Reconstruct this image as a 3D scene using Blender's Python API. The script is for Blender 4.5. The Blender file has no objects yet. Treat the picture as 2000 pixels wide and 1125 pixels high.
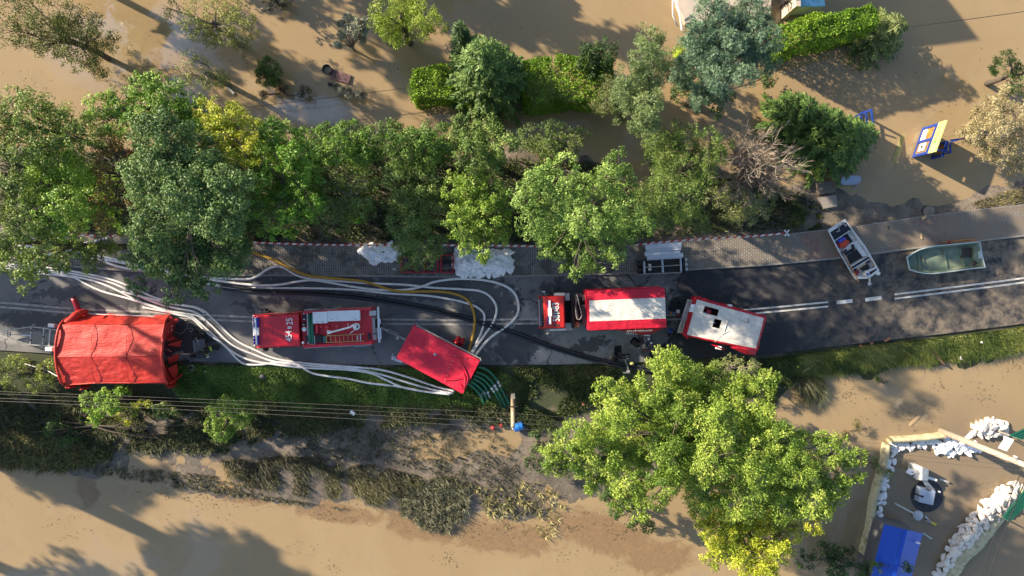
import bpy, bmesh, math, random
import numpy as np
from mathutils import Vector, Matrix, noise as mnoise

SC = bpy.context.scene
COL = SC.collection
rnd = random.Random(7)
rng = np.random.default_rng(7)

# ------------------------------------------------------------------ camera, sky, sun, exposure
CAM_H = 50.0
TILT = math.radians(-2.5)
FPX = 1350.0                      # focal length measured in pixels of the 2000 px wide photograph
cam = bpy.data.cameras.new('camera')
cam.sensor_width = 36.0
cam.lens = 36.0 * FPX / 2000.0
cam.clip_end = 1500.0
cam_o = bpy.data.objects.new('camera', cam)
cam_o.location = (0, 0, CAM_H)
cam_o.rotation_euler = (TILT, 0, 0)
COL.objects.link(cam_o)
SC.camera = cam_o

SUN_EL = math.radians(24.0)
SUN_AZ = math.atan2(-0.885, 0.465)          # compass angle of the sun seen from above (0 = +Y)
world = bpy.data.worlds.new('World')
SC.world = world
world.use_nodes = True
wn = world.node_tree
sky = wn.nodes.new('ShaderNodeTexSky')
sky.sky_type = 'NISHITA'
sky.sun_disc = False
sky.sun_elevation = SUN_EL
sky.sun_rotation = SUN_AZ
sky.air_density = 1.0
sky.dust_density = 1.0
sky.ozone_density = 1.0
bg = wn.nodes['Background']
bg.inputs['Strength'].default_value = 0.1
wn.links.new(sky.outputs[0], bg.inputs['Color'])

sun = bpy.data.lights.new('sun', 'SUN')
sun.energy = 4.9
sun.angle = math.radians(0.8)
sun.color = (1.0, 0.85, 0.65)
sun_o = bpy.data.objects.new('sun', sun)
to_sun = Vector((math.sin(SUN_AZ) * math.cos(SUN_EL), math.cos(SUN_AZ) * math.cos(SUN_EL), math.sin(SUN_EL)))
sun_o.rotation_euler = to_sun.to_track_quat('Z', 'Y').to_euler()
sun_o.location = (-60, 40, 60)
COL.objects.link(sun_o)

SC.view_settings.view_transform = 'Standard'
SC.view_settings.look = 'None'
SC.view_settings.exposure = 1.2
SC.view_settings.gamma = 1.0
SC.view_settings.use_curve_mapping = False

# ------------------------------------------------------------------ measuring: photograph pixel -> place on a level z
_ca, _sa = math.cos(TILT), math.sin(TILT)
def P(px, py, z=0.0):
    dx, dy, dz = (px - 1000.0) / FPX, (562.5 - py) / FPX, -1.0
    y = dy * _ca - dz * _sa
    zz = dy * _sa + dz * _ca
    t = (z - CAM_H) / zz
    return Vector((dx * t, y * t, z))
class Fr:
    """a window of the photograph, enlarged s times, with its corner at x0, y0"""
    def __init__(s, x0, y0, sc): s.x0, s.y0, s.s = x0, y0, sc
    def __call__(s, zx, zy, z=0.0): return P(s.x0 + zx / s.s, s.y0 + zy / s.s, z)
FULL = Fr(0, 0, 1.0)
def quad(F, x0, y0, x1, y1, sl=0.0, z=0.0):
    """corners of a rectangle turned by slope sl, measured in window F"""
    xm, ym = (x0 + x1) / 2, (y0 + y1) / 2
    out = []
    for sx, sy in ((-1, -1), (1, -1), (1, 1), (-1, 1)):
        dx, dy = sx * (x1 - x0) / 2, sy * (y1 - y0) / 2
        out.append(F(xm + dx - sl * dy, ym + dy + sl * dx, z))
    return out

# ------------------------------------------------------------------ materials
MATS = {}
def mat(name, col, rough=0.6, metal=0.0, var=0.12, scale=4.0, bump=0.0, bscale=20.0, dirt=None, dirt_amt=0.3, coat=0.0, stretch=None):
    if name in MATS: return MATS[name]
    m = bpy.data.materials.new(name); MATS[name] = m
    m.use_nodes = True
    nt = m.node_tree; N = nt.nodes; L = nt.links
    b = N['Principled BSDF']
    tc = N.new('ShaderNodeTexCoord')
    nz = N.new('ShaderNodeTexNoise'); nz.inputs['Scale'].default_value = scale; nz.inputs['Detail'].default_value = 6
    L.new(tc.outputs['Object'], nz.inputs['Vector'])
    cr = N.new('ShaderNodeMapRange')
    cr.inputs[1].default_value = 0.3; cr.inputs[2].default_value = 0.7
    cr.inputs[3].default_value = 1 - var; cr.inputs[4].default_value = 1 + var
    L.new(nz.outputs[0], cr.inputs[0])
    vm = N.new('ShaderNodeVectorMath'); vm.operation = 'SCALE'
    vm.inputs[0].default_value = col[:3]
    L.new(cr.outputs[0], vm.inputs['Scale'])
    outc = vm.outputs[0]
    if dirt:
        n2 = N.new('ShaderNodeTexNoise'); n2.inputs['Scale'].default_value = scale * 0.6; n2.inputs['Detail'].default_value = 8
        n2.inputs['Roughness'].default_value = 0.7
        L.new(tc.outputs['Object'], n2.inputs['Vector'])
        r2 = N.new('ShaderNodeMapRange'); r2.inputs[1].default_value = 0.48; r2.inputs[2].default_value = 0.75
        r2.inputs[3].default_value = 0; r2.inputs[4].default_value = dirt_amt * 2.2
        L.new(n2.outputs[0], r2.inputs[0])
        mx = N.new('ShaderNodeMix'); mx.data_type = 'RGBA'
        L.new(r2.outputs[0], mx.inputs[0]); L.new(outc, mx.inputs[6]); mx.inputs[7].default_value = (*dirt, 1)
        outc = mx.outputs[2]
    L.new(outc, b.inputs['Base Color'])
    b.inputs['Roughness'].default_value = rough
    b.inputs['Metallic'].default_value = metal
    if coat: b.inputs['Coat Weight'].default_value = coat; b.inputs['Coat Roughness'].default_value = 0.1
    if bump:
        n3 = N.new('ShaderNodeTexNoise'); n3.inputs['Scale'].default_value = bscale; n3.inputs['Detail'].default_value = 5
        if stretch:
            mp = N.new('ShaderNodeMapping'); mp.inputs['Scale'].default_value = stretch[0]; mp.inputs['Rotation'].default_value = stretch[1]
            L.new(tc.outputs['Object'], mp.inputs['Vector']); L.new(mp.outputs[0], n3.inputs['Vector'])
        else:
            L.new(tc.outputs['Object'], n3.inputs['Vector'])
        bp = N.new('ShaderNodeBump'); bp.inputs['Strength'].default_value = bump; bp.inputs['Distance'].default_value = 0.05
        L.new(n3.outputs[0], bp.inputs['Height']); L.new(bp.outputs[0], b.inputs['Normal'])
    return m

# ------------------------------------------------------------------ objects
def tag(o, label=None, cat=None, group=None, kind=None):
    if label: o['label'] = label
    if cat: o['category'] = cat
    if group: o['group'] = group
    if kind: o['kind'] = kind
    return o
def thing(name, label, cat, loc, group=None):
    o = bpy.data.objects.new(name, None)
    o.empty_display_size = 0.3
    COL.objects.link(o); o.location = loc
    return tag(o, label, cat, group)
class MB:
    def __init__(s): s.v, s.f, s.mi, s.m = [], [], [], 0
    def add(s, vs, fs, mi=None):
        n = len(s.v); s.v += [Vector(v) for v in vs]
        s.f += [tuple(i + n for i in f) for f in fs]; s.mi += [s.m if mi is None else mi] * len(fs)
        return s
    def prism(s, top, z0, mi=None, bottom=None):
        n = len(top)
        bot = bottom or [Vector((p.x, p.y, z0)) for p in top]
        a = sum((top[i].x * top[(i + 1) % n].y - top[(i + 1) % n].x * top[i].y) for i in range(n))
        fs = [tuple(range(n)), tuple(range(2 * n - 1, n - 1, -1))]
        for i in range(n):
            j = (i + 1) % n
            fs.append((i, n + i, n + j, j))
        if a < 0: fs = [tuple(reversed(f)) for f in fs]
        return s.add(list(top) + list(bot), fs, mi)
    def bar(s, a, b, w, h=None, mi=None):
        a, b = Vector(a), Vector(b); h = h or w
        d = (b - a).normalized()
        up = Vector((0, 0, 1)) if abs(d.z) < 0.9 else Vector((0, 1, 0))
        x = d.cross(up).normalized(); y = x.cross(d).normalized()
        vs = []
        for p in (a, b):
            for sx, sy in ((-1, -1), (1, -1), (1, 1), (-1, 1)): vs.append(p + x * (sx * w / 2) + y * (sy * h / 2))
        return s.add(vs, [(0, 1, 2, 3), (7, 6, 5, 4), (0, 4, 5, 1), (1, 5, 6, 2), (2, 6, 7, 3), (3, 7, 4, 0)], mi)
    def tube(s, pts, r, n=8, mi=None, caps=True):
        pts = [Vector(p) for p in pts]; m = len(pts)
        rs = r if isinstance(r, (list, tuple)) else [r] * m
        vs, fs = [], []
        for i, p in enumerate(pts):
            d = (pts[min(i + 1, m - 1)] - pts[max(i - 1, 0)])
            d = d.normalized() if d.length > 1e-9 else Vector((0, 0, 1))
            up = Vector((0, 0, 1)) if abs(d.z) < 0.9 else Vector((0, 1, 0))
            x = d.cross(up).normalized(); y = x.cross(d).normalized()
            for k in range(n):
                a = 2 * math.pi * k / n
                vs.append(p + (x * math.cos(a) + y * math.sin(a)) * rs[i])
        for i in range(m - 1):
            for k in range(n):
                k2 = (k + 1) % n
                fs.append((i * n + k, i * n + k2, (i + 1) * n + k2, (i + 1) * n + k))
        if caps:
            fs.append(tuple(range(n - 1, -1, -1))); fs.append(tuple((m - 1) * n + k for k in range(n)))
        return s.add(vs, fs, mi)
    def lathe(s, c, prof, n=20, mi=None, axis='z'):
        """prof: (radius, height) pairs from bottom to top round a vertical axis at c"""
        vs, fs = [], []
        for r, h in prof:
            for k in range(n):
                a = 2 * math.pi * k / n
                if axis == 'z': vs.append(Vector((c[0] + r * math.cos(a), c[1] + r * math.sin(a), c[2] + h)))
                else:
                    ax = Vector(axis).normalized(); up = Vector((0, 0, 1)) if abs(ax.z) < .9 else Vector((0, 1, 0))
                    x = ax.cross(up).normalized(); y = ax.cross(x).normalized()
                    vs.append(Vector(c) + ax * h + x * (r * math.cos(a)) + y * (r * math.sin(a)))
        for i in range(len(prof) - 1):
            for k in range(n):
                k2 = (k + 1) % n
                fs.append((i * n + k, i * n + k2, (i + 1) * n + k2, (i + 1) * n + k))
        if prof[0][0] > 1e-6: fs.append(tuple(range(n - 1, -1, -1)))
        if prof[-1][0] > 1e-6: fs.append(tuple((len(prof) - 1) * n + k for k in range(n)))
        return s.add(vs, fs, mi)
    def patch(s, c, nu, nv, amp=0.0, freq=1.5, sag=0.0, seed=0.0, mi=None, edge=True, aniso=(1, 1), ridge=False):
        """bilinear sheet between corners c = p00, p10, p11, p01 with wrinkles"""
        c = [Vector(p) for p in c]
        nrm = (c[1] - c[0]).cross(c[3] - c[0]).normalized()
        lu, lv = (c[1] - c[0]).length, (c[3] - c[0]).length
        vs, fs = [], []
        for j in range(nv + 1):
            for i in range(nu + 1):
                u, v = i / nu, j / nv
                p = c[0] * (1 - u) * (1 - v) + c[1] * u * (1 - v) + c[2] * u * v + c[3] * (1 - u) * v
                w = 1.0
                if edge: w = min(1, 6 * u * (1 - u), 6 * v * (1 - v)) ** 0.7 if 0 < u < 1 and 0 < v < 1 else 0.0
                q = Vector((u * lu * freq * aniso[0] + seed, v * lv * freq * aniso[1] + seed * 1.7, seed))
                n_ = mnoise.fractal(q, 0.9, 2.0, 4)
                if ridge: n_ = 0.7 - abs(n_) * 1.6
                p = p + nrm * (amp * n_ * w) - Vector((0, 0, 1)) * (sag * 4 * u * (1 - u) * 4 * v * (1 - v) / 4)
                vs.append(p)
        for j in range(nv):
            for i in range(nu):
                a = j * (nu + 1) + i
                fs.append((a, a + 1, a + nu + 2, a + nu + 1))
        return s.add(vs, fs, mi)
    def build(s, name, m, parent=None, bevel=0.0, smooth=False, solid=0.0):
        me = bpy.data.meshes.new(name)
        off = Vector(parent['_abs']) if parent is not None and '_abs' in parent else (parent.location.copy() if parent is not None else Vector((0, 0, 0)))
        me.from_pydata([v - off for v in s.v], [], s.f)
        for mm in (m if isinstance(m, (list, tuple)) else [m]): me.materials.append(mm)
        if isinstance(m, (list, tuple)): me.polygons.foreach_set('material_index', s.mi)
        if smooth: me.polygons.foreach_set('use_smooth', [True] * len(me.polygons))
        me.update()
        o = bpy.data.objects.new(name, me); COL.objects.link(o)
        if parent is not None:
            o.parent = parent
        if solid:
            md = o.modifiers.new('thick', 'SOLIDIFY'); md.thickness = solid; md.offset = -1
        if bevel:
            md = o.modifiers.new('bev', 'BEVEL'); md.width = bevel; md.segments = 2; md.limit_method = 'ANGLE'
        return o
def sub(mb, name, m, part, **k):
    """a sub-part: part objects sit at their thing's origin, so the offset is the thing's location"""
    root = part
    while root.parent is not None: root = root.parent
    o = mb.build(name, m, root, **k)
    o.parent = part
    return o
def single(mb, name, m, label, cat, loc, group=None, kind=None, **k):
    """a thing that is one mesh, its origin at loc"""
    loc = Vector(loc)
    mb.v = [v - loc for v in mb.v]
    o = mb.build(name, m, None, **k)
    o.location = loc
    return tag(o, label, cat, group, kind)
def smooth_line(pts, step=8):
    """Catmull-Rom through pts"""
    pts = [Vector(p) for p in pts]; out = []
    for i in range(len(pts) - 1):
        p0, p1, p2, p3 = pts[max(i - 1, 0)], pts[i], pts[i + 1], pts[min(i + 2, len(pts) - 1)]
        for k in range(step):
            t = k / step
            out.append(0.5 * ((2 * p1) + (p2 - p0) * t + (2 * p0 - 5 * p1 + 4 * p2 - p3) * t * t + (3 * p1 - p0 - 3 * p2 + p3) * t ** 3))
    out.append(pts[-1]); return out
def text_part(body, size, origin, xdir, ydir, m, parent, name='lettering', extrude=0.004, xscale=1.0, spacing=1.0, bold=0.0):
    cu = bpy.data.curves.new('lettering', 'FONT'); cu.body = body; cu.size = size; cu.extrude = extrude
    cu.align_x = 'CENTER'; cu.align_y = 'CENTER'; cu.space_character = spacing; cu.offset = bold
    to = bpy.data.objects.new('tmp', cu); COL.objects.link(to)
    dg = bpy.context.evaluated_depsgraph_get(); dg.update()
    me = bpy.data.meshes.new_from_object(to.evaluated_get(dg))
    bpy.data.objects.remove(to); bpy.data.curves.remove(cu)
    x, y = Vector(xdir).normalized(), Vector(ydir).normalized(); z = x.cross(y)
    M = Matrix(((x.x * xscale, y.x, z.x), (x.y * xscale, y.y, z.y), (x.z * xscale, y.z, z.z)))
    root = parent
    while root.parent is not None: root = root.parent
    off = Vector(origin) - root.location
    for v in me.vertices: v.co = M @ v.co + off
    me.materials.clear(); me.materials.append(m)
    o = bpy.data.objects.new(name, me); COL.objects.link(o); o.parent = parent
    return o
# ------------------------------------------------------------------ terrain, road, pavement, water
WATER_Z = -0.45
def line_xy(pts, z=0.0): return np.array([[P(a, b, z).x, P(a, b, z).y] for a, b in pts])
KERB = [(-700, 470), (-200, 495), (0, 512), (100, 519), (250, 530), (450, 539), (760, 541), (900, 543), (1050, 540), (1250, 535), (1350, 528), (1500, 519), (1645, 505), (1780, 487), (1920, 471), (2000, 462), (2200, 438), (2700, 375)]
PAVE = [(-700, 410), (-200, 432), (0, 447), (80, 455), (200, 464), (480, 475), (700, 480), (1050, 484), (1150, 483), (1250, 479), (1350, 471), (1540, 458), (1676, 443), (1800, 424), (1900, 412), (2000, 401), (2200, 376), (2700, 310)]
EDGE = [(-700, 650), (-200, 673), (0, 684), (150, 694), (350, 705), (600, 712), (900, 713), (1100, 712), (1240, 708), (1500, 692), (1700, 668), (1860, 650), (2000, 632), (2200, 604), (2700, 535)]
SHORE_UP = [(-700, 240), (-200, 260), (0, 285), (300, 295), (600, 285), (900, 285), (1150, 310), (1240, 390), (1262, 400), (1290, 330), (1400, 335), (1560, 365), (1640, 362), (1680, 372), (1700, 395), (1750, 414), (1830, 404), (1900, 384), (1960, 366), (2100, 330), (2700, 200)]
SHORE_LO = [(-700, 890), (-200, 900), (0, 905), (100, 915), (250, 935), (400, 962), (520, 975), (680, 995), (740, 985), (790, 1005), (850, 1030), (920, 1010), (1000, 1000), (1080, 1010), (1250, 985), (1400, 900), (1500, 800), (1560, 752), (1600, 735), (1700, 716), (1760, 712), (1850, 704), (2000, 686), (2200, 655), (2700, 590)]
KERB_W, PAVE_W, EDGE_W = line_xy(KERB), line_xy(PAVE), line_xy(EDGE)
SU_W, SL_W = line_xy(SHORE_UP), line_xy(SHORE_LO)
def yat(line, x): return np.interp(x, line[:, 0], line[:, 1])
def vnoise(x, y, s, seed=0):
    """smooth value noise on a grid, vectorised"""
    x, y = np.asarray(x) / s + seed * 17.3, np.asarray(y) / s + seed * 5.1
    xi, yi = np.floor(x).astype(int), np.floor(y).astype(int)
    fx, fy = x - xi, y - yi
    fx, fy = fx * fx * (3 - 2 * fx), fy * fy * (3 - 2 * fy)
    def h(a, b):
        n = (a * 374761393 + b * 668265263 + seed * 144665) & 0x7fffffff
        n = ((n ^ (n >> 13)) * 1274126177) & 0x7fffffff
        return ((n ^ (n >> 16)) & 0xffff) / 65535.0 - 0.5
    return (h(xi, yi) * (1 - fx) + h(xi + 1, yi) * fx) * (1 - fy) + (h(xi, yi + 1) * (1 - fx) + h(xi + 1, yi + 1) * fx) * fy
def fbm(x, y, s, seed=0): return vnoise(x, y, s, seed) + 0.5 * vnoise(x, y, s / 2.1, seed + 1) + 0.25 * vnoise(x, y, s / 4.3, seed + 2)
DIP = P(890, 868); DIP2 = P(330, 905); DIP3 = P(985, 850)
def ground_h(x, y):
    x, y = np.atleast_1d(np.asarray(x, float)), np.atleast_1d(np.asarray(y, float))
    up, lo = yat(PAVE_W, x), yat(EDGE_W, x)
    su, sl = yat(SU_W, x), yat(SL_W, x)
    inside = (y <= up) & (y >= lo)
    north = y > up
    dr = np.where(north, y - up, lo - y)
    ds = np.where(north, su - y, y - sl)
    t = np.clip(dr / np.maximum(dr + ds, 0.05), 0, 1)
    land = -0.10 - (0.33) * t
    h = np.where(ds > 0, land, WATER_Z + 0.02 + np.maximum(ds * 0.14, -1.3))
    n = fbm(x, y, 2.6, 3) * 0.16 + fbm(x, y, 0.7, 9) * 0.07
    h = h + n * np.clip(dr / 0.8, 0, 1)
    for d, ax, ay, a in ((DIP, 4.0, 1.7, 0.26), (DIP3, 1.6, 1.5, 0.16), (DIP2, 5.0, .9, 0.06)):
        h = h - a * np.exp(-((x - d.x) / ax) ** 2 - ((y - d.y) / ay) ** 2)
    return np.where(inside, -0.14, np.minimum(h, -0.02))
def surf(x, y):
    """height of what lies under foot: road, pavement or ground"""
    up, k, lo = yat(PAVE_W, x), yat(KERB_W, x), yat(EDGE_W, x)
    if lo <= y <= k: return 0.0
    if k < y <= up: return 0.12
    return max(float(ground_h(x, y)[0]), WATER_Z)

def ground_mask(x, y):
    """kinds of ground cover: grass, dry silt (a colour of the ground itself)"""
    lo = yat(EDGE_W, x); d = lo - y
    g = np.exp(-((d - 1.6) / 1.9) ** 2) * (d > -.3)
    g = g + fbm(x, y, 1.8, 21) * 0.5
    return np.clip(g * 1.2, 0, 1)
def make_ground():
    xs = np.concatenate([np.linspace(-400, -46, 14)[:-1], np.arange(-46, 46.01, 0.34), np.linspace(46, 400, 14)[1:]])
    ys = np.concatenate([np.linspace(-400, -30, 14)[:-1], np.arange(-30, 27.01, 0.34), np.linspace(27, 400, 14)[1:]])
    X, Y = np.meshgrid(xs, ys)
    Z = ground_h(X.ravel(), Y.ravel())
    far = (np.abs(X.ravel()) > 60) | (np.abs(Y.ravel()) > 60)
    nx, ny = len(xs), len(ys)
    co = np.stack([X.ravel(), Y.ravel(), Z], 1)
    idx = np.arange(nx * ny).reshape(ny, nx)
    fs = np.stack([idx[:-1, :-1].ravel(), idx[:-1, 1:].ravel(), idx[1:, 1:].ravel(), idx[1:, :-1].ravel()], 1)
    me = bpy.data.meshes.new('ground')
    me.from_pydata(co.tolist(), [], fs.tolist())
    at = me.attributes.new('cover', 'FLOAT', 'POINT')
    at.data.foreach_set('value', ground_mask(co[:, 0], co[:, 1]).astype(np.float32))
    me.polygons.foreach_set('use_smooth', [True] * len(me.polygons))
    me.materials.append(ground_mat())
    o = bpy.data.objects.new('ground', me); COL.objects.link(o)
    tag(o, 'muddy ground of verges and flooded gardens', 'ground', kind='structure')
    return o

def nodes_of(name):
    m = bpy.data.materials.new(name); m.use_nodes = True; MATS[name] = m
    return m, m.node_tree.nodes, m.node_tree.links, m.node_tree.nodes['Principled BSDF']
def n_noise(N, L, vec, scale, detail=6, rough=0.55, dist=0.0):
    n = N.new('ShaderNodeTexNoise'); n.inputs['Scale'].default_value = scale; n.inputs['Detail'].default_value = detail
    n.inputs['Roughness'].default_value = rough; n.inputs['Distortion'].default_value = dist
    L.new(vec, n.inputs['Vector']); return n.outputs[0]
def n_range(N, L, v, a, b, c=0.0, d=1.0, smooth=False):
    r = N.new('ShaderNodeMapRange'); r.inputs[1].default_value = a; r.inputs[2].default_value = b
    r.inputs[3].default_value = c; r.inputs[4].default_value = d
    if smooth: r.interpolation_type = 'SMOOTHSTEP'
    L.new(v, r.inputs[0]); return r.outputs[0]
def n_mix(N, L, f, a, b):
    m = N.new('ShaderNodeMix'); m.data_type = 'RGBA'
    L.new(f, m.inputs[0])
    for k, s in ((6, a), (7, b)):
        if isinstance(s, (tuple, list)): m.inputs[k].default_value = (*s, 1)
        else: L.new(s, m.inputs[k])
    return m.outputs[2]
def n_math(N, L, op, a, b=None, clamp=False):
    m = N.new('ShaderNodeMath'); m.operation = op; m.use_clamp = clamp
    for k, s in ((0, a), (1, b)):
        if s is None: continue
        if isinstance(s, (int, float)): m.inputs[k].default_value = s
        else: L.new(s, m.inputs[k])
    return m.outputs[0]
def n_bump(N, L, h, strength, dist=0.05):
    b = N.new('ShaderNodeBump'); b.inputs['Strength'].default_value = strength; b.inputs['Distance'].default_value = dist
    L.new(h, b.inputs['Height']); return b.outputs[0]
def n_blob(N, L, pos, c, rx, ry, rot=0.0):
    """1 at place c falling to 0 at the ellipse's rim: where a stain lies on the ground"""
    mp = N.new('ShaderNodeMapping'); mp.vector_type = 'TEXTURE'
    mp.inputs['Location'].default_value = (c[0], c[1], 0); mp.inputs['Rotation'].default_value = (0, 0, rot); mp.inputs['Scale'].default_value = (rx, ry, 1e6)
    L.new(pos, mp.inputs['Vector'])
    ln = N.new('ShaderNodeVectorMath'); ln.operation = 'LENGTH'; L.new(mp.outputs[0], ln.inputs[0])
    return n_range(N, L, ln.outputs['Value'], 0.0, 1.0, 1.0, 0.0)

def ground_mat():
    m, N, L, b = nodes_of('ground_soil')
    g = N.new('ShaderNodeNewGeometry').outputs['Position']
    a = N.new('ShaderNodeAttribute'); a.attribute_name = 'cover'
    n1 = n_noise(N, L, g, 0.9, 8, 0.65); n2 = n_noise(N, L, g, 6.0, 8, 0.7)
    mud = n_mix(N, L, n_range(N, L, n1, .35, .65), (0.10, 0.085, 0.068), (0.22, 0.18, 0.14))
    mud = n_mix(N, L, n_range(N, L, n2, .5, .68), mud, (0.06, 0.05, 0.04))
    grass = n_mix(N, L, n_range(N, L, n2, .35, .65), (0.03, 0.035, 0.018), (0.055, 0.07, 0.025))
    col = n_mix(N, L, n_range(N, L, a.outputs['Fac'], .25, .6), mud, grass)
    L.new(col, b.inputs['Base Color']); b.inputs['Roughness'].default_value = 0.85
    L.new(n_bump(N, L, n2, 0.6, 0.06), b.inputs['Normal'])
    return m

def road_mat():
    m, N, L, b = nodes_of('asphalt')
    g = N.new('ShaderNodeNewGeometry').outputs['Position']
    sx = N.new('ShaderNodeSeparateXYZ'); L.new(g, sx.inputs[0])
    x = sx.outputs[0]
    fine = n_noise(N, L, g, 9.0, 8, 0.75); mid = n_noise(N, L, g, 1.3, 8, 0.62, 0.6); big = n_noise(N, L, g, 0.32, 6, 0.6)
    dry = n_mix(N, L, n_range(N, L, fine, .3, .7), (0.088, 0.094, 0.105), (0.135, 0.14, 0.15))
    dry = n_mix(N, L, n_range(N, L, big, .38, .62), dry, (0.19, 0.185, 0.18))
    pale = None                       # paler patches of the dry asphalt
    for (px, py, rx, ry, rot) in ((1110, 690, 6.0, 1.5, .05), (1170, 640, 5.5, 2.6, 0), (1000, 610, 3.0, 1.6, 0), (1280, 580, 4.5, 1.6, 0), (540, 600, 2.5, .9, 0), (60, 660, 3.5, .8, 0), (960, 575, 3.5, 1.2, 0)):
        c = P(px, py); q = n_blob(N, L, g, (c.x, c.y), rx, ry, rot)
        pale = q if pale is None else n_math(N, L, 'MAXIMUM', pale, q)
    pale = n_math(N, L, 'ADD', pale, n_math(N, L, 'MULTIPLY', n_math(N, L, 'SUBTRACT', mid, 0.5), 1.6))
    dry = n_mix(N, L, n_math(N, L, 'MULTIPLY', n_range(N, L, pale, 0.25, 0.5), .8), dry, (0.31, 0.30, 0.285))
    # old asphalt ends about x = 11.5 m; beyond lies a newer, darker surface with dried silt on it
    edge = n_math(N, L, 'ADD', x, n_math(N, L, 'MULTIPLY', n_math(N, L, 'SUBTRACT', mid, 0.5), 5.0))
    new = n_range(N, L, edge, 11.2, 11.9)
    newc = n_mix(N, L, n_range(N, L, fine, .3, .7), (0.020, 0.022, 0.028), (0.034, 0.036, 0.043))
    dust = n_range(N, L, n_noise(N, L, g, 0.55, 8, 0.68, 0.8), .54, .72)
    newc = n_mix(N, L, n_math(N, L, 'MULTIPLY', dust, 0.75), newc, (0.21, 0.165, 0.12))
    d2 = n_math(N, L, 'MULTIPLY', n_range(N, L, x, 19.0, 31.0), n_range(N, L, n_noise(N, L, g, 1.1, 9, 0.7), .40, .60))
    newc = n_mix(N, L, n_math(N, L, 'MULTIPLY', d2, 0.85), newc, (0.23, 0.185, 0.135))
    col = n_mix(N, L, new, dry, newc)
    # wet patches with ragged rims, on the old surface: fed by leaking couplings
    blobs = None
    for (px, py, rx, ry, rot) in ((850, 560, 9, 1.5, -.05), (640, 552, 8, 1.1, 0), (960, 600, 3.2, 2.4, 0), (1130, 560, 4.0, 1.0, 0), (1010, 680, 2.6, 1.8, .3), (1150, 675, 2.4, .8, .35),
                                  (70, 625, 4.5, .9, 0), (250, 520, 8, 1.0, 0), (180, 580, 7, .9, -.1), (1030, 640, 1.6, .9, 0), (1400, 560, 3, 1.2, 0), (370, 655, 2.5, 2.0, 0), (560, 600, 5, 1.0, -.1)):
        c = P(px, py); q = n_blob(N, L, g, (c.x, c.y), rx, ry, rot)
        blobs = q if blobs is None else n_math(N, L, 'MAXIMUM', blobs, q)
    wet = n_math(N, L, 'ADD', blobs, n_math(N, L, 'MULTIPLY', n_math(N, L, 'SUBTRACT', n_noise(N, L, g, 1.6, 9, 0.68, 0.5), 0.5), 2.1))
    wet = n_range(N, L, wet, 0.30, 0.38)
    wet = n_math(N, L, 'MULTIPLY', wet, n_math(N, L, 'SUBTRACT', 1.0, new))
    col = n_mix(N, L, n_math(N, L, 'MULTIPLY', wet, 0.78), col, (0.028, 0.027, 0.030))
    # cracks sealed with bitumen
    v = N.new('ShaderNodeTexVoronoi'); v.feature = 'DISTANCE_TO_EDGE'; v.inputs['Scale'].default_value = 0.16
    off = N.new('ShaderNodeVectorMath'); off.operation = 'MULTIPLY_ADD'
    nv = N.new('ShaderNodeTexNoise'); nv.inputs['Scale'].default_value = 1.4; nv.inputs['Detail'].default_value = 6; L.new(g, nv.inputs['Vector'])
    L.new(nv.outputs['Color'], off.inputs[0]); off.inputs[1].default_value = (1.6, 1.6, 0); L.new(g, off.inputs[2])
    L.new(off.outputs[0], v.inputs['Vector'])
    crack = n_range(N, L, v.outputs['Distance'], 0.003, 0.009, 1.0, 0.0)
    crack = n_math(N, L, 'MULTIPLY', n_math(N, L, 'MULTIPLY', crack, n_range(N, L, big, .42, .5)), n_math(N, L, 'SUBTRACT', 1.0, new))
    col = n_mix(N, L, n_math(N, L, 'MULTIPLY', crack, 0.85), col, (0.02, 0.02, 0.02))
    # silt along the lower edge
    L.new(col, b.inputs['Base Color'])
    rg = n_range(N, L, wet, 0, 1, 0.85, 0.42); L.new(rg, b.inputs['Roughness'])
    L.new(n_bump(N, L, fine, 0.25, 0.02), b.inputs['Normal'])
    return m

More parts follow.
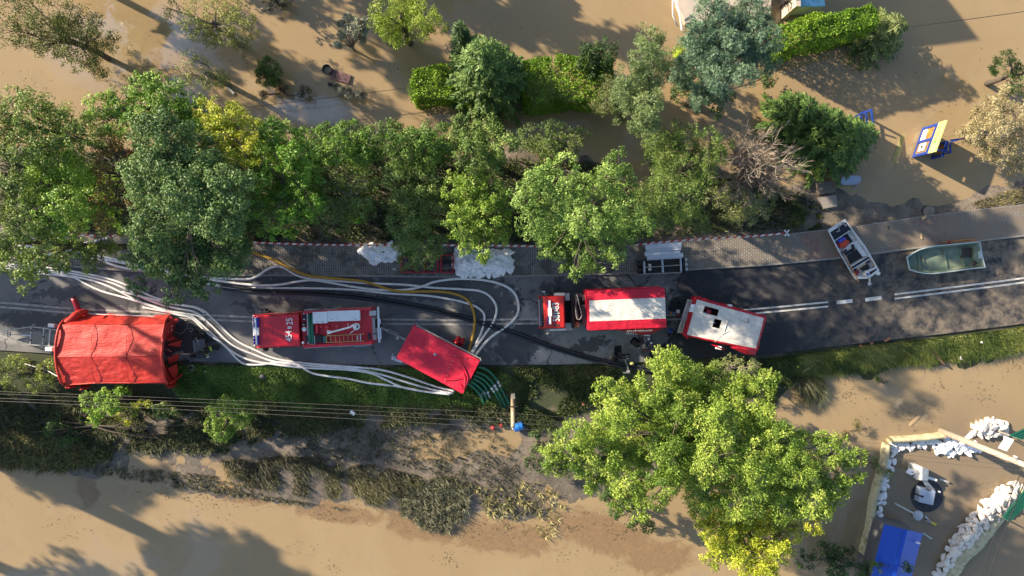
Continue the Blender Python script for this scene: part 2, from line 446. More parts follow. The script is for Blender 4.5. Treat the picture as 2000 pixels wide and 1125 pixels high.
def paving_mat():
    m, N, L, b = nodes_of('block_paving')
    g = N.new('ShaderNodeNewGeometry').outputs['Position']
    mp = N.new('ShaderNodeMapping'); mp.inputs['Rotation'].default_value = (0, 0, math.radians(90)); L.new(g, mp.inputs['Vector'])
    br = N.new('ShaderNodeTexBrick'); L.new(mp.outputs[0], br.inputs['Vector'])
    br.inputs['Scale'].default_value = 1.0; br.inputs['Brick Width'].default_value = 0.22; br.inputs['Row Height'].default_value = 0.165
    br.inputs['Mortar Size'].default_value = 0.018; br.inputs['Mortar Smooth'].default_value = 0.2; br.offset = 0.5
    br.inputs['Color1'].default_value = (0.20, 0.19, 0.175, 1); br.inputs['Color2'].default_value = (0.30, 0.285, 0.26, 1); br.inputs['Mortar'].default_value = (0.05, 0.046, 0.04, 1)
    n1 = n_noise(N, L, g, 0.9, 8, 0.68); n2 = n_noise(N, L, g, 7.0, 6, 0.7)
    col = br.outputs['Color']
    # red blocks of the driveway crossings
    for (pa, pb) in (((1566, 0), (1650, 0)), ((1745, 0), (1840, 0))):
        xa, xb = P(pa[0], 480).x, P(pb[0], 480).x
        sx = N.new('ShaderNodeSeparateXYZ'); L.new(g, sx.inputs[0])
        xx = n_math(N, L, 'ADD', sx.outputs[0], n_math(N, L, 'MULTIPLY', sx.outputs[1], 0.25 if pa[0] < 1700 else -.3))
        yb = P(pa[0], 480).y * (0.25 if pa[0] < 1700 else -.3)
        msk = n_math(N, L, 'MULTIPLY', n_range(N, L, xx, xa + yb - .05, xa + yb + .05), n_range(N, L, xx, xb + yb - .05, xb + yb + .05, 1, 0))
        red = N.new('ShaderNodeMix'); red.data_type = 'RGBA'; red.blend_type = 'MULTIPLY'; red.inputs[0].default_value = 1
        L.new(col, red.inputs[6]); red.inputs[7].default_value = (1.15, 0.55, 0.5, 1)
        col = n_mix(N, L, n_math(N, L, 'MULTIPLY', msk, 0.9 if pa[0] < 1700 else .6), col, red.outputs[2])
    sx = N.new('ShaderNodeSeparateXYZ'); L.new(g, sx.inputs[0])
    silt = n_math(N, L, 'MULTIPLY', n_range(N, L, sx.outputs[0], 8, 24, 0.25, 1.5), n_range(N, L, n1, .30, .58))
    col = n_mix(N, L, n_math(N, L, 'MULTIPLY', silt, .82, True), col, (0.20, 0.16, 0.12))
    damp = n_math(N, L, 'MULTIPLY', n_range(N, L, n_noise(N, L, g, 0.6, 8, 0.7, .5), .50, .56), n_range(N, L, sx.outputs[0], 8, 14, 1, 0))
    col = n_mix(N, L, n_math(N, L, 'MULTIPLY', damp, .6), col, (0.05, 0.046, 0.042))
    L.new(col, b.inputs['Base Color']); b.inputs['Roughness'].default_value = 0.85
    h = n_math(N, L, 'SUBTRACT', n_math(N, L, 'MULTIPLY', n2, 0.25), br.outputs['Fac'])
    L.new(n_bump(N, L, h, 0.5, 0.02), b.inputs['Normal'])
    return m

def water_mat():
    m, N, L, b = nodes_of('muddy_water')
    g = N.new('ShaderNodeNewGeometry').outputs['Position']
    n1 = n_noise(N, L, g, 0.10, 6, 0.6, 1.0); n2 = n_noise(N, L, g, 0.6, 7, 0.65, 1.5)
    col = n_mix(N, L, n_range(N, L, n1, .35, .65), (0.31, 0.222, 0.118), (0.345, 0.252, 0.138))
    fs = n_noise(N, L, g, 0.35, 9, 0.72, 2.5)
    col = n_mix(N, L, n_math(N, L, 'MULTIPLY', n_range(N, L, fs, .50, .66, 0, 1, True), .30), col, (0.26, 0.195, 0.12))
    col = n_mix(N, L, n_math(N, L, 'MULTIPLY', n_range(N, L, n_noise(N, L, g, .22, 8, .7, 1.2), .54, .70, 0, 1, True), .4), col, (0.36, 0.285, 0.175))
    # silt brought up by the bank: redder, with a wavy outer rim
    blobs = None
    for (px, py, rx, ry, rot) in ((650, 1000, 5, 1.2, -.15), (830, 1025, 4.6, 2.0, -.2), (980, 1050, 6.5, 1.9, -.1), (1180, 1045, 6, 2.2, -.3), (170, 960, 1.2, 2.0, 0.4), (1290, 1090, 4, 2, 0), (470, 970, 3, .8, -.2)):
        c = P(px, py, WATER_Z); q = n_blob(N, L, g, (c.x, c.y), rx, ry, rot)
        blobs = q if blobs is None else n_math(N, L, 'MAXIMUM', blobs, q)
    s = n_math(N, L, 'ADD', blobs, n_math(N, L, 'MULTIPLY', n_math(N, L, 'SUBTRACT', n2, 0.5), 1.1))
    s = n_range(N, L, s, 0.22, 0.5, 0, 1, True)
    streak = n_noise(N, L, g, 2.4, 9, 0.7, 2.0)
    siltc = n_mix(N, L, n_range(N, L, streak, .4, .66), (0.26, 0.165, 0.082), (0.16, 0.10, 0.06))
    col = n_mix(N, L, n_math(N, L, 'MULTIPLY', s, .8), col, siltc)
    # the pumped-out pond behind the sandbags carries darker water
    c = P(1850, 985, WATER_Z); q = n_range(N, L, n_blob(N, L, g, (c.x, c.y), 9.5, 9.5), 0.0, .5)
    col = n_mix(N, L, n_math(N, L, 'MULTIPLY', q, .6), col, (0.18, 0.145, 0.11))
    L.new(col, b.inputs['Base Color'])
    b.inputs['Roughness'].default_value = 0.07; b.inputs['IOR'].default_value = 1.5
    rip = n_noise(N, L, g, 1.6, 4, 0.5)
    L.new(n_bump(N, L, rip, 0.05, 0.05), b.inputs['Normal'])
    # oil film on the pool at the top: its coat also adds the sky's sheen there
    c = P(255, 95, WATER_Z); film = n_range(N, L, n_math(N, L, 'ADD', n_blob(N, L, g, (c.x, c.y), 7.5, 4.5, -.3), n_math(N, L, 'MULTIPLY', n_math(N, L, 'SUBTRACT', n1, .5), 1.2)), .12, .55)
    c = P(610, 213, WATER_Z); sky_sheen = n_range(N, L, n_math(N, L, 'ADD', n_blob(N, L, g, (c.x, c.y), 4.2, 1.5, -.1), n_math(N, L, 'MULTIPLY', n_math(N, L, 'SUBTRACT', n2, .5), .5)), .15, .5)  # patch of mirrored sky put in as a glossier coat, not oil
    L.new(n_math(N, L, 'MAXIMUM', film, sky_sheen), b.inputs['Coat Weight']); b.inputs['Coat IOR'].default_value = 2.3; b.inputs['Coat Roughness'].default_value = 0.05
    try:
        L.new(n_math(N, L, 'MULTIPLY', film, n_range(N, L, n2, .3, .7, 260.0, 620.0)), b.inputs['Thin Film Thickness']); b.inputs['Thin Film IOR'].default_value = 1.6
    except KeyError: pass
    return m

def strip(name, la, lb, z, m, label, cat, step=0.8):
    x0, x1 = -60.0, 60.0
    xs = np.arange(x0, x1 + .01, step)
    ya, yb = yat(la, xs), yat(lb, xs)
    vs, fs = [], []
    for i, x in enumerate(xs):
        vs += [(x, ya[i], z), (x, yb[i], z), (x, ya[i], z - .3), (x, yb[i], z - .3)]
    for i in range(len(xs) - 1):
        a, c = i * 4, i * 4 + 4
        fs += [(a + 1, c + 1, c, a), (a, c, c + 2, a + 2), (c + 1, a + 1, a + 3, c + 3)]
    mb = MB(); mb.add(vs, fs)
    o = mb.build(name, m)
    return tag(o, label, cat, kind='structure')

make_ground()
mb = MB(); mb.add([(-420, -420, WATER_Z), (420, -420, WATER_Z), (420, 420, WATER_Z), (-420, 420, WATER_Z)], [(0, 1, 2, 3)])
water = tag(mb.build('flood_water', water_mat()), 'still muddy brown flood water over gardens and field', 'water', kind='structure')
road = strip('road', KERB_W, EDGE_W, 0.0, road_mat(), 'two-lane asphalt road running between the flooded verges', 'road')
pavement = strip('pavement', PAVE_W, KERB_W + np.array([0, 0.13]), 0.12, paving_mat(), 'grey block pavement beside the road', 'pavement')

# kerb stones
ker = mat('kerb_concrete', (0.26, 0.245, 0.22), .85, var=.2, dirt=(0.1, .085, .07), dirt_amt=.25)
def kerb_stones():
    d = np.concatenate([[0], np.cumsum(np.hypot(*np.diff(KERB_W, axis=0).T))])
    kmb = MB(); kmb.prism([Vector((0, 0, .135)), Vector((.985, 0, .135)), Vector((.985, .13, .135)), Vector((0, .13, .135))], -.12)
    me = None
    for s in np.arange(0, d[-1], 1.0):
        a = np.array([np.interp(s, d, KERB_W[:, 0]), np.interp(s, d, KERB_W[:, 1])])
        c = np.array([np.interp(s + 1, d, KERB_W[:, 0]), np.interp(s + 1, d, KERB_W[:, 1])])
        if a[0] < -38.5 or a[0] > 38.5: continue
        if me is None:
            o = kmb.build('kerb_stone', ker, pavement, bevel=.012); me = o.data
        else:
            o = bpy.data.objects.new('kerb_stone', me); COL.objects.link(o); o.parent = pavement
            md = o.modifiers.new('bev', 'BEVEL'); md.width = .012; md.segments = 1
        o.location = (a[0], a[1], rnd.uniform(-.006, .006)); o.rotation_euler = (0, 0, math.atan2(c[1] - a[1], c[0] - a[0]))
kerb_stones()
# edging stones on the garden side
emb = MB()
emb.prism([Vector((0, 0, .13)), Vector((.985, 0, .13)), Vector((.985, .07, .13)), Vector((0, .07, .13))], -.12)
eme = None
for x in np.arange(-38, 38, 1.0):
    a, c = yat(PAVE_W, x), yat(PAVE_W, x + 1)
    if eme is None: o = emb.build('edging_stone', ker, pavement); eme = o.data
    else: o = bpy.data.objects.new('edging_stone', eme); COL.objects.link(o); o.parent = pavement
    o.location = (x, a, 0); o.rotation_euler = (0, 0, math.atan2(c - a, 1))

# painted lines
paint = mat('road_paint', (0.62, 0.61, 0.57), .7, var=.15, scale=3, dirt=(.16, .15, .14), dirt_amt=.38)
paint2 = mat('road_paint_worn', (0.40, 0.39, 0.37), .8, var=.2, scale=3, dirt=(.13, .125, .12), dirt_amt=.55)
def line_mark(pts, w, m, name='centre_line'):
    pw = [P(a, b) for a, b in pts]
    pl = smooth_line(pw, 6) if len(pw) > 2 else pw
    vs, fs = [], []
    for i, p in enumerate(pl):
        d = (pl[min(i + 1, len(pl) - 1)] - pl[max(i - 1, 0)]).normalized(); n = Vector((-d.y, d.x, 0))
        vs += [p + n * w / 2 + Vector((0, 0, .004)), p - n * w / 2 + Vector((0, 0, .004))]
        if i: a = 2 * i - 2; fs.append((a + 1, a + 3, a + 2, a))
    mb = MB(); mb.add(vs, fs); return mb.build(name, m, road)
for dy in (0, 8.5):
    line_mark([(-300, 570 + dy), (0, 591 + dy), (145, 603 + dy), (300, 610 + dy), (480, 619 + dy), (640, 623 + dy), (760, 624 + dy), (900, 625 + dy), (1055, 623 + dy), (1200, 620 + dy), (1340, 614 + dy)], .13, paint2)
    line_mark([(1340, 614 + dy), (1480, 603 + dy), (1617.5, 590 + dy)], .115, paint)
    line_mark([(1747, 575 + dy), (1860, 561 + dy), (2000, 543 + dy), (2300, 500 + dy)], .12, paint)
line_mark([(1634, 591), (1665, 587.5)], .26, paint, 'lane_dash')
line_mark([(1690, 585.5), (1722, 581)], .26, paint, 'lane_dash')
# storm drain cover in the pavement
mh = mat('cast_iron', (.10, .10, .10), .7, .3, var=.2)
cv = thing('drain_cover', 'square iron drain cover with a cross in the block pavement', 'drain cover', P(1016, 503, .12))
mb = MB(); mb.prism(quad(FULL, 1005, 494, 1028, 513, 0, .145), .1); mb.build('cover_plate', mat('cover_concrete', (.16, .15, .14), .85, var=.2), cv, bevel=.01)
mb = MB(); a = quad(FULL, 1010, 498, 1023, 509, 0, .152)
mb.bar(a[0], a[2], .05, .02); mb.bar(a[1], a[3], .05, .02); mb.build('rib', mh, cv)
# ------------------------------------------------------------------ vegetation
def leaf_mat():
    m = bpy.data.materials.new('leaf'); m.use_nodes = True
    N, L = m.node_tree.nodes, m.node_tree.links
    b = N['Principled BSDF']; out = N['Material Output']
    a = N.new('ShaderNodeAttribute'); a.attribute_name = 'tint'
    L.new(a.outputs['Color'], b.inputs['Base Color']); b.inputs['Roughness'].default_value = 0.5
    b.inputs['Specular IOR Level'].default_value = 0.35
    t = N.new('ShaderNodeBsdfTranslucent')
    sc = N.new('ShaderNodeMix'); sc.data_type = 'RGBA'; sc.blend_type = 'MULTIPLY'; sc.inputs[0].default_value = 1
    L.new(a.outputs['Color'], sc.inputs[6]); sc.inputs[7].default_value = (1.15, 1.2, .6, 1)
    L.new(sc.outputs[2], t.inputs['Color'])
    mx = N.new('ShaderNodeMixShader'); mx.inputs[0].default_value = 0.22
    L.new(b.outputs[0], mx.inputs[1]); L.new(t.outputs[0], mx.inputs[2]); L.new(mx.outputs[0], out.inputs['Surface'])
    return m
LEAF = leaf_mat()
BARK = mat('bark', (0.085, 0.068, 0.052), .9, var=.3, scale=8, bump=.5)
BARK_PALE = mat('bark_pale', (0.30, 0.25, 0.20), .9, var=.25, scale=8)
BARK_GREY = mat('bark_grey', (0.17, 0.145, 0.12), .9, var=.25, scale=8)

def unit(a): return a / np.maximum(np.linalg.norm(a, axis=-1, keepdims=True), 1e-9)
def sphere(n, g=rng): return unit(g.normal(size=(n, 3)))
def leaf_mesh(name, C, T, Nn, Ls, Ws, colors):
    """one diamond leaf per row: centre C, axis T, normal Nn"""
    n = len(C)
    T = unit(T); B = unit(np.cross(Nn, T)); Nn = np.cross(T, B)
    Ls, Ws = Ls[:, None], Ws[:, None]
    v = np.empty((n, 4, 3))
    v[:, 0] = C - T * Ls * .5
    v[:, 1] = C + B * Ws * .5 + Nn * Ws * .12
    v[:, 2] = C + T * Ls * .5 - Nn * Ls * .1
    v[:, 3] = C - B * Ws * .5 + Nn * Ws * .12
    me = bpy.data.meshes.new(name)
    me.vertices.add(n * 4); me.loops.add(n * 4); me.polygons.add(n)
    me.vertices.foreach_set('co', v.astype(np.float32).ravel())
    me.loops.foreach_set('vertex_index', np.arange(n * 4, dtype=np.int32))
    me.polygons.foreach_set('loop_start', np.arange(0, n * 4, 4, dtype=np.int32))
    try: me.polygons.foreach_set('loop_total', np.full(n, 4, dtype=np.int32))
    except Exception: pass
    me.update()
    at = me.attributes.new('tint', 'FLOAT_COLOR', 'POINT')
    c4 = np.ones((n, 4, 4)); c4[:, :, :3] = np.clip(colors, 0.004, .9)[:, None, :]
    at.data.foreach_set('color', c4.astype(np.float32).ravel())
    me.materials.append(LEAF)
    return me
LEAF_GAIN = 1.6
def pick_colors(n, cols, ctint, leaf_var, g):
    """cols: list of albedos; ctint in 0..1 per leaf picks along the list"""
    cols = np.array(cols); k = len(cols) - 1
    t = np.clip(ctint, 0, .9999) * k
    i = np.floor(t).astype(int); f = (t - i)[:, None]
    c = (cols[i] * (1 - f) + cols[np.minimum(i + 1, k)] * f) * LEAF_GAIN * np.array([.88, 1.0, .92]) * np.exp(g.normal(size=(n, 1)) * .12)
    return c * (1 + g.normal(size=(n, 1)) * leaf_var)
def crown_arrays(lobes, cols, dens=130, L=.24, W=.12, radial=.5, g=rng, clump=(.2, .38), fill=1.0, squash=.85, up=.45, cv=.22):
    Cs, Ts, Ns, Ct = [], [], [], []
    for (x, y, z, r) in lobes:
        lt = np.clip(.5 + g.normal() * .13, 0, 1)
        k = max(6, int(17 * r ** 1.35 * fill) + 5)
        d = sphere(k, g); d[:, 2] = np.abs(d[:, 2]) * g.choice([1, 1, 1, -.6], k); d = unit(d)
        cc = np.array([x, y, z]) + d * (r * g.uniform(.45, .92, (k, 1))) * np.array([1, 1, squash])
        rc = np.clip(r * g.uniform(clump[0], clump[1], k), .2, .75)
        for j in range(k):
            m = max(6, int(dens * 2.6 * math.sqrt(.024 / max(L * W, .006)) * rc[j] ** 2 * g.uniform(.75, 1.25)))
            e = sphere(m, g); e[:, 2] = np.where(e[:, 2] < -.35, -e[:, 2], e[:, 2])
            rr = rc[j] * g.uniform(.35, 1.15, (m, 1)) ** .7
            p = cc[j] + e * rr * np.array([1, 1, .8])
            nn = unit(e * .75 + d[j] * .4 + np.array([0, 0, up * .8]) + g.normal(size=(m, 3)) * .3)
            t = unit(e * radial + g.normal(size=(m, 3)) * (1 - radial) + np.array([0, 0, -.15]))
            Cs.append(p); Ts.append(t); Ns.append(nn)
            Ct.append(np.clip(lt + g.normal() * cv + g.normal(size=m) * .1, 0, 1))
    return np.concatenate(Cs), np.concatenate(Ts), np.concatenate(Ns), np.concatenate(Ct)
def sky_base(x, y): return max(float(ground_h(x, y)[0]) - .25, -1.2)
def trunk_part(root, base, top, r0, targets, bark, name='trunk', nbr=None):
    mb = MB()
    b, t = Vector(base), Vector(top)
    pts = [b, b + (t - b) * .35 + Vector((rnd.uniform(-.15, .15), rnd.uniform(-.15, .15), 0)), b + (t - b) * .7 + Vector((rnd.uniform(-.2, .2), rnd.uniform(-.2, .2), 0)), t]
    pts = smooth_line(pts, 3)
    mb.tube(pts, [r0 * (1.25 - .85 * i / (len(pts) - 1)) for i in range(len(pts))], 8)
    tr = mb.build(name, bark, root, smooth=True)
    for (x, y, z, r) in targets:
        e = Vector((x, y, z + r * .3)); s = b + (t - b) * rnd.uniform(.45, .95)
        m1 = s.lerp(e, .45) + Vector((rnd.uniform(-.3, .3), rnd.uniform(-.3, .3), rnd.uniform(.0, .5)))
        lm = MB(); lp = smooth_line([s, m1, e], 4)
        rr = max(.035, r0 * .38)
        lm.tube(lp, [rr * (1 - .8 * i / (len(lp) - 1)) for i in range(len(lp))], 5)
        for q in range(5):   # twigs out to the rim of the lobe
            a = rnd.uniform(0, 6.28); el = rnd.uniform(-.1, .8)
            tip = e + Vector((math.cos(a) * math.cos(el), math.sin(a) * math.cos(el), math.sin(el))) * r * .85
            st = lp[rnd.randint(len(lp) // 2, len(lp) - 1)]
            lm.tube([st, st.lerp(tip, .5) + Vector((rnd.uniform(-.1, .1), rnd.uniform(-.1, .1), .1)), tip], [rr * .35, rr * .22, rr * .08], 4)
        sub(lm, 'limb', bark, tr)
    return tr
ROOTS = {}
def tree(name, label, cat, lobes_px, ztop, cols, dens=130, L=.24, W=.12, radial=.5, bark=None, group=None, seed=1, base=None, fill=1.0, depth=2.2, r_trunk=.2, clump=(.17, .31), squash=.85, cv=.22, grow=1.0, up=.45, skirt=.8):
    """lobes_px: (x, y, radius) of each bough of foliage as measured in the photograph, optionally its height"""
    g = np.random.default_rng(seed)
    lobes = []; L, W = L * .66, W * .66
    for q in lobes_px:
        z = q[3] if len(q) > 3 else ztop - g.uniform(0, depth)
        p = P(q[0], q[1], z); r = q[2] * (CAM_H - z) / FPX * grow
        lobes.append((p.x, p.y, z - r * .6, r))
    A = np.array(lobes)
    if base is None: bx, by = A[:, 0].mean(), A[:, 1].mean()
    else: b_ = P(base[0], base[1], 0); bx, by = b_.x, b_.y
    bz = sky_base(bx, by)
    root = thing(name, label, cat, (bx, by, bz), group)
    full = list(lobes)
    for (lx, ly, lz, lr) in lobes:          # lower boughs, between the crown and the foot
        if lz < 2.2: continue
        for _ in range(3):
            if g.random() > skirt: continue
            f = g.uniform(.3, .85); z = max(lz * f, lr * .7)
            full.append((bx + (lx - bx) * (.55 + .45 * f) + g.normal() * .3, by + (ly - by) * (.55 + .45 * f) + g.normal() * .3, z, lr * g.uniform(.55, .8)))
    C, T, Nn, Ct = crown_arrays(full, cols, dens, L, W, radial, g, clump, fill, squash, up, cv)
    keep = C[:, 2] > WATER_Z + .02
    C, T, Nn, Ct = C[keep], T[keep], Nn[keep], Ct[keep]
    n = len(C)
    me = leaf_mesh('crown', C - np.array([bx, by, bz]), T, Nn, L * g.uniform(.65, 1.3, n), W * g.uniform(.65, 1.3, n), pick_colors(n, cols, Ct, .16, g))
    o = bpy.data.objects.new('crown', me); COL.objects.link(o); o.parent = root
    zt = max(A[:, 2].mean(), bz + .8)
    tg = lobes if len(lobes) <= 14 else [lobes[i] for i in g.choice(len(lobes), 14, replace=False)]
    trunk_part(root, (bx, by, bz), (A[:, 0].mean() * .7 + bx * .3, A[:, 1].mean() * .7 + by * .3, zt), r_trunk, tg, bark or BARK)
    return root
def conifer(name, label, px, py, h, R, cols, seed=1, dens=1.0, droop=.25, L=.34, W=.085, group=None, tip_px=None, low=.08):
    """px, py: foot of the tree on the ground"""
    g = np.random.default_rng(seed)
    b = P(px, py, 0); bz = sky_base(b.x, b.y)
    root = thing(name, label, 'conifer', (b.x, b.y, bz), group)
    Cs, Ts, Ns, Ct = [], [], [], []
    mbb = MB()
    nl = int(h / .33)
    for i in range(nl):
        t = low + (1 - low) * i / nl
        z = h * t
        ln0 = R * (1 - t) ** .75 + .12
        nb = max(4, int(9 * (1 - t) + 4))
        a0 = g.uniform(0, 6.28)
        for k in range(nb):
            a = a0 + 6.283 * k / nb + g.normal() * .12
            ln = ln0 * g.uniform(.72, 1.12)
            dv = np.array([math.cos(a), math.sin(a), 0])
            m = max(4, int(ln * 7 * dens))
            s = np.linspace(.18, 1, m) * ln
            p = dv * s[:, None]; p[:, 2] = z - droop * s ** 1.3 * .6 + .12 * (s / ln) ** 2 * ln
            bt = np.clip(.5 + g.normal() * .2, 0, 1)
            for rep in range(7):
                side = g.choice([-1., 1.], m); ang = g.uniform(.25, 1.05, m) * side
                off = g.uniform(0, .34, m) * (1.15 - .6 * s / ln)
                dirs = np.stack([np.cos(a + ang), np.sin(a + ang), g.normal(size=m) * .18 - .12], 1)
                Cs.append(p + dirs * off[:, None] + g.normal(size=(m, 3)) * .035); Ts.append(dirs)
                Ns.append(np.stack([g.normal(size=m) * .35, g.normal(size=m) * .35, np.ones(m)], 1))
                Ct.append(np.clip(bt + .25 * (s / ln - .5) + g.normal(size=m) * .12, 0, 1))
            if g.random() < .35:
                e = p[-1] * .85 + np.array([0, 0, p[-1, 2] * .15])
                mbb.tube([root.location + Vector((0, 0, z)), root.location + Vector(p[m // 2]), root.location + Vector(p[int(m * .8)])], [.04, .025, .012], 4)
    C, T, Nn, Ct = np.concatenate(Cs), np.concatenate(Ts), np.concatenate(Ns), np.concatenate(Ct)
    n = len(C)
    me = leaf_mesh('crown', C, T, unit(Nn), L * g.uniform(.7, 1.25, n), W * g.uniform(.7, 1.3, n), pick_colors(n, cols, Ct, .15, g))
    o = bpy.data.objects.new('crown', me); COL.objects.link(o); o.parent = root
    mb = MB(); mb.tube([root.location + Vector((0, 0, q * h)) for q in (0, .3, .7, .98)], [.2, .16, .09, .02], 7)
    tr = mb.build('trunk', BARK, root, smooth=True)
    sub(mbb, 'limb', BARK, tr)
    return root
def hedge(name, label, path_px, width_m, h, cols, seed=1, dens=330, group=None, ends=True, L=.13, W=.08):
    """clipped or grown-out hedge along a path of foot points"""
    g = np.random.default_rng(seed)
    pts = [P(a, b_, 0) for a, b_ in path_px]
    c = sum(pts, Vector()) / len(pts)
    root = thing(name, label, 'hedge', (c.x, c.y, WATER_Z), group)
    Cs, Ns, Ct = [], [], []
    for i in range(len(pts) - 1):
        a, b_ = pts[i], pts[i + 1]; ln = (b_ - a).length; d = (b_ - a).normalized(); nrm = Vector((-d.y, d.x, 0))
        per = h * 2 + width_m
        n = int(ln * per * dens)
        u = g.uniform(0, ln, n); v = g.uniform(0, per, n)
        side = np.where(v < h, -1, np.where(v > h + width_m, 1, 0))
        off = np.where(side == -1, -width_m / 2, np.where(side == 1, width_m / 2, v - h - width_m / 2))
        zz = np.where(side == -1, v, np.where(side == 1, v - h - width_m, h))
        bx = a.x + d.x * u + nrm.x * off; by = a.y + d.y * u + nrm.y * off
        bump = fbm(bx + zz * .7, by + zz * .4, .9, seed) * .34 + fbm(bx + zz, by - zz, .35, seed + 4) * .14
        nx, ny, nz = nrm.x * side, nrm.y * side, (side == 0) * 1.0
        # round the shoulders
        sh = np.clip((np.abs(off) - width_m * .5 + .25) / .25, 0, 1) * np.clip((zz - h + .25) / .25, 0, 1)
        p = np.stack([bx + nx * bump - nrm.x * np.sign(off) * sh * .12, by + ny * bump - nrm.y * np.sign(off) * sh * .12, zz + nz * bump - sh * .12], 1)
        p += g.normal(size=p.shape) * .05
        Cs.append(p); Ns.append(unit(np.stack([nx, ny, nz + .35], 1) + g.normal(size=(n, 3)) * .42))
        Ct.append(np.clip(.5 + bump * 1.1 + g.normal(size=n) * .15, 0, 1))
    if ends:
        for e, s in ((0, -1), (-1, 1)):
            a = pts[e]; d = (pts[-1] - pts[0]).normalized() * s; nrm = Vector((-d.y, d.x, 0))
            n = int(width_m * h * dens)
            v = g.uniform(-width_m / 2, width_m / 2, n); zz = g.uniform(0, h, n)
            q = fbm(v + 31, zz, .6, seed) * .4 - .25 * np.clip(np.abs(v) / (width_m / 2), 0, 1) ** 3 + .15
            Cs.append(np.stack([a.x + nrm.x * v + d.x * q, a.y + nrm.y * v + d.y * q, zz], 1) + g.normal(size=(n, 3)) * .05)
            Ns.append(unit(np.array([d.x, d.y, .4]) + g.normal(size=(n, 3)) * .4)); Ct.append(np.clip(.5 + g.normal(size=n) * .25, 0, 1))
    C, Nn, Ct = np.concatenate(Cs), np.concatenate(Ns), np.concatenate(Ct)
    C = C + np.array([0, 0, WATER_Z]); n = len(C)
    T = g.normal(size=(n, 3)) + Nn * .4 + np.array([0, 0, .5])
    me = leaf_mesh('foliage', C - np.array([c.x, c.y, WATER_Z]), T, Nn, L * g.uniform(.6, 1.4, n), W * g.uniform(.6, 1.4, n), pick_colors(n, cols, Ct, .15, g))
    o = bpy.data.objects.new('foliage', me); COL.objects.link(o); o.parent = root
    # woody inside
    mb = MB()
    for i in range(len(pts) - 1):
        a, b_ = pts[i], pts[i + 1]; ns = max(2, int((b_ - a).length / .7))
        for k in range(ns):
            q = a.lerp(b_, (k + .5) / ns)
            mb.tube([q + Vector((0, 0, -1)), q + Vector((rnd.uniform(-.2, .2), rnd.uniform(-.2, .2), h * .45)), q + Vector((rnd.uniform(-.3, .3), rnd.uniform(-.3, .3), h * .85))], [.05, .04, .015], 5)
    mb.build('stems', BARK, root)
    return root
def branchy(name, label, cat, base_px, zb, tips, bark, r0=.09, seed=3, twigs=9, group=None, depth=3, bend=.25, heads=None, cols=None):
    """bare tree: limbs from the foot to measured tips (px, py, z), each forking into twigs"""
    r = random.Random(seed)
    b = P(base_px[0], base_px[1], 0); bz = sky_base(b.x, b.y)
    root = thing(name, label, cat, (b.x, b.y, bz), group)
    st = MB(); st.tube([Vector((b.x, b.y, bz)), Vector((b.x, b.y, zb))], [r0 * 1.8, r0 * 1.3], 7)
    tr = st.build('trunk', bark, root, smooth=True)
    def fork(mb, p, d, ln, rad, lev):
        e = p + d * ln
        m = p.lerp(e, .5) + Vector((r.uniform(-1, 1), r.uniform(-1, 1), r.uniform(-1, 1))) * ln * .07
        mb.tube([p, m, e], [rad, rad * .75, rad * .45], 4, caps=False)
        if lev <= 0: return
        for q in range(r.randint(2, 4)):
            s = p.lerp(e, r.uniform(.35, 1))
            nd = (d + Vector((r.uniform(-1, 1), r.uniform(-1, 1), r.uniform(-.4, .8))) * .55).normalized()
            fork(mb, s, nd, ln * r.uniform(.35, .6), rad * .5, lev - 1)
    for (px, py, z) in tips:
        e = P(px, py, z); s = Vector((b.x, b.y, zb * r.uniform(.6, 1)))
        mb = MB(); pl = smooth_line([s, s.lerp(e, .4) + Vector((0, 0, r.uniform(0, bend) * 2)), e], 4)
        mb.tube(pl, [r0 * (1 - .82 * i / (len(pl) - 1)) for i in range(len(pl))], 5, caps=False)
        for k in range(twigs):
            i = r.randint(2, len(pl) - 2)
            d = ((pl[i + 1] - pl[i]).normalized() + Vector((r.uniform(-1, 1), r.uniform(-1, 1), r.uniform(-.3, .7))) * .6).normalized()
            fork(mb, pl[i], d, (e - s).length * r.uniform(.12, .27), r0 * .3, depth - 1)
        sub(mb, 'limb', bark, tr)
    if heads:
        g = np.random.default_rng(seed)
        lob = [(P(x, y, z).x, P(x, y, z).y, z, q * (CAM_H - z) / FPX) for x, y, q, z in heads]
        C, T, Nn, Ct = crown_arrays(lob, cols, 330, .15, .08, .5, g)
        n = len(C); me = leaf_mesh('seed_heads', C - np.array([b.x, b.y, bz]), T, Nn, .15 * g.uniform(.6, 1.3, n), .08 * g.uniform(.6, 1.3, n), pick_colors(n, cols, Ct, .15, g))
        o = bpy.data.objects.new('seed_heads', me); COL.objects.link(o); o.parent = root
    return root
def in_poly(x, y, poly):
    ins = np.zeros(len(x), bool); n = len(poly)
    for i in range(n):
        x1, y1 = poly[i]; x2, y2 = poly[(i + 1) % n]
        c = ((y1 > y) != (y2 > y)) & (x < (x2 - x1) * (y - y1) / (y2 - y1 + 1e-12) + x1)
        ins ^= c
    return ins
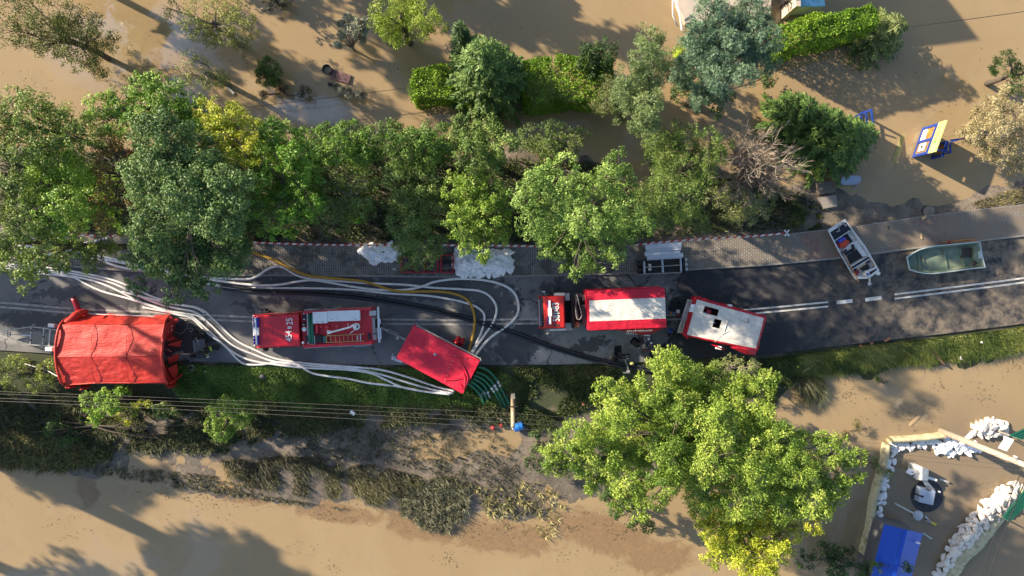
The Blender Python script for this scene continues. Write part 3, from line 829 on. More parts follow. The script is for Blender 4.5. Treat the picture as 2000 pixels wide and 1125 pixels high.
def blades(name, label, cat, poly_px, n, hgt, cols, seed=1, lean=.9, width=.022, tuft=0, zmin=WATER_Z - .05, patch=0.0, wind=(0, 0), stuff=True, patch_s=1.5):
    """grass or reeds: bent blades standing on the ground inside a measured outline"""
    g = np.random.default_rng(seed)
    poly = [(P(a, b, -.2).x, P(a, b, -.2).y) for a, b in poly_px]
    xs = [p[0] for p in poly]; ys = [p[1] for p in poly]
    def sample(k):
        ox, oy = [], []
        tot = 0
        while tot < k:
            x = g.uniform(min(xs), max(xs), k * 2); y = g.uniform(min(ys), max(ys), k * 2)
            w = in_poly(x, y, poly)
            if patch: w &= (fbm(x, y, patch_s, seed) + .22 - patch) > 0
            if not w.any(): break
            ox.append(x[w]); oy.append(y[w]); tot += int(w.sum())
        return np.concatenate(ox)[:k], np.concatenate(oy)[:k]
    if tuft:
        k = max(3, n // tuft); cx, cy = sample(k); k = len(cx)
        i = np.repeat(np.arange(k), tuft)
        a = g.uniform(0, 6.283, len(i)); rr = g.uniform(0, .22, len(i)) * hgt * 1.2
        x, y = cx[i] + np.cos(a) * rr, cy[i] + np.sin(a) * rr
        tint = np.clip(.5 + g.normal(size=k) * .25, 0, 1)[i]; sc = g.uniform(.6, 1.25, k)[i]
        dirx, diry = np.cos(a), np.sin(a)
    else:
        x, y = sample(n); a = g.uniform(0, 6.283, len(x)); tint = np.clip(.5 + fbm(x, y, 1.6, seed + 3) * 1.2, 0, 1); sc = g.uniform(.6, 1.3, len(x)) * (1 + fbm(x, y, 1.2, seed + 7) * .8)
        dirx, diry = np.cos(a), np.sin(a)
    z = ground_h(x, y)
    ok = z > zmin; x, y, z, tint, sc, dirx, diry, a = x[ok], y[ok], z[ok], tint[ok], sc[ok], dirx[ok], diry[ok], a[ok]
    m = len(x); h = hgt * sc * g.uniform(.7, 1.2, m)
    dirx = dirx + wind[0]; diry = diry + wind[1]
    ln = lean * h * g.uniform(.4, 1.1, m)
    wx, wy = -np.sin(a) * width, np.cos(a) * width
    v = np.empty((m, 5, 3))
    v[:, 0] = np.stack([x - wx, y - wy, z - .04], 1); v[:, 1] = np.stack([x + wx, y + wy, z - .04], 1)
    mx, my, mz = x + dirx * ln * .4, y + diry * ln * .4, z + h * .7
    v[:, 2] = np.stack([mx + wx * .8, my + wy * .8, mz], 1); v[:, 3] = np.stack([mx - wx * .8, my - wy * .8, mz], 1)
    v[:, 4] = np.stack([x + dirx * ln, y + diry * ln, z + h * g.uniform(.65, 1.0, m)], 1)
    me = bpy.data.meshes.new(name)
    me.vertices.add(m * 5); me.loops.add(m * 7); me.polygons.add(m * 2)
    me.vertices.foreach_set('co', v.astype(np.float32).ravel())
    base = np.arange(m)[:, None] * 5
    li = np.concatenate([base + np.array([[0, 1, 2, 3]]), base + np.array([[3, 2, 4]])], 1)
    me.loops.foreach_set('vertex_index', li.astype(np.int32).ravel())
    ls = np.stack([np.arange(m) * 7, np.arange(m) * 7 + 4], 1)
    me.polygons.foreach_set('loop_start', ls.astype(np.int32).ravel())
    try: me.polygons.foreach_set('loop_total', np.tile([4, 3], m).astype(np.int32))
    except Exception: pass
    me.update()
    at = me.attributes.new('tint', 'FLOAT_COLOR', 'POINT')
    c = pick_colors(m, cols, np.clip(tint + g.normal(size=m) * .15, 0, 1), .18, g)
    c4 = np.ones((m, 5, 4)); c4[:, :, :3] = np.clip(c, .004, .9)[:, None, :]
    at.data.foreach_set('color', c4.astype(np.float32).ravel())
    me.materials.append(LEAF)
    o = bpy.data.objects.new(name, me); COL.objects.link(o)
    tag(o, label, cat, kind='stuff' if stuff else None)
    return o

# palettes (leaf albedo)
GREEN = [(.035, .07, .012), (.075, .13, .02), (.13, .19, .03)]
BRIGHT = [(.06, .11, .015), (.14, .21, .03), (.24, .30, .05)]
YELLOWG = [(.12, .16, .012), (.24, .27, .025), (.38, .36, .04)]
GREYG = [(.045, .075, .026), (.095, .14, .048), (.17, .215, .08)]
OLIVE = [(.055, .075, .018), (.115, .15, .035), (.2, .225, .06)]
YELLOW = [(.11, .14, .012), (.24, .24, .02), (.37, .31, .04)]
BROWN = [(.07, .04, .02), (.16, .085, .035), (.24, .15, .06)]
DARK = [(.018, .035, .012), (.04, .07, .02), (.075, .11, .03)]
SPRUCE = [(.035, .065, .02), (.075, .12, .03), (.15, .19, .05)]
BLUE = [(.045, .08, .055), (.10, .145, .10), (.19, .235, .16)]
HEDGE = [(.035, .075, .008), (.09, .155, .012), (.20, .26, .02)]
PALE = [(.12, .13, .05), (.22, .22, .09), (.33, .31, .14)]
BEIGE = [(.13, .10, .05), (.28, .21, .12), (.38, .29, .19)]
GRASS = [(.045, .075, .015), (.09, .14, .028), (.16, .21, .05)]
REED = [(.035, .032, .014), (.08, .072, .026), (.16, .13, .05)]
STRAW = [(.14, .11, .05), (.26, .20, .09), (.36, .30, .15)]
# ------------------------------------------------------------------ trees of the roadside row
TR = 'trees between the road and the flooded gardens'
tree('tall_tree', 'tall grey-green leafy tree overhanging the hoses and road', 'tree', [(300, 265, 62), (365, 300, 66), (275, 345, 58), (345, 380, 72), (420, 420, 62), (285, 440, 58), (350, 470, 66, 7.5), (410, 500, 56, 7.5), (300, 505, 52, 7.5), (350, 545, 46, 7.5), (390, 565, 34, 7.5), (440, 360, 52), (310, 320, 60), (260, 500, 36, 7.5), (440, 500, 40, 7.5), (330, 580, 24, 7.5), (260, 560, 24, 7.5)], 12.5, GREYG, dens=150, L=.24, W=.13, seed=11, group=TR, base=(470, 420), r_trunk=.3)
tree('broadleaf_tree', 'olive tree by the edge of the flood, above the white hoses', 'tree', [(40, 215, 52), (100, 235, 46), (20, 275, 50), (70, 290, 46), (135, 260, 32), (-30, 240, 50), (10, 190, 30)], 11, OLIVE, dens=110, seed=12, group=TR)
tree('broadleaf_tree', 'yellow-green tree beside the rusty brown bush', 'tree', [(85, 310, 52), (115, 345, 48), (60, 360, 48), (120, 400, 44), (90, 430, 44), (130, 445, 30)], 11, BRIGHT, dens=120, seed=13, group=TR)
tree('broadleaf_tree', 'dull olive tree reaching over the white hose bundle', 'tree', [(15, 370, 48), (20, 430, 46), (45, 470, 44), (15, 510, 44), (50, 520, 34), (40, 550, 28), (-30, 460, 50), (75, 490, 30)], 13.5, OLIVE, dens=130, depth=3.5, seed=14, group=TR)
tree('broadleaf_tree', 'rich green tree standing highest at the edge of the flood', 'tree', [(185, 205, 36), (225, 195, 38), (270, 165, 36), (310, 180, 38), (335, 215, 36), (285, 215, 46), (205, 235, 36), (255, 240, 40), (300, 150, 24)], 10, [(.05, .10, .014), (.10, .17, .022), (.2, .26, .05)], dens=140, seed=15, group=TR)
tree('rusty_bush', 'rusty brown half-dead bush between green trees', 'bush', [(205, 255, 24), (197, 290, 26), (190, 330, 26), (200, 365, 24), (188, 400, 26), (192, 435, 24), (215, 270, 20)], 8, BROWN, dens=120, L=.18, W=.09, seed=16)
tree('yellow_tree', 'bright yellow autumn tree in the roadside row', 'tree', [(395, 222, 28), (430, 212, 30), (455, 240, 32), (420, 255, 34), (465, 280, 32), (440, 295, 28), (478, 310, 24), (400, 245, 26)], 11.5, YELLOW, dens=160, grow=1.2, L=.2, W=.12, seed=17, group=TR)
tree('broadleaf_tree', 'deep green tree next to the yellow one', 'tree', [(520, 260, 38), (560, 265, 36), (508, 305, 38), (565, 310, 42), (525, 350, 42), (580, 355, 38), (505, 400, 34), (555, 405, 40), (600, 400, 32), (535, 440, 32), (500, 350, 30), (590, 290, 30), (520, 455, 20)], 11, [(.035, .085, .010), (.085, .155, .018), (.18, .24, .03)], dens=140, L=.24, W=.14, seed=18, group=TR)
tree('sparse_tree', 'thin half-bare tree showing its grey branches', 'tree', [(640, 345, 34), (690, 335, 34), (670, 385, 38), (630, 410, 34), (700, 395, 30), (650, 440, 28), (715, 350, 26)], 7, [(.045, .07, .018), (.09, .125, .03), (.16, .19, .055)], dens=95, L=.18, W=.1, seed=19, group=TR, bark=BARK_GREY, fill=.8, grow=1.05)
tree('small_tree', 'low sunlit bush with fresh green leaves under the thin tree', 'bush', [(690, 420, 18), (705, 425, 14)], 3.0, [(.07, .15, .015), (.11, .2, .02), (.15, .25, .03)], dens=160, seed=20)
tree('broadleaf_tree', 'dark green tree at the water, behind the thin tree', 'tree', [(630, 262, 30), (675, 270, 36), (720, 275, 34), (655, 295, 30), (700, 300, 28)], 7.5, GREEN, dens=150, grow=1.15, seed=21, group=TR)
tree('broadleaf_tree', 'mid green tree at the water, middle of the far row', 'tree', [(760, 265, 34), (800, 275, 36), (845, 262, 34), (785, 300, 32), (830, 300, 34), (870, 285, 28)], 8, [(.04, .075, .013), (.08, .13, .022), (.16, .2, .045)], dens=150, grow=1.15, seed=22, group=TR)
tree('broadleaf_tree', 'olive-green tree at the water facing the tall spruce', 'tree', [(905, 265, 36), (945, 260, 34), (985, 285, 30), (920, 300, 36), (960, 310, 30), (895, 240, 20)], 8.5, [(.05, .078, .017), (.1, .14, .032), (.19, .22, .065)], dens=150, grow=1.15, seed=23, group=TR)
tree('broadleaf_tree', 'dusty olive tree overhanging the red crates', 'tree', [(780, 345, 38), (825, 355, 38), (785, 390, 40), (845, 400, 34), (815, 430, 38), (795, 470, 34), (845, 475, 30), (830, 505, 24), (800, 510, 24), (770, 430, 26), (860, 370, 22)], 6.5, [(.06, .085, .022), (.115, .15, .04), (.19, .225, .07)], dens=150, grow=1.1, L=.19, W=.1, seed=24, group=TR)
tree('broadleaf_tree', 'lime-green tree overhanging the larger sandbag heap', 'tree', [(885, 360, 32), (925, 350, 32), (965, 375, 34), (915, 395, 38), (895, 435, 34), (950, 425, 38), (925, 465, 32), (975, 460, 28), (945, 490, 18), (910, 480, 22), (985, 410, 22)], 7.5, [(.07, .11, .014), (.15, .21, .03), (.27, .30, .06)], dens=140, seed=25, group=TR)
tree('broadleaf_tree', 'broad fresh-green tree reaching over the pavement beside the aluminium planks', 'tree', [(1025, 385, 38), (1062, 345, 40), (1105, 330, 36), (1140, 365, 42), (1210, 315, 34), (1185, 350, 40), (1085, 395, 50), (1145, 425, 46), (1045, 430, 40), (1105, 460, 48, 6.5), (1190, 430, 42), (1235, 410, 34), (1262, 438, 24), (1140, 500, 40, 6.5), (1080, 490, 34, 6.5), (1195, 480, 38, 6.5), (1125, 535, 20, 6.5), (1230, 365, 32), (1225, 455, 34, 6.5), (1075, 455, 34, 6.5), (1050, 360, 32), (1165, 515, 26, 6.5), (1210, 505, 26, 6.5)], 13, [(.05, .09, .016), (.13, .185, .04), (.28, .33, .10)], dens=150, L=.24, W=.11, seed=26, group=TR, base=(1105, 430), r_trunk=.26, depth=4.5)
tree('small_tree', 'small dark-green tree leaning over the narrow channel', 'tree', [(1035, 268, 30), (1080, 255, 30), (1070, 290, 28), (1115, 275, 28), (1140, 262, 20)], 6.5, [(.04, .07, .014), (.09, .12, .03), (.2, .21, .07)], dens=130, L=.22, W=.07, radial=.8, seed=27, group=TR)
tree('juniper_tree', 'dull olive juniper between the bright tree and the dead one', 'tree', [(1300, 285, 38), (1345, 275, 34), (1330, 330, 40), (1300, 375, 40), (1345, 385, 40), (1290, 425, 32), (1365, 430, 30), (1320, 250, 26), (1390, 300, 30)], 10, [(.045, .065, .016), (.09, .125, .028), (.17, .2, .05)], dens=170, grow=1.12, L=.22, W=.06, radial=.8, seed=28, group=TR)
tree('juniper_tree', 'fresh green juniper touching the dead tree', 'tree', [(1390, 265, 30), (1400, 310, 32), (1385, 345, 26), (1420, 285, 20)], 9, [(.05, .085, .016), (.10, .15, .03), (.19, .23, .06)], dens=140, L=.24, W=.05, radial=.85, seed=29, group=TR)
tree('pale_shrub', 'pale yellowish shrub below the dead tree', 'shrub', [(1398, 385, 26), (1430, 375, 28), (1465, 395, 30), (1435, 415, 28), (1490, 410, 24), (1505, 385, 22), (1460, 430, 18)], 4.2, PALE, dens=120, L=.2, W=.07, radial=.7, seed=30, bark=BARK_GREY)
branchy('dead_tree', 'leafless dead tree with pale brown branches fanned out', 'tree', (1428, 345), 3.6, [(1540, 298, 8.0), (1548, 325, 7.8), (1540, 352, 7.2), (1523, 378, 6.4), (1486, 262, 8.2), (1456, 256, 7.8), (1518, 275, 8.4), (1426, 262, 6.8), (1503, 318, 8.6), (1470, 295, 8.8), (1383, 350, 4.5), (1523, 340, 8.0), (1488, 362, 7.0), (1463, 390, 5.6), (1538, 312, 8.2), (1448, 285, 8.0), (1493, 295, 8.8), (1508, 365, 6.8), (1478, 335, 8.2), (1443, 365, 6.0), (1412, 300, 7.0), (1420, 275, 7.2), (1435, 390, 5.5), (1455, 320, 8.6), (1445, 300, 8.4), (1480, 330, 8.8), (1520, 345, 8.0), (1500, 375, 6.4), (1405, 375, 4.8)], BARK_PALE, seed=5, twigs=22, r0=.095, depth=3)
conifer('dark_conifer', 'dark green spruce next to the dead tree', 1572, 258, 6.5, 2.2, SPRUCE, seed=31, group='spruces by the flooded driveway')
conifer('dark_conifer', 'dark green spruce hiding the blue notice board', 1600, 292, 7.5, 3.0, SPRUCE, seed=32, group='spruces by the flooded driveway')
conifer('dark_conifer', 'dark spruce standing in the channel behind the dead tree', 1530, 232, 6.0, 2.1, SPRUCE, seed=35, group='spruces by the flooded driveway')
conifer('dark_conifer', 'low dark spruce reaching over the blue notice stand', 1648, 278, 5.0, 2.1, SPRUCE, seed=34, group='spruces by the flooded driveway')
tree('thuja_bush', 'sunlit yellow-green bush above the oval plastic table', 'bush', [(1655, 320, 20), (1670, 300, 20), (1630, 325, 22), (1605, 335, 18)], 2.8, [(.07, .11, .012), (.13, .18, .02), (.22, .25, .04)], dens=150, L=.22, W=.06, radial=.8, seed=33)
# ------------------------------------------------------------------ gardens beyond the channel
conifer('tall_spruce', 'tall spruce standing in the flood between two bright hedges', 952, 172, 11.0, 3.3, SPRUCE, seed=41, dens=1.15)
conifer('thin_spruce', 'thin dark spruce top behind the tall spruce', 912, 118, 8.5, .9, DARK, seed=42)
hedge('bright_hedge', 'bright green overgrown hedge beside the tall spruce', [(815, 178), (880, 172), (935, 185), (975, 195)], 2.3, 2.3, HEDGE, seed=43)
hedge('bright_hedge', 'rounded yellow-green hedge under the soft pine', [(1025, 180), (1080, 170), (1130, 172), (1185, 175)], 3.2, 2.9, HEDGE, seed=44)
tree('dark_shrub', 'dark green shrub behind the rounded hedge', 'shrub', [(1150, 100, 26), (1185, 95, 30), (1175, 125, 30), (1140, 120, 20)], 5, DARK, dens=150, seed=45)
PINE = [(.06, .085, .035), (.125, .155, .065), (.22, .245, .11)]
tree('soft_pine', 'soft grey-green pine beside the blue spruce', 'pine', [(1275, 70, 30), (1265, 105, 38), (1235, 140, 34), (1280, 145, 38), (1250, 180, 32), (1275, 195, 32), (1268, 228, 28), (1295, 110, 28), (1215, 170, 24), (1275, 245, 16), (1230, 195, 22)], 10.5, PINE, dens=210, L=.22, W=.055, radial=.9, seed=46, base=(1240, 240), clump=(.18, .3), fill=1.6, skirt=1.0)
tree('olive_pine', 'short olive pine in front of the rounded hedge', 'pine', [(1195, 165, 26), (1185, 195, 26), (1210, 195, 24), (1180, 210, 16)], 5.5, [(.07, .075, .03), (.13, .13, .05), (.2, .2, .08)], dens=170, L=.2, W=.05, radial=.9, seed=47)
tree('blue_spruce', 'big blue-green spruce by the house terrace', 'conifer', [(1375, 55, 40), (1425, 35, 46), (1480, 55, 42), (1395, 100, 44), (1450, 105, 48), (1500, 105, 38), (1415, 140, 34), (1475, 15, 38), (1350, 85, 28), (1460, 145, 28), (1395, 10, 34), (1510, 70, 30), (1405, 165, 18), (1430, 75, 46)], 12.5, BLUE, dens=230, L=.2, W=.06, radial=.9, seed=48, base=(1350, 200), clump=(.18, .3), r_trunk=.28, fill=1.7, skirt=1.0)
tree('lime_shrub', 'small lime-yellow shrub between the pine and the blue spruce', 'shrub', [(1335, 90, 18), (1345, 105, 14)], 3.5, [(.13, .19, .01), (.25, .31, .02), (.34, .37, .03)], dens=160, L=.16, W=.08, seed=49)
tree('dark_shrub', 'dark shrub at the foot of the blue spruce', 'shrub', [(1340, 150, 30), (1380, 175, 28), (1330, 185, 24), (1500, 150, 26), (1420, 190, 20)], 3.5, DARK, dens=150, seed=50)
hedge('clipped_hedge', 'tall clipped hedge with its top lit yellow by the sun', [(1495, 100), (1560, 84), (1660, 62)], 1.6, 3.9, HEDGE, seed=51)
conifer('spiky_juniper', 'spiky grey-green juniper at the end of the clipped hedge', 1705, 75, 4.8, 2.3, [(.07, .085, .03), (.15, .165, .06), (.25, .25, .1)], seed=52, dens=1.1, droop=.1, L=.42, W=.06)
tree('yellow_green_tree', 'feathery yellow-green tree at the far garden edge', 'tree', [(740, 15, 36), (790, 10, 40), (830, 20, 32), (770, 45, 34), (815, 50, 26), (735, 45, 22), (790, -30, 40), (755, 65, 16)], 6.5, [(.09, .12, .012), (.18, .22, .025), (.3, .32, .05)], dens=130, L=.22, W=.06, radial=.7, seed=53)
tree('sparse_tree', 'thin olive tree with branches hanging over the water', 'tree', [(375, 20, 32), (420, 15, 36), (455, 40, 28), (400, 60, 32), (360, 55, 26), (440, 75, 22), (330, 15, 26), (470, 5, 24)], 6, [(.08, .085, .02), (.16, .155, .04), (.24, .22, .07)], dens=75, L=.17, W=.09, seed=54, bark=BARK_GREY)
tree('sparse_tree', 'small drooping tree growing out of the water', 'tree', [(365, 110, 24), (390, 125, 26), (375, 150, 22), (410, 145, 22), (430, 155, 18), (355, 135, 18), (400, 165, 14)], 4.5, [(.07, .085, .02), (.14, .15, .04), (.24, .24, .08)], dens=60, L=.15, W=.08, seed=55, bark=BARK_GREY, base=(438, 160))
tree('sparse_tree', 'large dark olive tree spreading low over the flood', 'tree', [(20, 20, 40), (70, 30, 42), (40, 60, 36), (100, 60, 34), (85, 95, 28), (120, 105, 26), (140, 70, 26), (0, 55, 34), (110, 20, 36), (145, 125, 18), (60, 90, 22), (160, 100, 22), (175, 125, 15), (180, 40, 24), (150, 25, 28), (185, 75, 18), (30, -20, 40)], 6.5, [(.05, .055, .018), (.10, .10, .03), (.19, .18, .06)], dens=80, L=.17, W=.09, seed=56, bark=BARK)
tree('round_shrub', 'round dark-green shrub standing in the flood', 'shrub', [(520, 128, 22), (510, 150, 20), (535, 148, 20), (522, 142, 26)], 2.6, [(.035, .065, .015), (.07, .11, .025), (.12, .15, .045)], dens=330, L=.2, W=.06, radial=.85, seed=57)
tree('brown_shrub', 'withered brown shrub beside the round green one', 'shrub', [(545, 170, 16), (570, 175, 18), (595, 180, 14), (512, 185, 12), (530, 182, 14)], 1.0, [(.035, .028, .02), (.07, .055, .04), (.16, .11, .07)], dens=330, L=.16, W=.05, radial=.8, seed=58)
branchy('dead_shrub', 'grey dried shrub with silt-caked seed heads above the water', 'shrub', (690, 95), .3, [(665, 55, 2.2), (672, 40, 2.4), (688, 32, 2.5), (700, 45, 2.5), (712, 60, 2.2), (655, 72, 1.6), (660, 90, 1.2), (705, 75, 1.8), (680, 60, 2.6), (695, 65, 2.4), (715, 42, 2.0)], BARK_GREY, seed=8, twigs=6, r0=.05, depth=2, heads=[(668, 48, 9, 2.4), (680, 35, 9, 2.4), (692, 40, 8, 2.4), (700, 50, 10, 2.5), (690, 65, 12, 2.5), (710, 62, 8, 2.0), (668, 70, 9, 1.6), (660, 88, 7, 1.2), (706, 78, 8, 1.6), (680, 58, 9, 2.5), (712, 42, 6, 2.0)], cols=[(.16, .135, .11), (.30, .26, .21), (.42, .37, .31)])
tree('dead_leaves', 'low silt-covered shrub by the brown door', 'shrub', [(668, 178, 9), (685, 182, 12), (705, 186, 11), (722, 192, 8), (740, 196, 6), (655, 168, 6)], .9, [(.06, .055, .045), (.16, .14, .12), (.32, .29, .25)], dens=380, L=.15, W=.07, seed=60, bark=BARK_GREY, r_trunk=.04)
tree('dark_shrub', 'dark bare shrub at the top beyond the flooded lawn', 'shrub', [(520, 2, 18), (550, 0, 18), (535, -18, 24)], 2.5, [(.03, .025, .02), (.06, .05, .04), (.1, .09, .07)], dens=110, seed=61)
tree('beige_shrub', 'big beige flowering shrub beside the notice boards', 'shrub', [(1945, 210, 28), (1975, 190, 30), (1920, 245, 24), (1960, 250, 34), (1990, 230, 32), (1930, 275, 24), (1975, 290, 32), (1995, 320, 26), (2020, 260, 40), (1910, 265, 14)], 4.5, BEIGE, dens=170, L=.16, W=.09, seed=62, bark=BARK_GREY)
tree('dark_shrub', 'dark green pine above the beige flowering shrub', 'pine', [(1975, 125, 20), (1985, 150, 20), (1972, 108, 12), (2005, 140, 24), (1995, 175, 16)], 3.5, DARK, dens=200, L=.2, W=.06, radial=.85, seed=63)
# ------------------------------------------------------------------ verge towards the field
BIG = [(1310, 720, 44), (1345, 750, 48), (1280, 775, 48), (1395, 745, 40), (1440, 775, 44), (1500, 755, 34), (1190, 770, 38), (1215, 815, 44), (1170, 830, 26), (1330, 815, 54), (1410, 830, 52), (1485, 825, 46), (1540, 860, 42), (1125, 860, 38), (1175, 890, 48), (1115, 905, 40), (1240, 880, 52), (1320, 890, 54), (1400, 900, 50), (1475, 900, 48), (1560, 920, 48), (1630, 890, 44), (1665, 930, 32), (1680, 895, 24), (1235, 950, 44), (1165, 945, 36), (1300, 960, 42), (1375, 975, 42), (1450, 985, 50), (1535, 985, 50), (1605, 985, 42), (1255, 1000, 28), (1595, 935, 40), (1640, 965, 34), (1490, 940, 44), (1210, 985, 24), (1085, 890, 32), (1075, 910, 22), (1260, 830, 44), (1360, 935, 42)]
tree('walnut_tree', 'largest tree, wide yellow-green crown over the lower verge', 'tree', BIG, 10.5, [(.06, .10, .014), (.16, .21, .03), (.34, .35, .075)], dens=165, L=.25, W=.1, radial=.65, seed=70, base=(1335, 830), r_trunk=.4, depth=3.2, fill=1.25, grow=1.06)
tree('golden_tree', 'golden-yellow tree in front of the largest crown', 'tree', [(1420, 1050, 46), (1480, 1060, 48), (1545, 1045, 40), (1385, 1030, 28), (1465, 1100, 46), (1530, 1095, 36), (1405, 1095, 32), (1590, 1030, 28), (1440, 1020, 30), (1500, 1130, 40)], 8, [(.12, .15, .012), (.28, .28, .025), (.46, .40, .05)], dens=165, L=.26, W=.1, radial=.65, seed=71, base=(1380, 960))
tree('dark_shrub', 'dark green shrub under the largest crown at the flood edge', 'shrub', [(1210, 1000, 26), (1245, 1020, 24), (1265, 1035, 16), (1190, 975, 20)], 3.5, DARK, dens=150, seed=72)
tree('dark_shrub', 'dark green bush beside the blue barrel', 'shrub', [(1050, 880, 20), (1060, 910, 20), (1045, 850, 14), (1075, 850, 18), (1035, 905, 14)], 2.2, [(.03, .055, .015), (.07, .10, .03), (.15, .17, .06)], dens=150, seed=73)
tree('dark_shrub', 'dark bush between the golden tree and the blue roof', 'shrub', [(1620, 1085, 30), (1660, 1095, 28), (1690, 1115, 24), (1640, 1125, 30), (1580, 1100, 24)], 3.0, DARK, dens=140, seed=74)
tree('dark_shrub', 'dark twig bush growing before the blue roof', 'shrub', [(1775, 1112, 10), (1715, 1110, 14), (1765, 1125, 12)], 3.4, DARK, dens=120, seed=75, r_trunk=.05)
tree('leafy_branch', 'thin sapling beside the yellow flood barrier', 'sapling', [(1722, 918, 14), (1738, 925, 10), (1712, 905, 12)], 3.0, [(.05, .06, .02), (.11, .12, .04), (.2, .19, .07)], dens=90, seed=76, r_trunk=.04)
tree('pale_shrub', 'pale silvery shrub behind the white-topped trailer', 'shrub', [(1400, 715, 14), (1430, 708, 18), (1455, 725, 16), (1420, 735, 14), (1475, 715, 12)], 3.4, PALE, dens=130, L=.16, W=.08, seed=77, bark=BARK_GREY)
tree('leafy_bush', 'yellow-green bush next to the red tent', 'bush', [(20, 712, 24), (50, 722, 26), (85, 728, 26), (105, 745, 18), (15, 745, 24), (60, 752, 22), (-15, 720, 26), (95, 712, 16)], 2.6, [(.07, .085, .014), (.15, .165, .03), (.26, .26, .06)], dens=160, L=.18, W=.09, seed=78)
tree('small_tree', 'bright young tree below the red tent', 'tree', [(165, 785, 22), (195, 780, 24), (185, 805, 24), (205, 800, 20), (180, 820, 14), (222, 790, 14)], 4.6, [(.07, .13, .012), (.15, .23, .025), (.26, .32, .05)], dens=160, seed=79)
tree('yellow_bush', 'small yellow bush next to the bright young tree', 'bush', [(240, 800, 13), (252, 795, 9), (232, 815, 9)], 3.2, YELLOW, dens=110, L=.18, W=.1, seed=80)
tree('small_tree', 'young green tree under the power lines', 'tree', [(420, 805, 24), (450, 800, 22), (440, 830, 28), (415, 835, 22), (465, 825, 18), (430, 855, 18)], 4.8, [(.06, .105, .014), (.13, .185, .028), (.23, .27, .06)], dens=160, seed=81)
tree('dark_shrub', 'dark green shrub below the bright young tree', 'shrub', [(110, 820, 28), (140, 840, 26), (95, 845, 22), (170, 845, 18), (120, 865, 18)], 2.2, DARK, dens=140, seed=82)
tree('small_sapling', 'slim pale sapling between two young trees', 'sapling', [(305, 800, 10), (312, 812, 10)], 3.0, [(.08, .10, .03), (.15, .165, .05), (.22, .23, .08)], dens=130, seed=83, r_trunk=.04)
tree('dark_shrub', 'brown withered scrub along the lower bank', 'shrub', [(20, 800, 24), (60, 815, 22), (30, 850, 24), (-10, 830, 24), (240, 840, 22), (290, 850, 22), (340, 850, 22), (370, 830, 18), (270, 825, 18)], 1.6, [(.03, .03, .012), (.065, .06, .022), (.12, .11, .045)], dens=120, L=.2, W=.05, radial=.8, seed=84)['kind'] = 'stuff'
tree('water_weed', 'leafy weed clump floating near the lower bank', 'weeds', [(1715, 742, 8), (1722, 752, 8), (1728, 738, 6)], .2, [(.04, .06, .015), (.07, .10, .025), (.12, .15, .04)], dens=160, L=.14, W=.07, seed=85, r_trunk=.02)
tree('weed_bush', 'straw-coloured weeds at the water beyond the largest tree', 'weeds', [(1665, 838, 14), (1680, 832, 12), (1690, 845, 10), (1655, 850, 8)], .7, REED, dens=170, L=.22, W=.04, radial=.85, seed=86, r_trunk=.02)
# ------------------------------------------------------------------ trees outside the picture whose shade falls into it
OUT = 'trees outside the picture that shade it'
def outside(px, py, h, r, seed, clear=.3, cols=GREEN, trunk=.25, n=14):
    g = np.random.default_rng(seed); b = P(px, py, 0)
    lob = []
    for i in range(n):
        a = g.uniform(0, 6.28); q = math.sqrt(g.uniform(0, 1)) * r * .75; z = h * g.uniform(clear + .08, .92)
        k = 1 - abs((z / h - clear) / (1 - clear) - .45) * .9
        lob.append((b.x + math.cos(a) * q * k, b.y + math.sin(a) * q * k, z, r * g.uniform(.3, .45)))
    bz = sky_base(b.x, b.y); root = thing('shade_tree', 'tree standing outside the picture, seen only by its shade', 'tree', (b.x, b.y, bz), OUT)
    C, T, Nn, Ct = crown_arrays(lob, cols, 85, .32, .2, .5, g)
    m = len(C); me = leaf_mesh('crown', C - np.array([b.x, b.y, bz]), T, Nn, np.full(m, .32), np.full(m, .2), pick_colors(m, cols, Ct, .15, g))
    o = bpy.data.objects.new('crown', me); COL.objects.link(o); o.parent = root
    trunk_part(root, (b.x, b.y, bz), (b.x, b.y, h * .85), trunk, lob[:8], BARK)
for i, a in enumerate(((-150, 400, 17, 3.4, .6, .2, 12), (-130, 838, 15, 4.6, .42, .75, 18), (-330, 950, 13, 4.0, .42, .5, 14), (-120, 300, 11, 4.0, .2, .25, 14), (-260, 430, 8.5, 3.4, .2, .25, 12), (-200, 700, 10, 3.2, .15, .22, 14), (-360, 660, 11, 3.6, .15, .22, 14), (-420, 350, 10, 3.6, .2, .25, 12), (-480, 560, 9, 3.4, .2, .25, 12),
                       (330, -130, 9, 3.2, .2, .22, 12), (480, -170, 8, 3.0, .2, .2, 12), (130, -60, 10, 3.4, .2, .25, 12), (640, -170, 9, 3.2, .2, .22, 12), (880, -90, 7, 2.8, .2, .2, 12), (700, -110, 6.5, 2.6, .2, .2, 12))):
    outside(a[0], a[1], a[2], a[3], 200 + i, a[4], trunk=a[5], n=a[6])

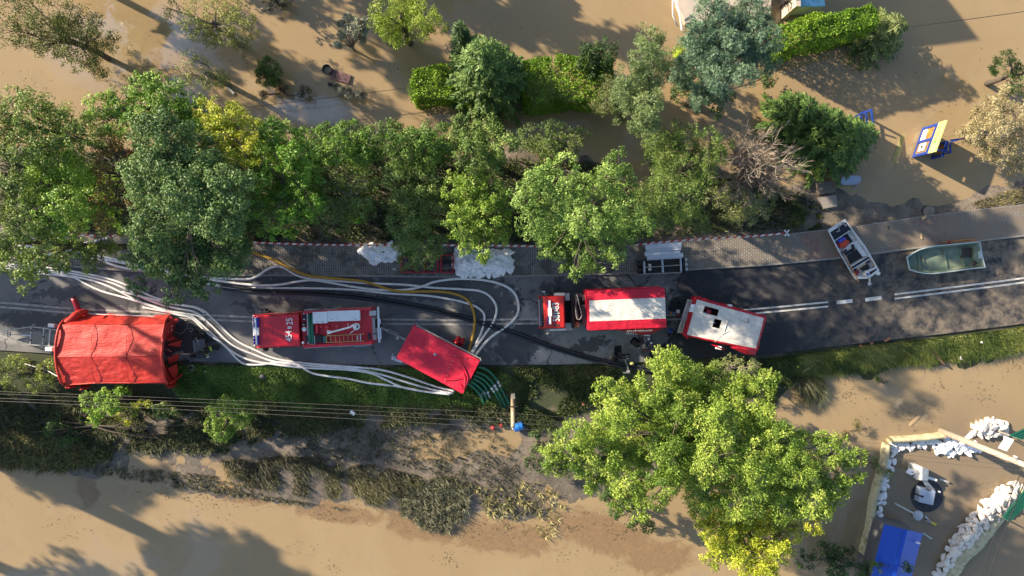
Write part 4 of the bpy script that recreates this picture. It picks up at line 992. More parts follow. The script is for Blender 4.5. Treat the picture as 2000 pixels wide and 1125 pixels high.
# ------------------------------------------------------------------ grass, reeds, litter on the banks
blades('verge_grass', 'green grass on the verge below the road', 'grass', [(352, 712), (600, 717), (960, 718), (1000, 735), (980, 790), (900, 800), (700, 800), (500, 800), (360, 790), (340, 760)], 42000, .22, GRASS, seed=1, lean=.9, width=.018)
blades('verge_weeds', 'darker weeds under the power lines', 'grass', [(0, 760), (350, 780), (700, 790), (1000, 790), (1020, 830), (900, 825), (700, 835), (450, 870), (200, 880), (0, 870)], 27000, .34, [(.022, .028, .010), (.05, .052, .02), (.10, .09, .04)], seed=2, lean=.9, width=.022, patch=.08)
blades('bank_reeds', 'straw-coloured reeds along the lower bank', 'reeds', [(-10, 850), (120, 860), (230, 890), (120, 915), (0, 908)], 9000, .6, REED, seed=3, lean=1.0, width=.03, tuft=14)
blades('bank_reeds', 'flattened dark reeds at the waterline', 'reeds', [(430, 900), (560, 890), (700, 900), (820, 930), (830, 960), (760, 985), (680, 985), (560, 965), (450, 945)], 6500, .36, [(.022, .020, .012), (.05, .044, .022), (.13, .105, .05)], seed=4, lean=1.3, width=.018, patch=.14, patch_s=1.1, wind=(.5, -.5))
blades('bank_reeds', 'silt-covered weeds beside the shallow pool', 'reeds', [(780, 970), (860, 930), (915, 945), (910, 1000), (870, 1040), (790, 1030)], 7000, .5, [(.04, .035, .025), (.09, .08, .05), (.2, .17, .11)], seed=5, lean=1.0, width=.02, tuft=16)
blades('mud_tufts', 'thin grass stalks poking out of the shallow mud', 'grass', [(560, 850), (760, 825), (950, 830), (1010, 880), (1010, 960), (1060, 1000), (980, 1020), (900, 940), (760, 900), (600, 900)], 7000, .26, [(.03, .03, .025), (.07, .065, .045), (.15, .12, .08)], seed=6, lean=1.0, width=.016, tuft=9, zmin=WATER_Z - .3)
blades('mud_tufts', 'thin stalks in the silt below the reeds', 'grass', [(120, 905), (420, 930), (520, 970), (700, 1000), (560, 985), (380, 960), (200, 930)], 3500, .22, [(.04, .035, .025), (.09, .075, .05), (.2, .16, .1)], seed=7, lean=1.0, width=.016, tuft=8, zmin=WATER_Z - .2)
blades('verge_grass', 'rough grass by the utility pole and largest tree', 'grass', [(960, 718), (1240, 712), (1500, 700), (1560, 720), (1560, 770), (1500, 800), (1160, 790), (1040, 850), (1010, 800)], 20000, .28, [(.02, .03, .008), (.045, .06, .016), (.11, .10, .04)], seed=8, lean=1.0, width=.02, patch=.12)
blades('verge_grass', 'long flattened yellow-green grass beside the far lane', 'grass', [(1500, 700), (1700, 674), (1860, 656), (2000, 638), (2100, 625), (2100, 670), (2000, 683), (1850, 702), (1760, 710), (1600, 730), (1540, 745)], 38000, .3, [(.03, .045, .010), (.075, .09, .02), (.18, .165, .05)], seed=9, lean=1.3, width=.022, wind=(.2, -.6))
blades('bank_reeds', 'clump of withered reeds hanging into the water', 'reeds', [(1555, 735), (1610, 735), (1605, 770), (1575, 775)], 3500, .7, [(.05, .045, .025), (.10, .09, .05), (.2, .18, .1)], seed=10, lean=1.2, width=.02, wind=(-.1, -.8), zmin=WATER_Z - .4)
blades('garden_undergrowth', 'undergrowth beneath the roadside trees', 'undergrowth', [(0, 300), (600, 290), (1150, 315), (1400, 345), (1560, 375), (1600, 400), (1560, 445), (1250, 465), (1050, 475), (480, 468), (0, 440)], 26000, .45, [(.015, .022, .006), (.035, .045, .012), (.08, .09, .025)], seed=11, lean=.9, width=.03)
blades('silt_weeds', 'sparse weeds in the silt by the driveway', 'grass', [(1530, 400), (1600, 380), (1620, 440), (1560, 455)], 3000, .25, [(.03, .03, .015), (.05, .055, .02), (.09, .09, .035)], seed=12, lean=.9, width=.02, patch=.1)
blades('silt_weeds', 'yellow weeds on the bank by the pavement end', 'grass', [(1900, 395), (1970, 372), (2060, 350), (2060, 378), (1985, 398), (1900, 408)], 1300, .16, [(.06, .05, .02), (.13, .105, .045), (.22, .17, .08)], seed=13, lean=1.0, width=.02)
blades('dead_stalks', 'bleached stalks standing in the silted field edge', 'stalks', [(920, 940), (1060, 940), (1120, 1010), (1080, 1060), (960, 1030)], 900, .35, STRAW, seed=14, lean=1.2, width=.025, tuft=9, zmin=WATER_Z - .6, patch=.05)

def specks(name, label, cat, poly_px, n, cols, seed, size=.09, clusters=12, spread=1.2, z=WATER_Z + .012):
    g = np.random.default_rng(seed)
    poly = [(P(a, b, WATER_Z).x, P(a, b, WATER_Z).y) for a, b in poly_px]; xs = [p[0] for p in poly]; ys = [p[1] for p in poly]
    c = np.stack([g.uniform(min(xs), max(xs), clusters), g.uniform(min(ys), max(ys), clusters)], 1)
    i = g.integers(0, clusters, n); a = g.normal(size=(n, 2)) * spread * g.uniform(.3, 1.2, clusters)[i][:, None] * np.array([1.3, .7])
    p = c[i] + a; k = in_poly(p[:, 0], p[:, 1], poly) & (ground_h(p[:, 0], p[:, 1]) < WATER_Z); p = p[k]; m = len(p)
    C = np.column_stack([p, np.full(m, z) + g.uniform(0, .015, m)]); T = np.column_stack([g.normal(size=(m, 2)), g.normal(size=m) * .1])
    N_ = np.tile([0., 0, 1], (m, 1)) + g.normal(size=(m, 3)) * .15
    me = leaf_mesh(name, C, T, N_, size * g.uniform(.5, 2.0, m), size * .5 * g.uniform(.5, 1.4, m), pick_colors(m, cols, g.uniform(0, 1, m), .2, g))
    o = bpy.data.objects.new(name, me); COL.objects.link(o); tag(o, label, cat, kind='stuff')
DEB = [(.03, .025, .015), (.07, .055, .03), (.16, .12, .07)]
specks('floating_debris', 'leaf litter and twigs drifting on the field flood', 'debris', [(0, 930), (600, 990), (1060, 1040), (1400, 1060), (1500, 1125), (0, 1125)], 700, DEB, 3, .08, 26, 1.0)
specks('floating_debris', 'leaf litter along the silted bank', 'debris', [(100, 905), (500, 960), (900, 990), (1250, 1000), (1250, 1060), (900, 1050), (500, 1000), (100, 940)], 2200, DEB, 4, .09, 60, .8)
specks('floating_debris', 'leaf litter drifting on the garden flood', 'debris', [(0, 0), (900, 0), (1200, 100), (1100, 230), (400, 240), (0, 200)], 700, DEB, 5, .08, 30, .9)
specks('floating_debris', 'leaf litter drifting near the notice boards', 'debris', [(1550, 100), (2000, 60), (2000, 340), (1750, 400), (1700, 330)], 420, DEB, 6, .08, 24, .8)
specks('floating_debris', 'leaf litter drifting beside the far verge', 'debris', [(1560, 740), (2000, 690), (2000, 830), (1750, 850), (1600, 820)], 420, DEB, 7, .09, 22, .7)
specks('floating_debris', 'leaf litter drifting in the sandbagged yard', 'debris', [(1750, 880), (1980, 920), (1850, 1060), (1720, 1030)], 200, DEB, 8, .07, 16, .6)

blades('bank_scrub', 'dark dry scrub on the bank below the young trees', 'scrub', [(0, 800), (250, 820), (470, 830), (560, 850), (430, 885), (300, 885), (120, 885), (0, 880)], 11000, .4, [(.022, .022, .011), (.042, .045, .018), (.10, .09, .04)], seed=21, lean=1.0, width=.024, tuft=12, patch=.04)
# ------------------------------------------------------------------ shared paints
RED = mat('fire_red', (0.62, 0.014, 0.03), .32, var=.06, coat=.4, dirt=(.25, .05, .04), dirt_amt=.12)
RED_D = mat('deck_red', (0.50, 0.016, 0.03), .6, var=.18, dirt=(.18, .06, .05), dirt_amt=.3)
TARP_R = mat('tarpaulin_red', (0.64, 0.014, 0.045), .46, var=.1, bump=.85, bscale=2.6, dirt=(.40, .03, .05), dirt_amt=.2, stretch=((1.0, 5.0, 1), (0, 0, .9)))
TARP_W = mat('tarpaulin_white', (0.70, 0.68, 0.64), .55, var=.08, bump=.85, bscale=2.6, dirt=(.50, .47, .42), dirt_amt=.25, stretch=((1.0, 5.0, 1), (0, 0, .9)))
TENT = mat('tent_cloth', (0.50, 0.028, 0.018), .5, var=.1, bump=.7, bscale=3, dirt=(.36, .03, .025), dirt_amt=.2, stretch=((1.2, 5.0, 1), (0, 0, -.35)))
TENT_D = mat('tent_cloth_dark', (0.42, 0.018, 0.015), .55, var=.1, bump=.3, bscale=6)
WHITE = mat('white_paint', (0.82, 0.82, 0.82), .4, var=.05)
WHITE_D = mat('white_box_paint', (0.80, 0.81, 0.83), .5, var=.06, dirt=(.45, .43, .4), dirt_amt=.2)
BLACK = mat('black_rubber', (0.018, 0.018, 0.02), .75, var=.2)
DKGREY = mat('dark_grey', (0.055, 0.058, 0.062), .6, var=.2)
ALU = mat('aluminium', (0.62, 0.64, 0.66), .38, .75, var=.1)
STEEL = mat('galvanised_steel', (0.46, 0.45, 0.42), .5, .5, var=.2)
GLASS = mat('dark_glass', (0.012, 0.014, 0.018), .08, var=.1)
BLUEL = mat('blue_lens', (0.015, 0.03, 0.32), .2, var=.1)
GREENH = mat('green_hose', (0.012, 0.16, 0.095), .5, var=.1, bump=.3, bscale=40)
WOODY = mat('varnished_wood', (0.42, 0.26, 0.09), .55, var=.2, scale=10)
LETTER = mat('lettering_white', (0.78, 0.77, 0.76), .5, var=.03)
SILV = mat('silver_box', (0.50, 0.50, 0.49), .45, .5, var=.12)

def wheel(parent, c, r, w, axis):
    mb = MB(); ax = Vector(axis).normalized()
    mb.lathe(c, [(r * .62, -w / 2), (r * .93, -w / 2), (r, -w * .3), (r, w * .3), (r * .93, w / 2), (r * .62, w / 2)], 18, axis=ax)
    ty = mb.build('wheel', BLACK, parent, smooth=False)
    mb = MB(); mb.lathe(c, [(0.0, -w * .3), (r * .6, -w * .42), (r * .62, w * .42), (r * .25, w * .36), (0.0, w * .36)], 14, axis=ax)
    sub(mb, 'rim', STEEL, ty)
    return ty

# ------------------------------------------------------------------ fire engine 454 25
F1 = Fr(480, 580, 6.6667); S1 = -0.0537
def q1(x0, y0, x1, y1, z): return quad(F1, x0, y0, x1, y1, S1, z)
def fire_engine():
    mid = F1(870, 411, 0); t = thing('fire_engine', 'red fire engine numbered 454 25 with white roof boxes and ladder', 'fire engine', (mid.x, mid.y, 0))
    ax = (F1(1000, 0, 0) - F1(0, 1000 * -S1, 0)).normalized(); side = Vector((-ax.y, ax.x, 0))
    # chassis and wheels
    mb = MB(); mb.prism(q1(200, 235, 1680, 590, .95), .55); mb.build('chassis', DKGREY, t)
    for zx, yt in ((330, 0), (1250, 0)):
        for s in (-1, 1):
            c = F1(zx, 441 - (zx - 330) * .0537, .5) + side * (s * 1.06); wheel(t, Vector((c.x, c.y, .5)), .5, .32, side)
    # cab: raked front, rounded roof
    top = q1(150, 228, 700, 652, 2.75); low = q1(108, 220, 705, 662, 1.75); bot = q1(108, 220, 705, 662, .6)
    mb = MB(); mb.prism(top, 0, bottom=[Vector((p.x, p.y, 1.75)) for p in low]); cab = mb.build('cab', RED, t, bevel=.09)
    mb = MB(); mb.prism([Vector((p.x, p.y, 1.745)) for p in low], .6); sub(mb, 'lower_body', RED, cab, bevel=.04)
    mb = MB(); mb.prism(q1(185, 240, 690, 305, 2.772), 2.72); mb.prism(q1(200, 560, 690, 640, 2.772), 2.72); sub(mb, 'roof_ridge', RED, cab, bevel=.015)
    mb = MB(); mb.prism(q1(250, 378, 350, 492, 2.775), 2.73); sub(mb, 'roof_hatch', RED, cab, bevel=.008)
    f0, f3 = top[0], top[3]; l0, l3 = low[0], low[3]
    n = -ax * .012
    ws = [f0.lerp(f3, .06).lerp(l0.lerp(l3, .06), .15), f0.lerp(f3, .94).lerp(l0.lerp(l3, .94), .15), f0.lerp(f3, .94).lerp(l0.lerp(l3, .94), .9), f0.lerp(f3, .06).lerp(l0.lerp(l3, .06), .9)]
    mb = MB(); mb.add([p + n for p in ws] + [p - n for p in ws], [(0, 1, 2, 3), (7, 6, 5, 4), (0, 4, 5, 1), (1, 5, 6, 2), (2, 6, 7, 3), (3, 7, 4, 0)]); sub(mb, 'windscreen', GLASS, cab)
    for a, b_, s in ((0, 1, 1), (3, 2, -1)):
        for u0, u1 in ((.08, .45), (.52, .9)):
            w = [top[a].lerp(top[b_], u).lerp(low[a].lerp(low[b_], u), v) + side * s * .012 for u, v in ((u0, .18), (u1, .18), (u1, .85), (u0, .85))]
            mb = MB(); mb.add(w, [(0, 1, 2, 3)]); sub(mb, 'side_window', GLASS, cab, solid=.01)
    # light bar
    lb = MB(); lb.prism(q1(120, 268, 140, 622, 2.93), 2.74); bar = lb.build('light_bar', WHITE, t, bevel=.02)
    for (ya, yb, m) in ((268, 300, BLUEL), (304, 336, BLUEL), (340, 392, BLUEL), (400, 500, WHITE), (506, 536, BLUEL), (540, 580, BLUEL), (584, 622, BLUEL)):
        for xa, xb in ((98, 119), (141, 166)):
            mb = MB(); mb.prism(q1(xa, ya, xb, yb, 2.90), 2.75); sub(mb, 'lamp_lens', m, bar, bevel=.01)
    # number
    up = side; ctr = F1(567, 421, 2.78)
    d = ax
    def put(txt, zy, sz, xs=.80): text_part(txt, sz, F1(567 + (zy - 421) * -S1 * -1, zy, 2.782), up, -ax, LETTER, t, 'number_lettering', xscale=xs, bold=.008)
    put('454', 508, .62); put('25', 318, .62)
    mb = MB(); mb.prism(q1(545, 384, 594, 414, 2.785), 2.77); pl = mb.build('number_plate_mark', LETTER, t)
    text_part('S', .14, F1(570, 399, 2.79), up, -ax, RED_D, t, 'number_lettering')
    # mirrors
    for (x0, y0, x1, y1) in ((200, 158, 262, 208), (268, 184, 300, 204), (222, 668, 268, 712)):
        mb = MB(); mb.prism(q1(x0, y0, x1, y1, 2.35), 1.85); mb.build('mirror', BLACK, t, bevel=.03)
    # body
    body = MB(); body.prism(q1(732, 164, 1640, 640, 2.5), .7); bd = body.build('body', RED, t, bevel=.02)
    mb = MB(); mb.prism(q1(740, 178, 1630, 620, 2.505), 2.45); sub(mb, 'roof_deck', RED_D, bd)
    for ya, yb in ((162, 196), (604, 640)):
        mb = MB(); mb.prism(q1(745, ya, 1640, yb, 2.68), 2.5); sub(mb, 'roof_rail', RED, bd, bevel=.02)
    for ya, yb in ((156, 163), (640, 648)):
        mb = MB(); mb.prism(q1(760, ya, 1640, yb, 2.42), 2.3); sub(mb, 'side_trim', STEEL, bd)
    for s, yy in ((1, 163), (-1, 641)):
        for k in range(4):
            mb = MB(); x0 = 760 + k * 218
            p = q1(x0, yy - 3, x0 + 200, yy + 3, 2.2); mb.prism(p, 1.0); sub(mb, 'roller_shutter', ALU, bd)
    for (x0, y0, x1, y1, z) in ((735, 192, 782, 228, 2.66), (738, 238, 784, 300, 2.64), (736, 322, 776, 372, 2.66)):
        mb = MB(); mb.prism(q1(x0, y0, x1, y1, z), 2.5); o = mb.build('roof_lamp', BLACK, t, bevel=.02)
        mb = MB(); mb.prism(q1(x0 + 8, y1 - 14, x1 - 12, y1 - 5, z + .01), z - .05); sub(mb, 'lamp_lens', WHITE, o)
    for (zx, zy, r) in ((766, 418, .165), (750, 594, .1)):
        mb = MB(); mb.lathe(F1(zx, zy, 2.5), [(r, 0), (r, .1), (r * .85, .15), (0, .16)], 18); mb.build('vent_cap', WHITE, t, smooth=True)
    # suction hoses in their cradle
    for zx in (828, 862):
        mb = MB(); mb.tube([F1(zx, 225, 2.66), F1(zx + 10, 598, 2.66)], .085, 12); h = mb.build('suction_hose', GREENH, t, smooth=True)
        mb = MB()
        for zy in (218, 602): mb.lathe(F1(zx + (10 if zy > 400 else 0), zy, 2.66), [(.09, -.04), (.09, .04)], 10, axis=side)
        sub(mb, 'coupling', BLACK, h)
    mb = MB()
    for a, b_ in (((800, 205), (880, 205)), ((800, 205), (812, 608)), ((812, 608), (902, 612)), ((902, 612), (895, 500)), ((800, 350), (890, 350)), ((806, 460), (892, 465))):
        mb.bar(F1(*a, 2.62), F1(*b_, 2.62), .05)
    mb.build('hose_cradle', ALU, t)
    # white boxes
    for (x0, y0, x1, y1, z) in ((874, 196, 1054, 340, 2.92), (1059, 181, 1480, 311, 2.86)):
        mb = MB(); mb.prism(quad(F1, x0, y0, x1, y1, -.03, z - .03), 2.5); bx = mb.build('roof_box', WHITE_D, t, bevel=.015)
        mb = MB(); mb.prism(quad(F1, x0 - 3, y0 - 3, x1 + 3, y1 + 3, -.03, z), z - .029); sub(mb, 'box_lid', WHITE_D, bx, bevel=.012)
        for xx in (x0 + 60, x1 - 60):
            mb = MB(); mb.prism(quad(F1, xx, y1 - 22, xx + 10, y1 - 12, 0, z + .02), z - .01); sub(mb, 'lid_latch', DKGREY, bx)
    # water cannon
    mb = MB(); mb.lathe(F1(1442, 385, 2.5), [(.25, 0), (.25, .06), (.13, .08), (.13, .32), (.11, .36), (0, .36)], 22); wc = mb.build('water_cannon', WHITE, t)
    mb = MB(); pl = [F1(1442, 385, 2.85), F1(1395, 365, 2.95), F1(1360, 392, 2.93), F1(1140, 450, 2.9), F1(1120, 455, 2.9), F1(1065, 458, 2.9)]
    mb.tube(pl, [.09, .075, .065, .06, .07, .17], 12); sub(mb, 'barrel', WHITE, wc, smooth=True)
    mb = MB(); mb.bar(F1(1430, 420, 2.85), F1(1355, 475, 2.85), .035); mb.bar(F1(1330, 380, 2.95), F1(1330, 345, 2.95), .03); sub(mb, 'handle', WHITE, wc)
    mb = MB(); mb.lathe(F1(1446, 385, 2.86), [(.1, 0), (.1, .02), (0, .02)], 14); sub(mb, 'pivot', BLACK, wc)
    for (zx, zy, r) in ((1068, 395, .16), (1197, 387, .145), (985, 385, .11)):
        mb = MB(); mb.lathe(F1(zx, zy, 2.5), [(r, 0), (r, .07), (r * .7, .11), (0, .12)], 18); mb.build('deck_lid', RED, t, smooth=True)
    mb = MB(); mb.lathe(F1(922, 355, 2.62), [(.06, 0), (.1, .04), (.1, .58), (.05, .66), (0, .66)], 12, axis=-side); mb.build('extinguisher', RED, t, smooth=True)
    mb = MB(); mb.prism(q1(912, 495, 988, 598, 2.78), 2.5); mb.build('pump_box', BLACK, t, bevel=.03)
    mb = MB(); mb.prism(q1(770, 505, 806, 590, 2.7), 2.5); mb.build('pump_box', BLACK, t, bevel=.03)
    mb = MB(); mb.prism(q1(998, 512, 1050, 598, 2.7), 2.5); mb.build('canvas_bag', mat('teal_canvas', (.05, .13, .14), .8, var=.2), t, bevel=.04)
    # ladder
    ld = MB()
    for (a, b_) in (((1045, 507), (1545, 482)), ((1040, 594), (1545, 572))): ld.bar(F1(*a, 2.72), F1(*b_, 2.72), .045, .07)
    lad = ld.build('ladder', WOODY, t)
    for k in range(9):
        zx = 1050 + k * 56
        mb = MB(); mb.bar(F1(zx, 507 - (zx - 1045) * .05, 2.72), F1(zx + 4, 594 - (zx - 1045) * .044, 2.72), .035, .035); sub(mb, 'rung', WOODY, lad)
    mb = MB(); mb.bar(F1(1490, 480, 2.76), F1(1498, 580, 2.76), .05); mb.bar(F1(1455, 500, 2.75), F1(1463, 570, 2.75), .05); sub(mb, 'ladder_hook', ALU, lad)
    mb = MB(); mb.prism(q1(1590, 470, 1620, 560, 2.72), 2.5); mb.build('ladder_stop', BLACK, t, bevel=.01)
    # rear
    mb = MB(); mb.prism(q1(1608, 178, 1695, 245, 2.66), 2.3); mb.build('rear_locker', SILV, t, bevel=.03)
    mb = MB(); mb.prism(q1(1640, 265, 1685, 560, 2.3), 1.2); mb.build('rear_panel', SILV, t, bevel=.02)
    mb = MB(); mb.prism(q1(1672, 300, 1722, 410, 2.25), .8); mb.build('light_mast', BLACK, t, bevel=.03)
    rk = MB(); rk.bar(F1(1722, 128, 2.4), F1(1742, 590, 2.4), .12, .1); r_ = rk.build('rear_rack', WHITE_D, t, bevel=.01)
    for (a, b_) in (((1745, 280), (1750, 350)), ((1722, 395), (1735, 560)), ((1752, 400), (1758, 545)), ((1736, 560), (1742, 595))):
        mb = MB(); mb.bar(F1(*a, 2.46), F1(*b_, 2.46), .11, .08); sub(mb, 'rack_bar', ALU, r_)
    for zx, zy in ((1734, 250), (1740, 480)):
        mb = MB(); mb.bar(F1(1660, zy, 2.3), F1(zx, zy, 2.38), .05); sub(mb, 'rack_stay', DKGREY, r_)
    # bumper
    mb = MB(); mb.prism(q1(92, 240, 118, 640, .95), .5); mb.build('bumper', WHITE, t, bevel=.03)
fire_engine()

# ------------------------------------------------------------------ covered pump trailer
F2 = Fr(740, 620, 7.032)
def pump_trailer():
    A, B, C, D = (475, 105), (1390, 590), (1150, 1050), (235, 560)
    z = 1.95
    c = F2(810, 580, 0); t = thing('pump_trailer', 'pump trailer under a smooth red tarpaulin, hoses on both ends', 'trailer', (c.x, c.y, 0))
    top = [F2(*p, z) for p in (A, B, C, D)]
    mb = MB(); mb.patch(top, 60, 34, .035, 1.1, -.06, 3.0, aniso=(1.2, .8))
    cov = mb.build('tarpaulin', TARP_R, t, smooth=True)
    # hanging sides
    for i in range(4):
        a, b_ = top[i], top[(i + 1) % 4]; mb = MB()
        o1 = (b_ - a).normalized(); o = Vector((o1.y, -o1.x, 0)) * (-.02)
        mb.patch([a, a + Vector((0, 0, -1.15)) - o * 3, b_ + Vector((0, 0, -1.15)) - o * 3, b_], 10, 26, .05, 1.6, 0, 5.0 + i, edge=False)
        vs = mb.v
        for j in range(27): vs[j * 11] = a.lerp(b_, j / 26)
        sub(mb, 'side_skirt', TARP_R, cov, smooth=True)
    # folds and stitched rim of the loose corner
    for pts, r in (([(1110, 570), (1150, 650), (1200, 760), (1220, 850), (1180, 980)], .035), ([(900, 858), (1000, 860), (1080, 850), (1150, 838)], .03), ([(1150, 750), (1185, 830), (1180, 920), (1165, 990)], .045), ([(1090, 900), (1130, 930), (1150, 990)], .04), ([(430, 290), (480, 380)], .012), ([(470, 290), (492, 375)], .012), ([(340, 455), (430, 430)], .012), ([(380, 470), (455, 425)], .012), ([(1390, 590), (1250, 560), (1120, 560), (1030, 545)], .018)):
        mb = MB(); pl = smooth_line([F2(a, b_, z + .05) for a, b_ in pts], 5); k = len(pl)
        mb.tube(pl, [r * (.25 + math.sin(math.pi * i / (k - 1))) for i in range(k)], 6); sub(mb, 'fold', TARP_R, cov, smooth=True)
    for a in [(1045, 522), (1190, 570), (1250, 577), (1010, 598), (990, 645), (968, 690), (950, 735), (935, 800), (915, 850), (1345, 612), (965, 925), (1020, 943), (905, 880), (975, 1010)][:13]:
        mb = MB(); mb.lathe(F2(*a, z + .045), [(.025, 0), (.025, .02), (0, .022)], 8); sub(mb, 'eyelet', ALU, cov)
    mb = MB(); mb.lathe(F2(772, 507, z + .04), [(.09, 0), (.09, .03), (.05, .04)], 16); e = sub(mb, 'vent_ring', ALU, cov)
    mb = MB(); mb.lathe(F2(775, 507, z + .08), [(.045, 0), (0, .006)], 12); sub(mb, 'vent_hole', BLACK, cov)
    # frame, axle
    zf = .55
    mb = MB(); mb.prism([F2(520, 95, zf + .1), F2(1400, 555, zf + .1), F2(1165, 1020, zf + .1), F2(265, 550, zf + .1)], zf); fr = mb.build('frame', STEEL, t)
    mb = MB(); mb.bar(F2(510, 105, 1.75), F2(1385, 560, 1.75), .08, .1); mb.bar(F2(1390, 552, 1.75), F2(1400, 600, 1.75), .08, .1); sub(mb, 'top_rail', STEEL, fr)
    ax = (F2(1390, 590) - F2(475, 105)).normalized(); sd = Vector((-ax.y, ax.x, 0))
    for s in (1, -1):
        for k in (-.4, .4):
            cc = F2(812, 578, .38) + ax * k + sd * s * 1.0; wheel(t, Vector((cc.x, cc.y, .36)), .36, .24, sd)
    # drawbar to the engine
    mb = MB()
    mb.bar(F2(30, 140, .75), F2(125, 185, .75), .14); mb.bar(F2(110, 190, .72), F2(250, 250, .72), .05); mb.bar(F2(130, 165, .72), F2(265, 230, .72), .05)
    mb.bar(F2(255, 250, .7), F2(420, 330, .65), .12); db = mb.build('drawbar', STEEL, t)
    mb = MB(); mb.lathe(F2(272, 272, .3), [(.09, 0), (.09, .55), (.12, .55), (.12, .62), (.05, .62)], 12); sub(mb, 'jack', STEEL, db)
    # outrigger
    mb = MB(); mb.bar(F2(320, 612, .7), F2(215, 575, .7), .16, .12); og = mb.build('outrigger', ALU, t)
    mb = MB(); mb.prism([F2(170, 545, .78), F2(215, 530, .78), F2(235, 560, .78), F2(175, 590, .78)], .62); mb.tube([F2(195, 560, .02), F2(195, 560, .9)], .05, 8); mb.bar(F2(175, 550, .85), F2(195, 488, 1.1), .02); sub(mb, 'support_leg', ALU, og)
pump_trailer()
RAGR = mat('red_plastic_sheet', (.34, .008, .02), .3, var=.2)
def crumple(name, label, cat, F, cpx, rpx, z0, h, m, seed, group=None, sq=1.0, stretch=(1, 1), rot=0.0, parent=None, n=(22, 14), amp=.4):
    """a crumpled soft heap"""
    c = F(cpx[0], cpx[1], z0 + h * .5); r = (F(cpx[0] + rpx, cpx[1], z0 + h * .5) - c).length
    vs, fs = [], []
    nu, nv = n
    for j in range(nv + 1):
        ph = math.pi * .5 * (1 - j / nv) if False else math.pi * j / nv
        for i in range(nu):
            a = 2 * math.pi * i / nu
            d = Vector((math.sin(ph) * math.cos(a), math.sin(ph) * math.sin(a), math.cos(ph)))
            f = 1 + amp * mnoise.fractal(d * 1.7 + Vector((seed, seed * .7, 0)), .8, 2.0, 3) - amp * .5 * abs(mnoise.noise(d * 4 + Vector((seed, 0, 0))))
            x, y = d.x * r * f * stretch[0], d.y * r * f * stretch[1]
            vs.append(Vector((c.x + x * math.cos(rot) - y * math.sin(rot), c.y + x * math.sin(rot) + y * math.cos(rot), max(z0, z0 + h * .45 + d.z * h * .55 * f))))
    for j in range(nv):
        for i in range(nu):
            k = (i + 1) % nu
            fs.append((j * nu + i, (j + 1) * nu + i, (j + 1) * nu + k, j * nu + k))
    mb = MB(); mb.add(vs, fs)
    if parent is not None: return mb.build(name, m, parent, smooth=True)
    return single(mb, name, m, label, cat, (c.x, c.y, z0), group, smooth=True)
crumple('red_plastic_sheet', 'crumpled glossy red sheet heaped against the pump trailer', 'plastic sheet', F2, (1090, 365), 85, 0, 1.1, RAGR, 4.2, amp=.7)

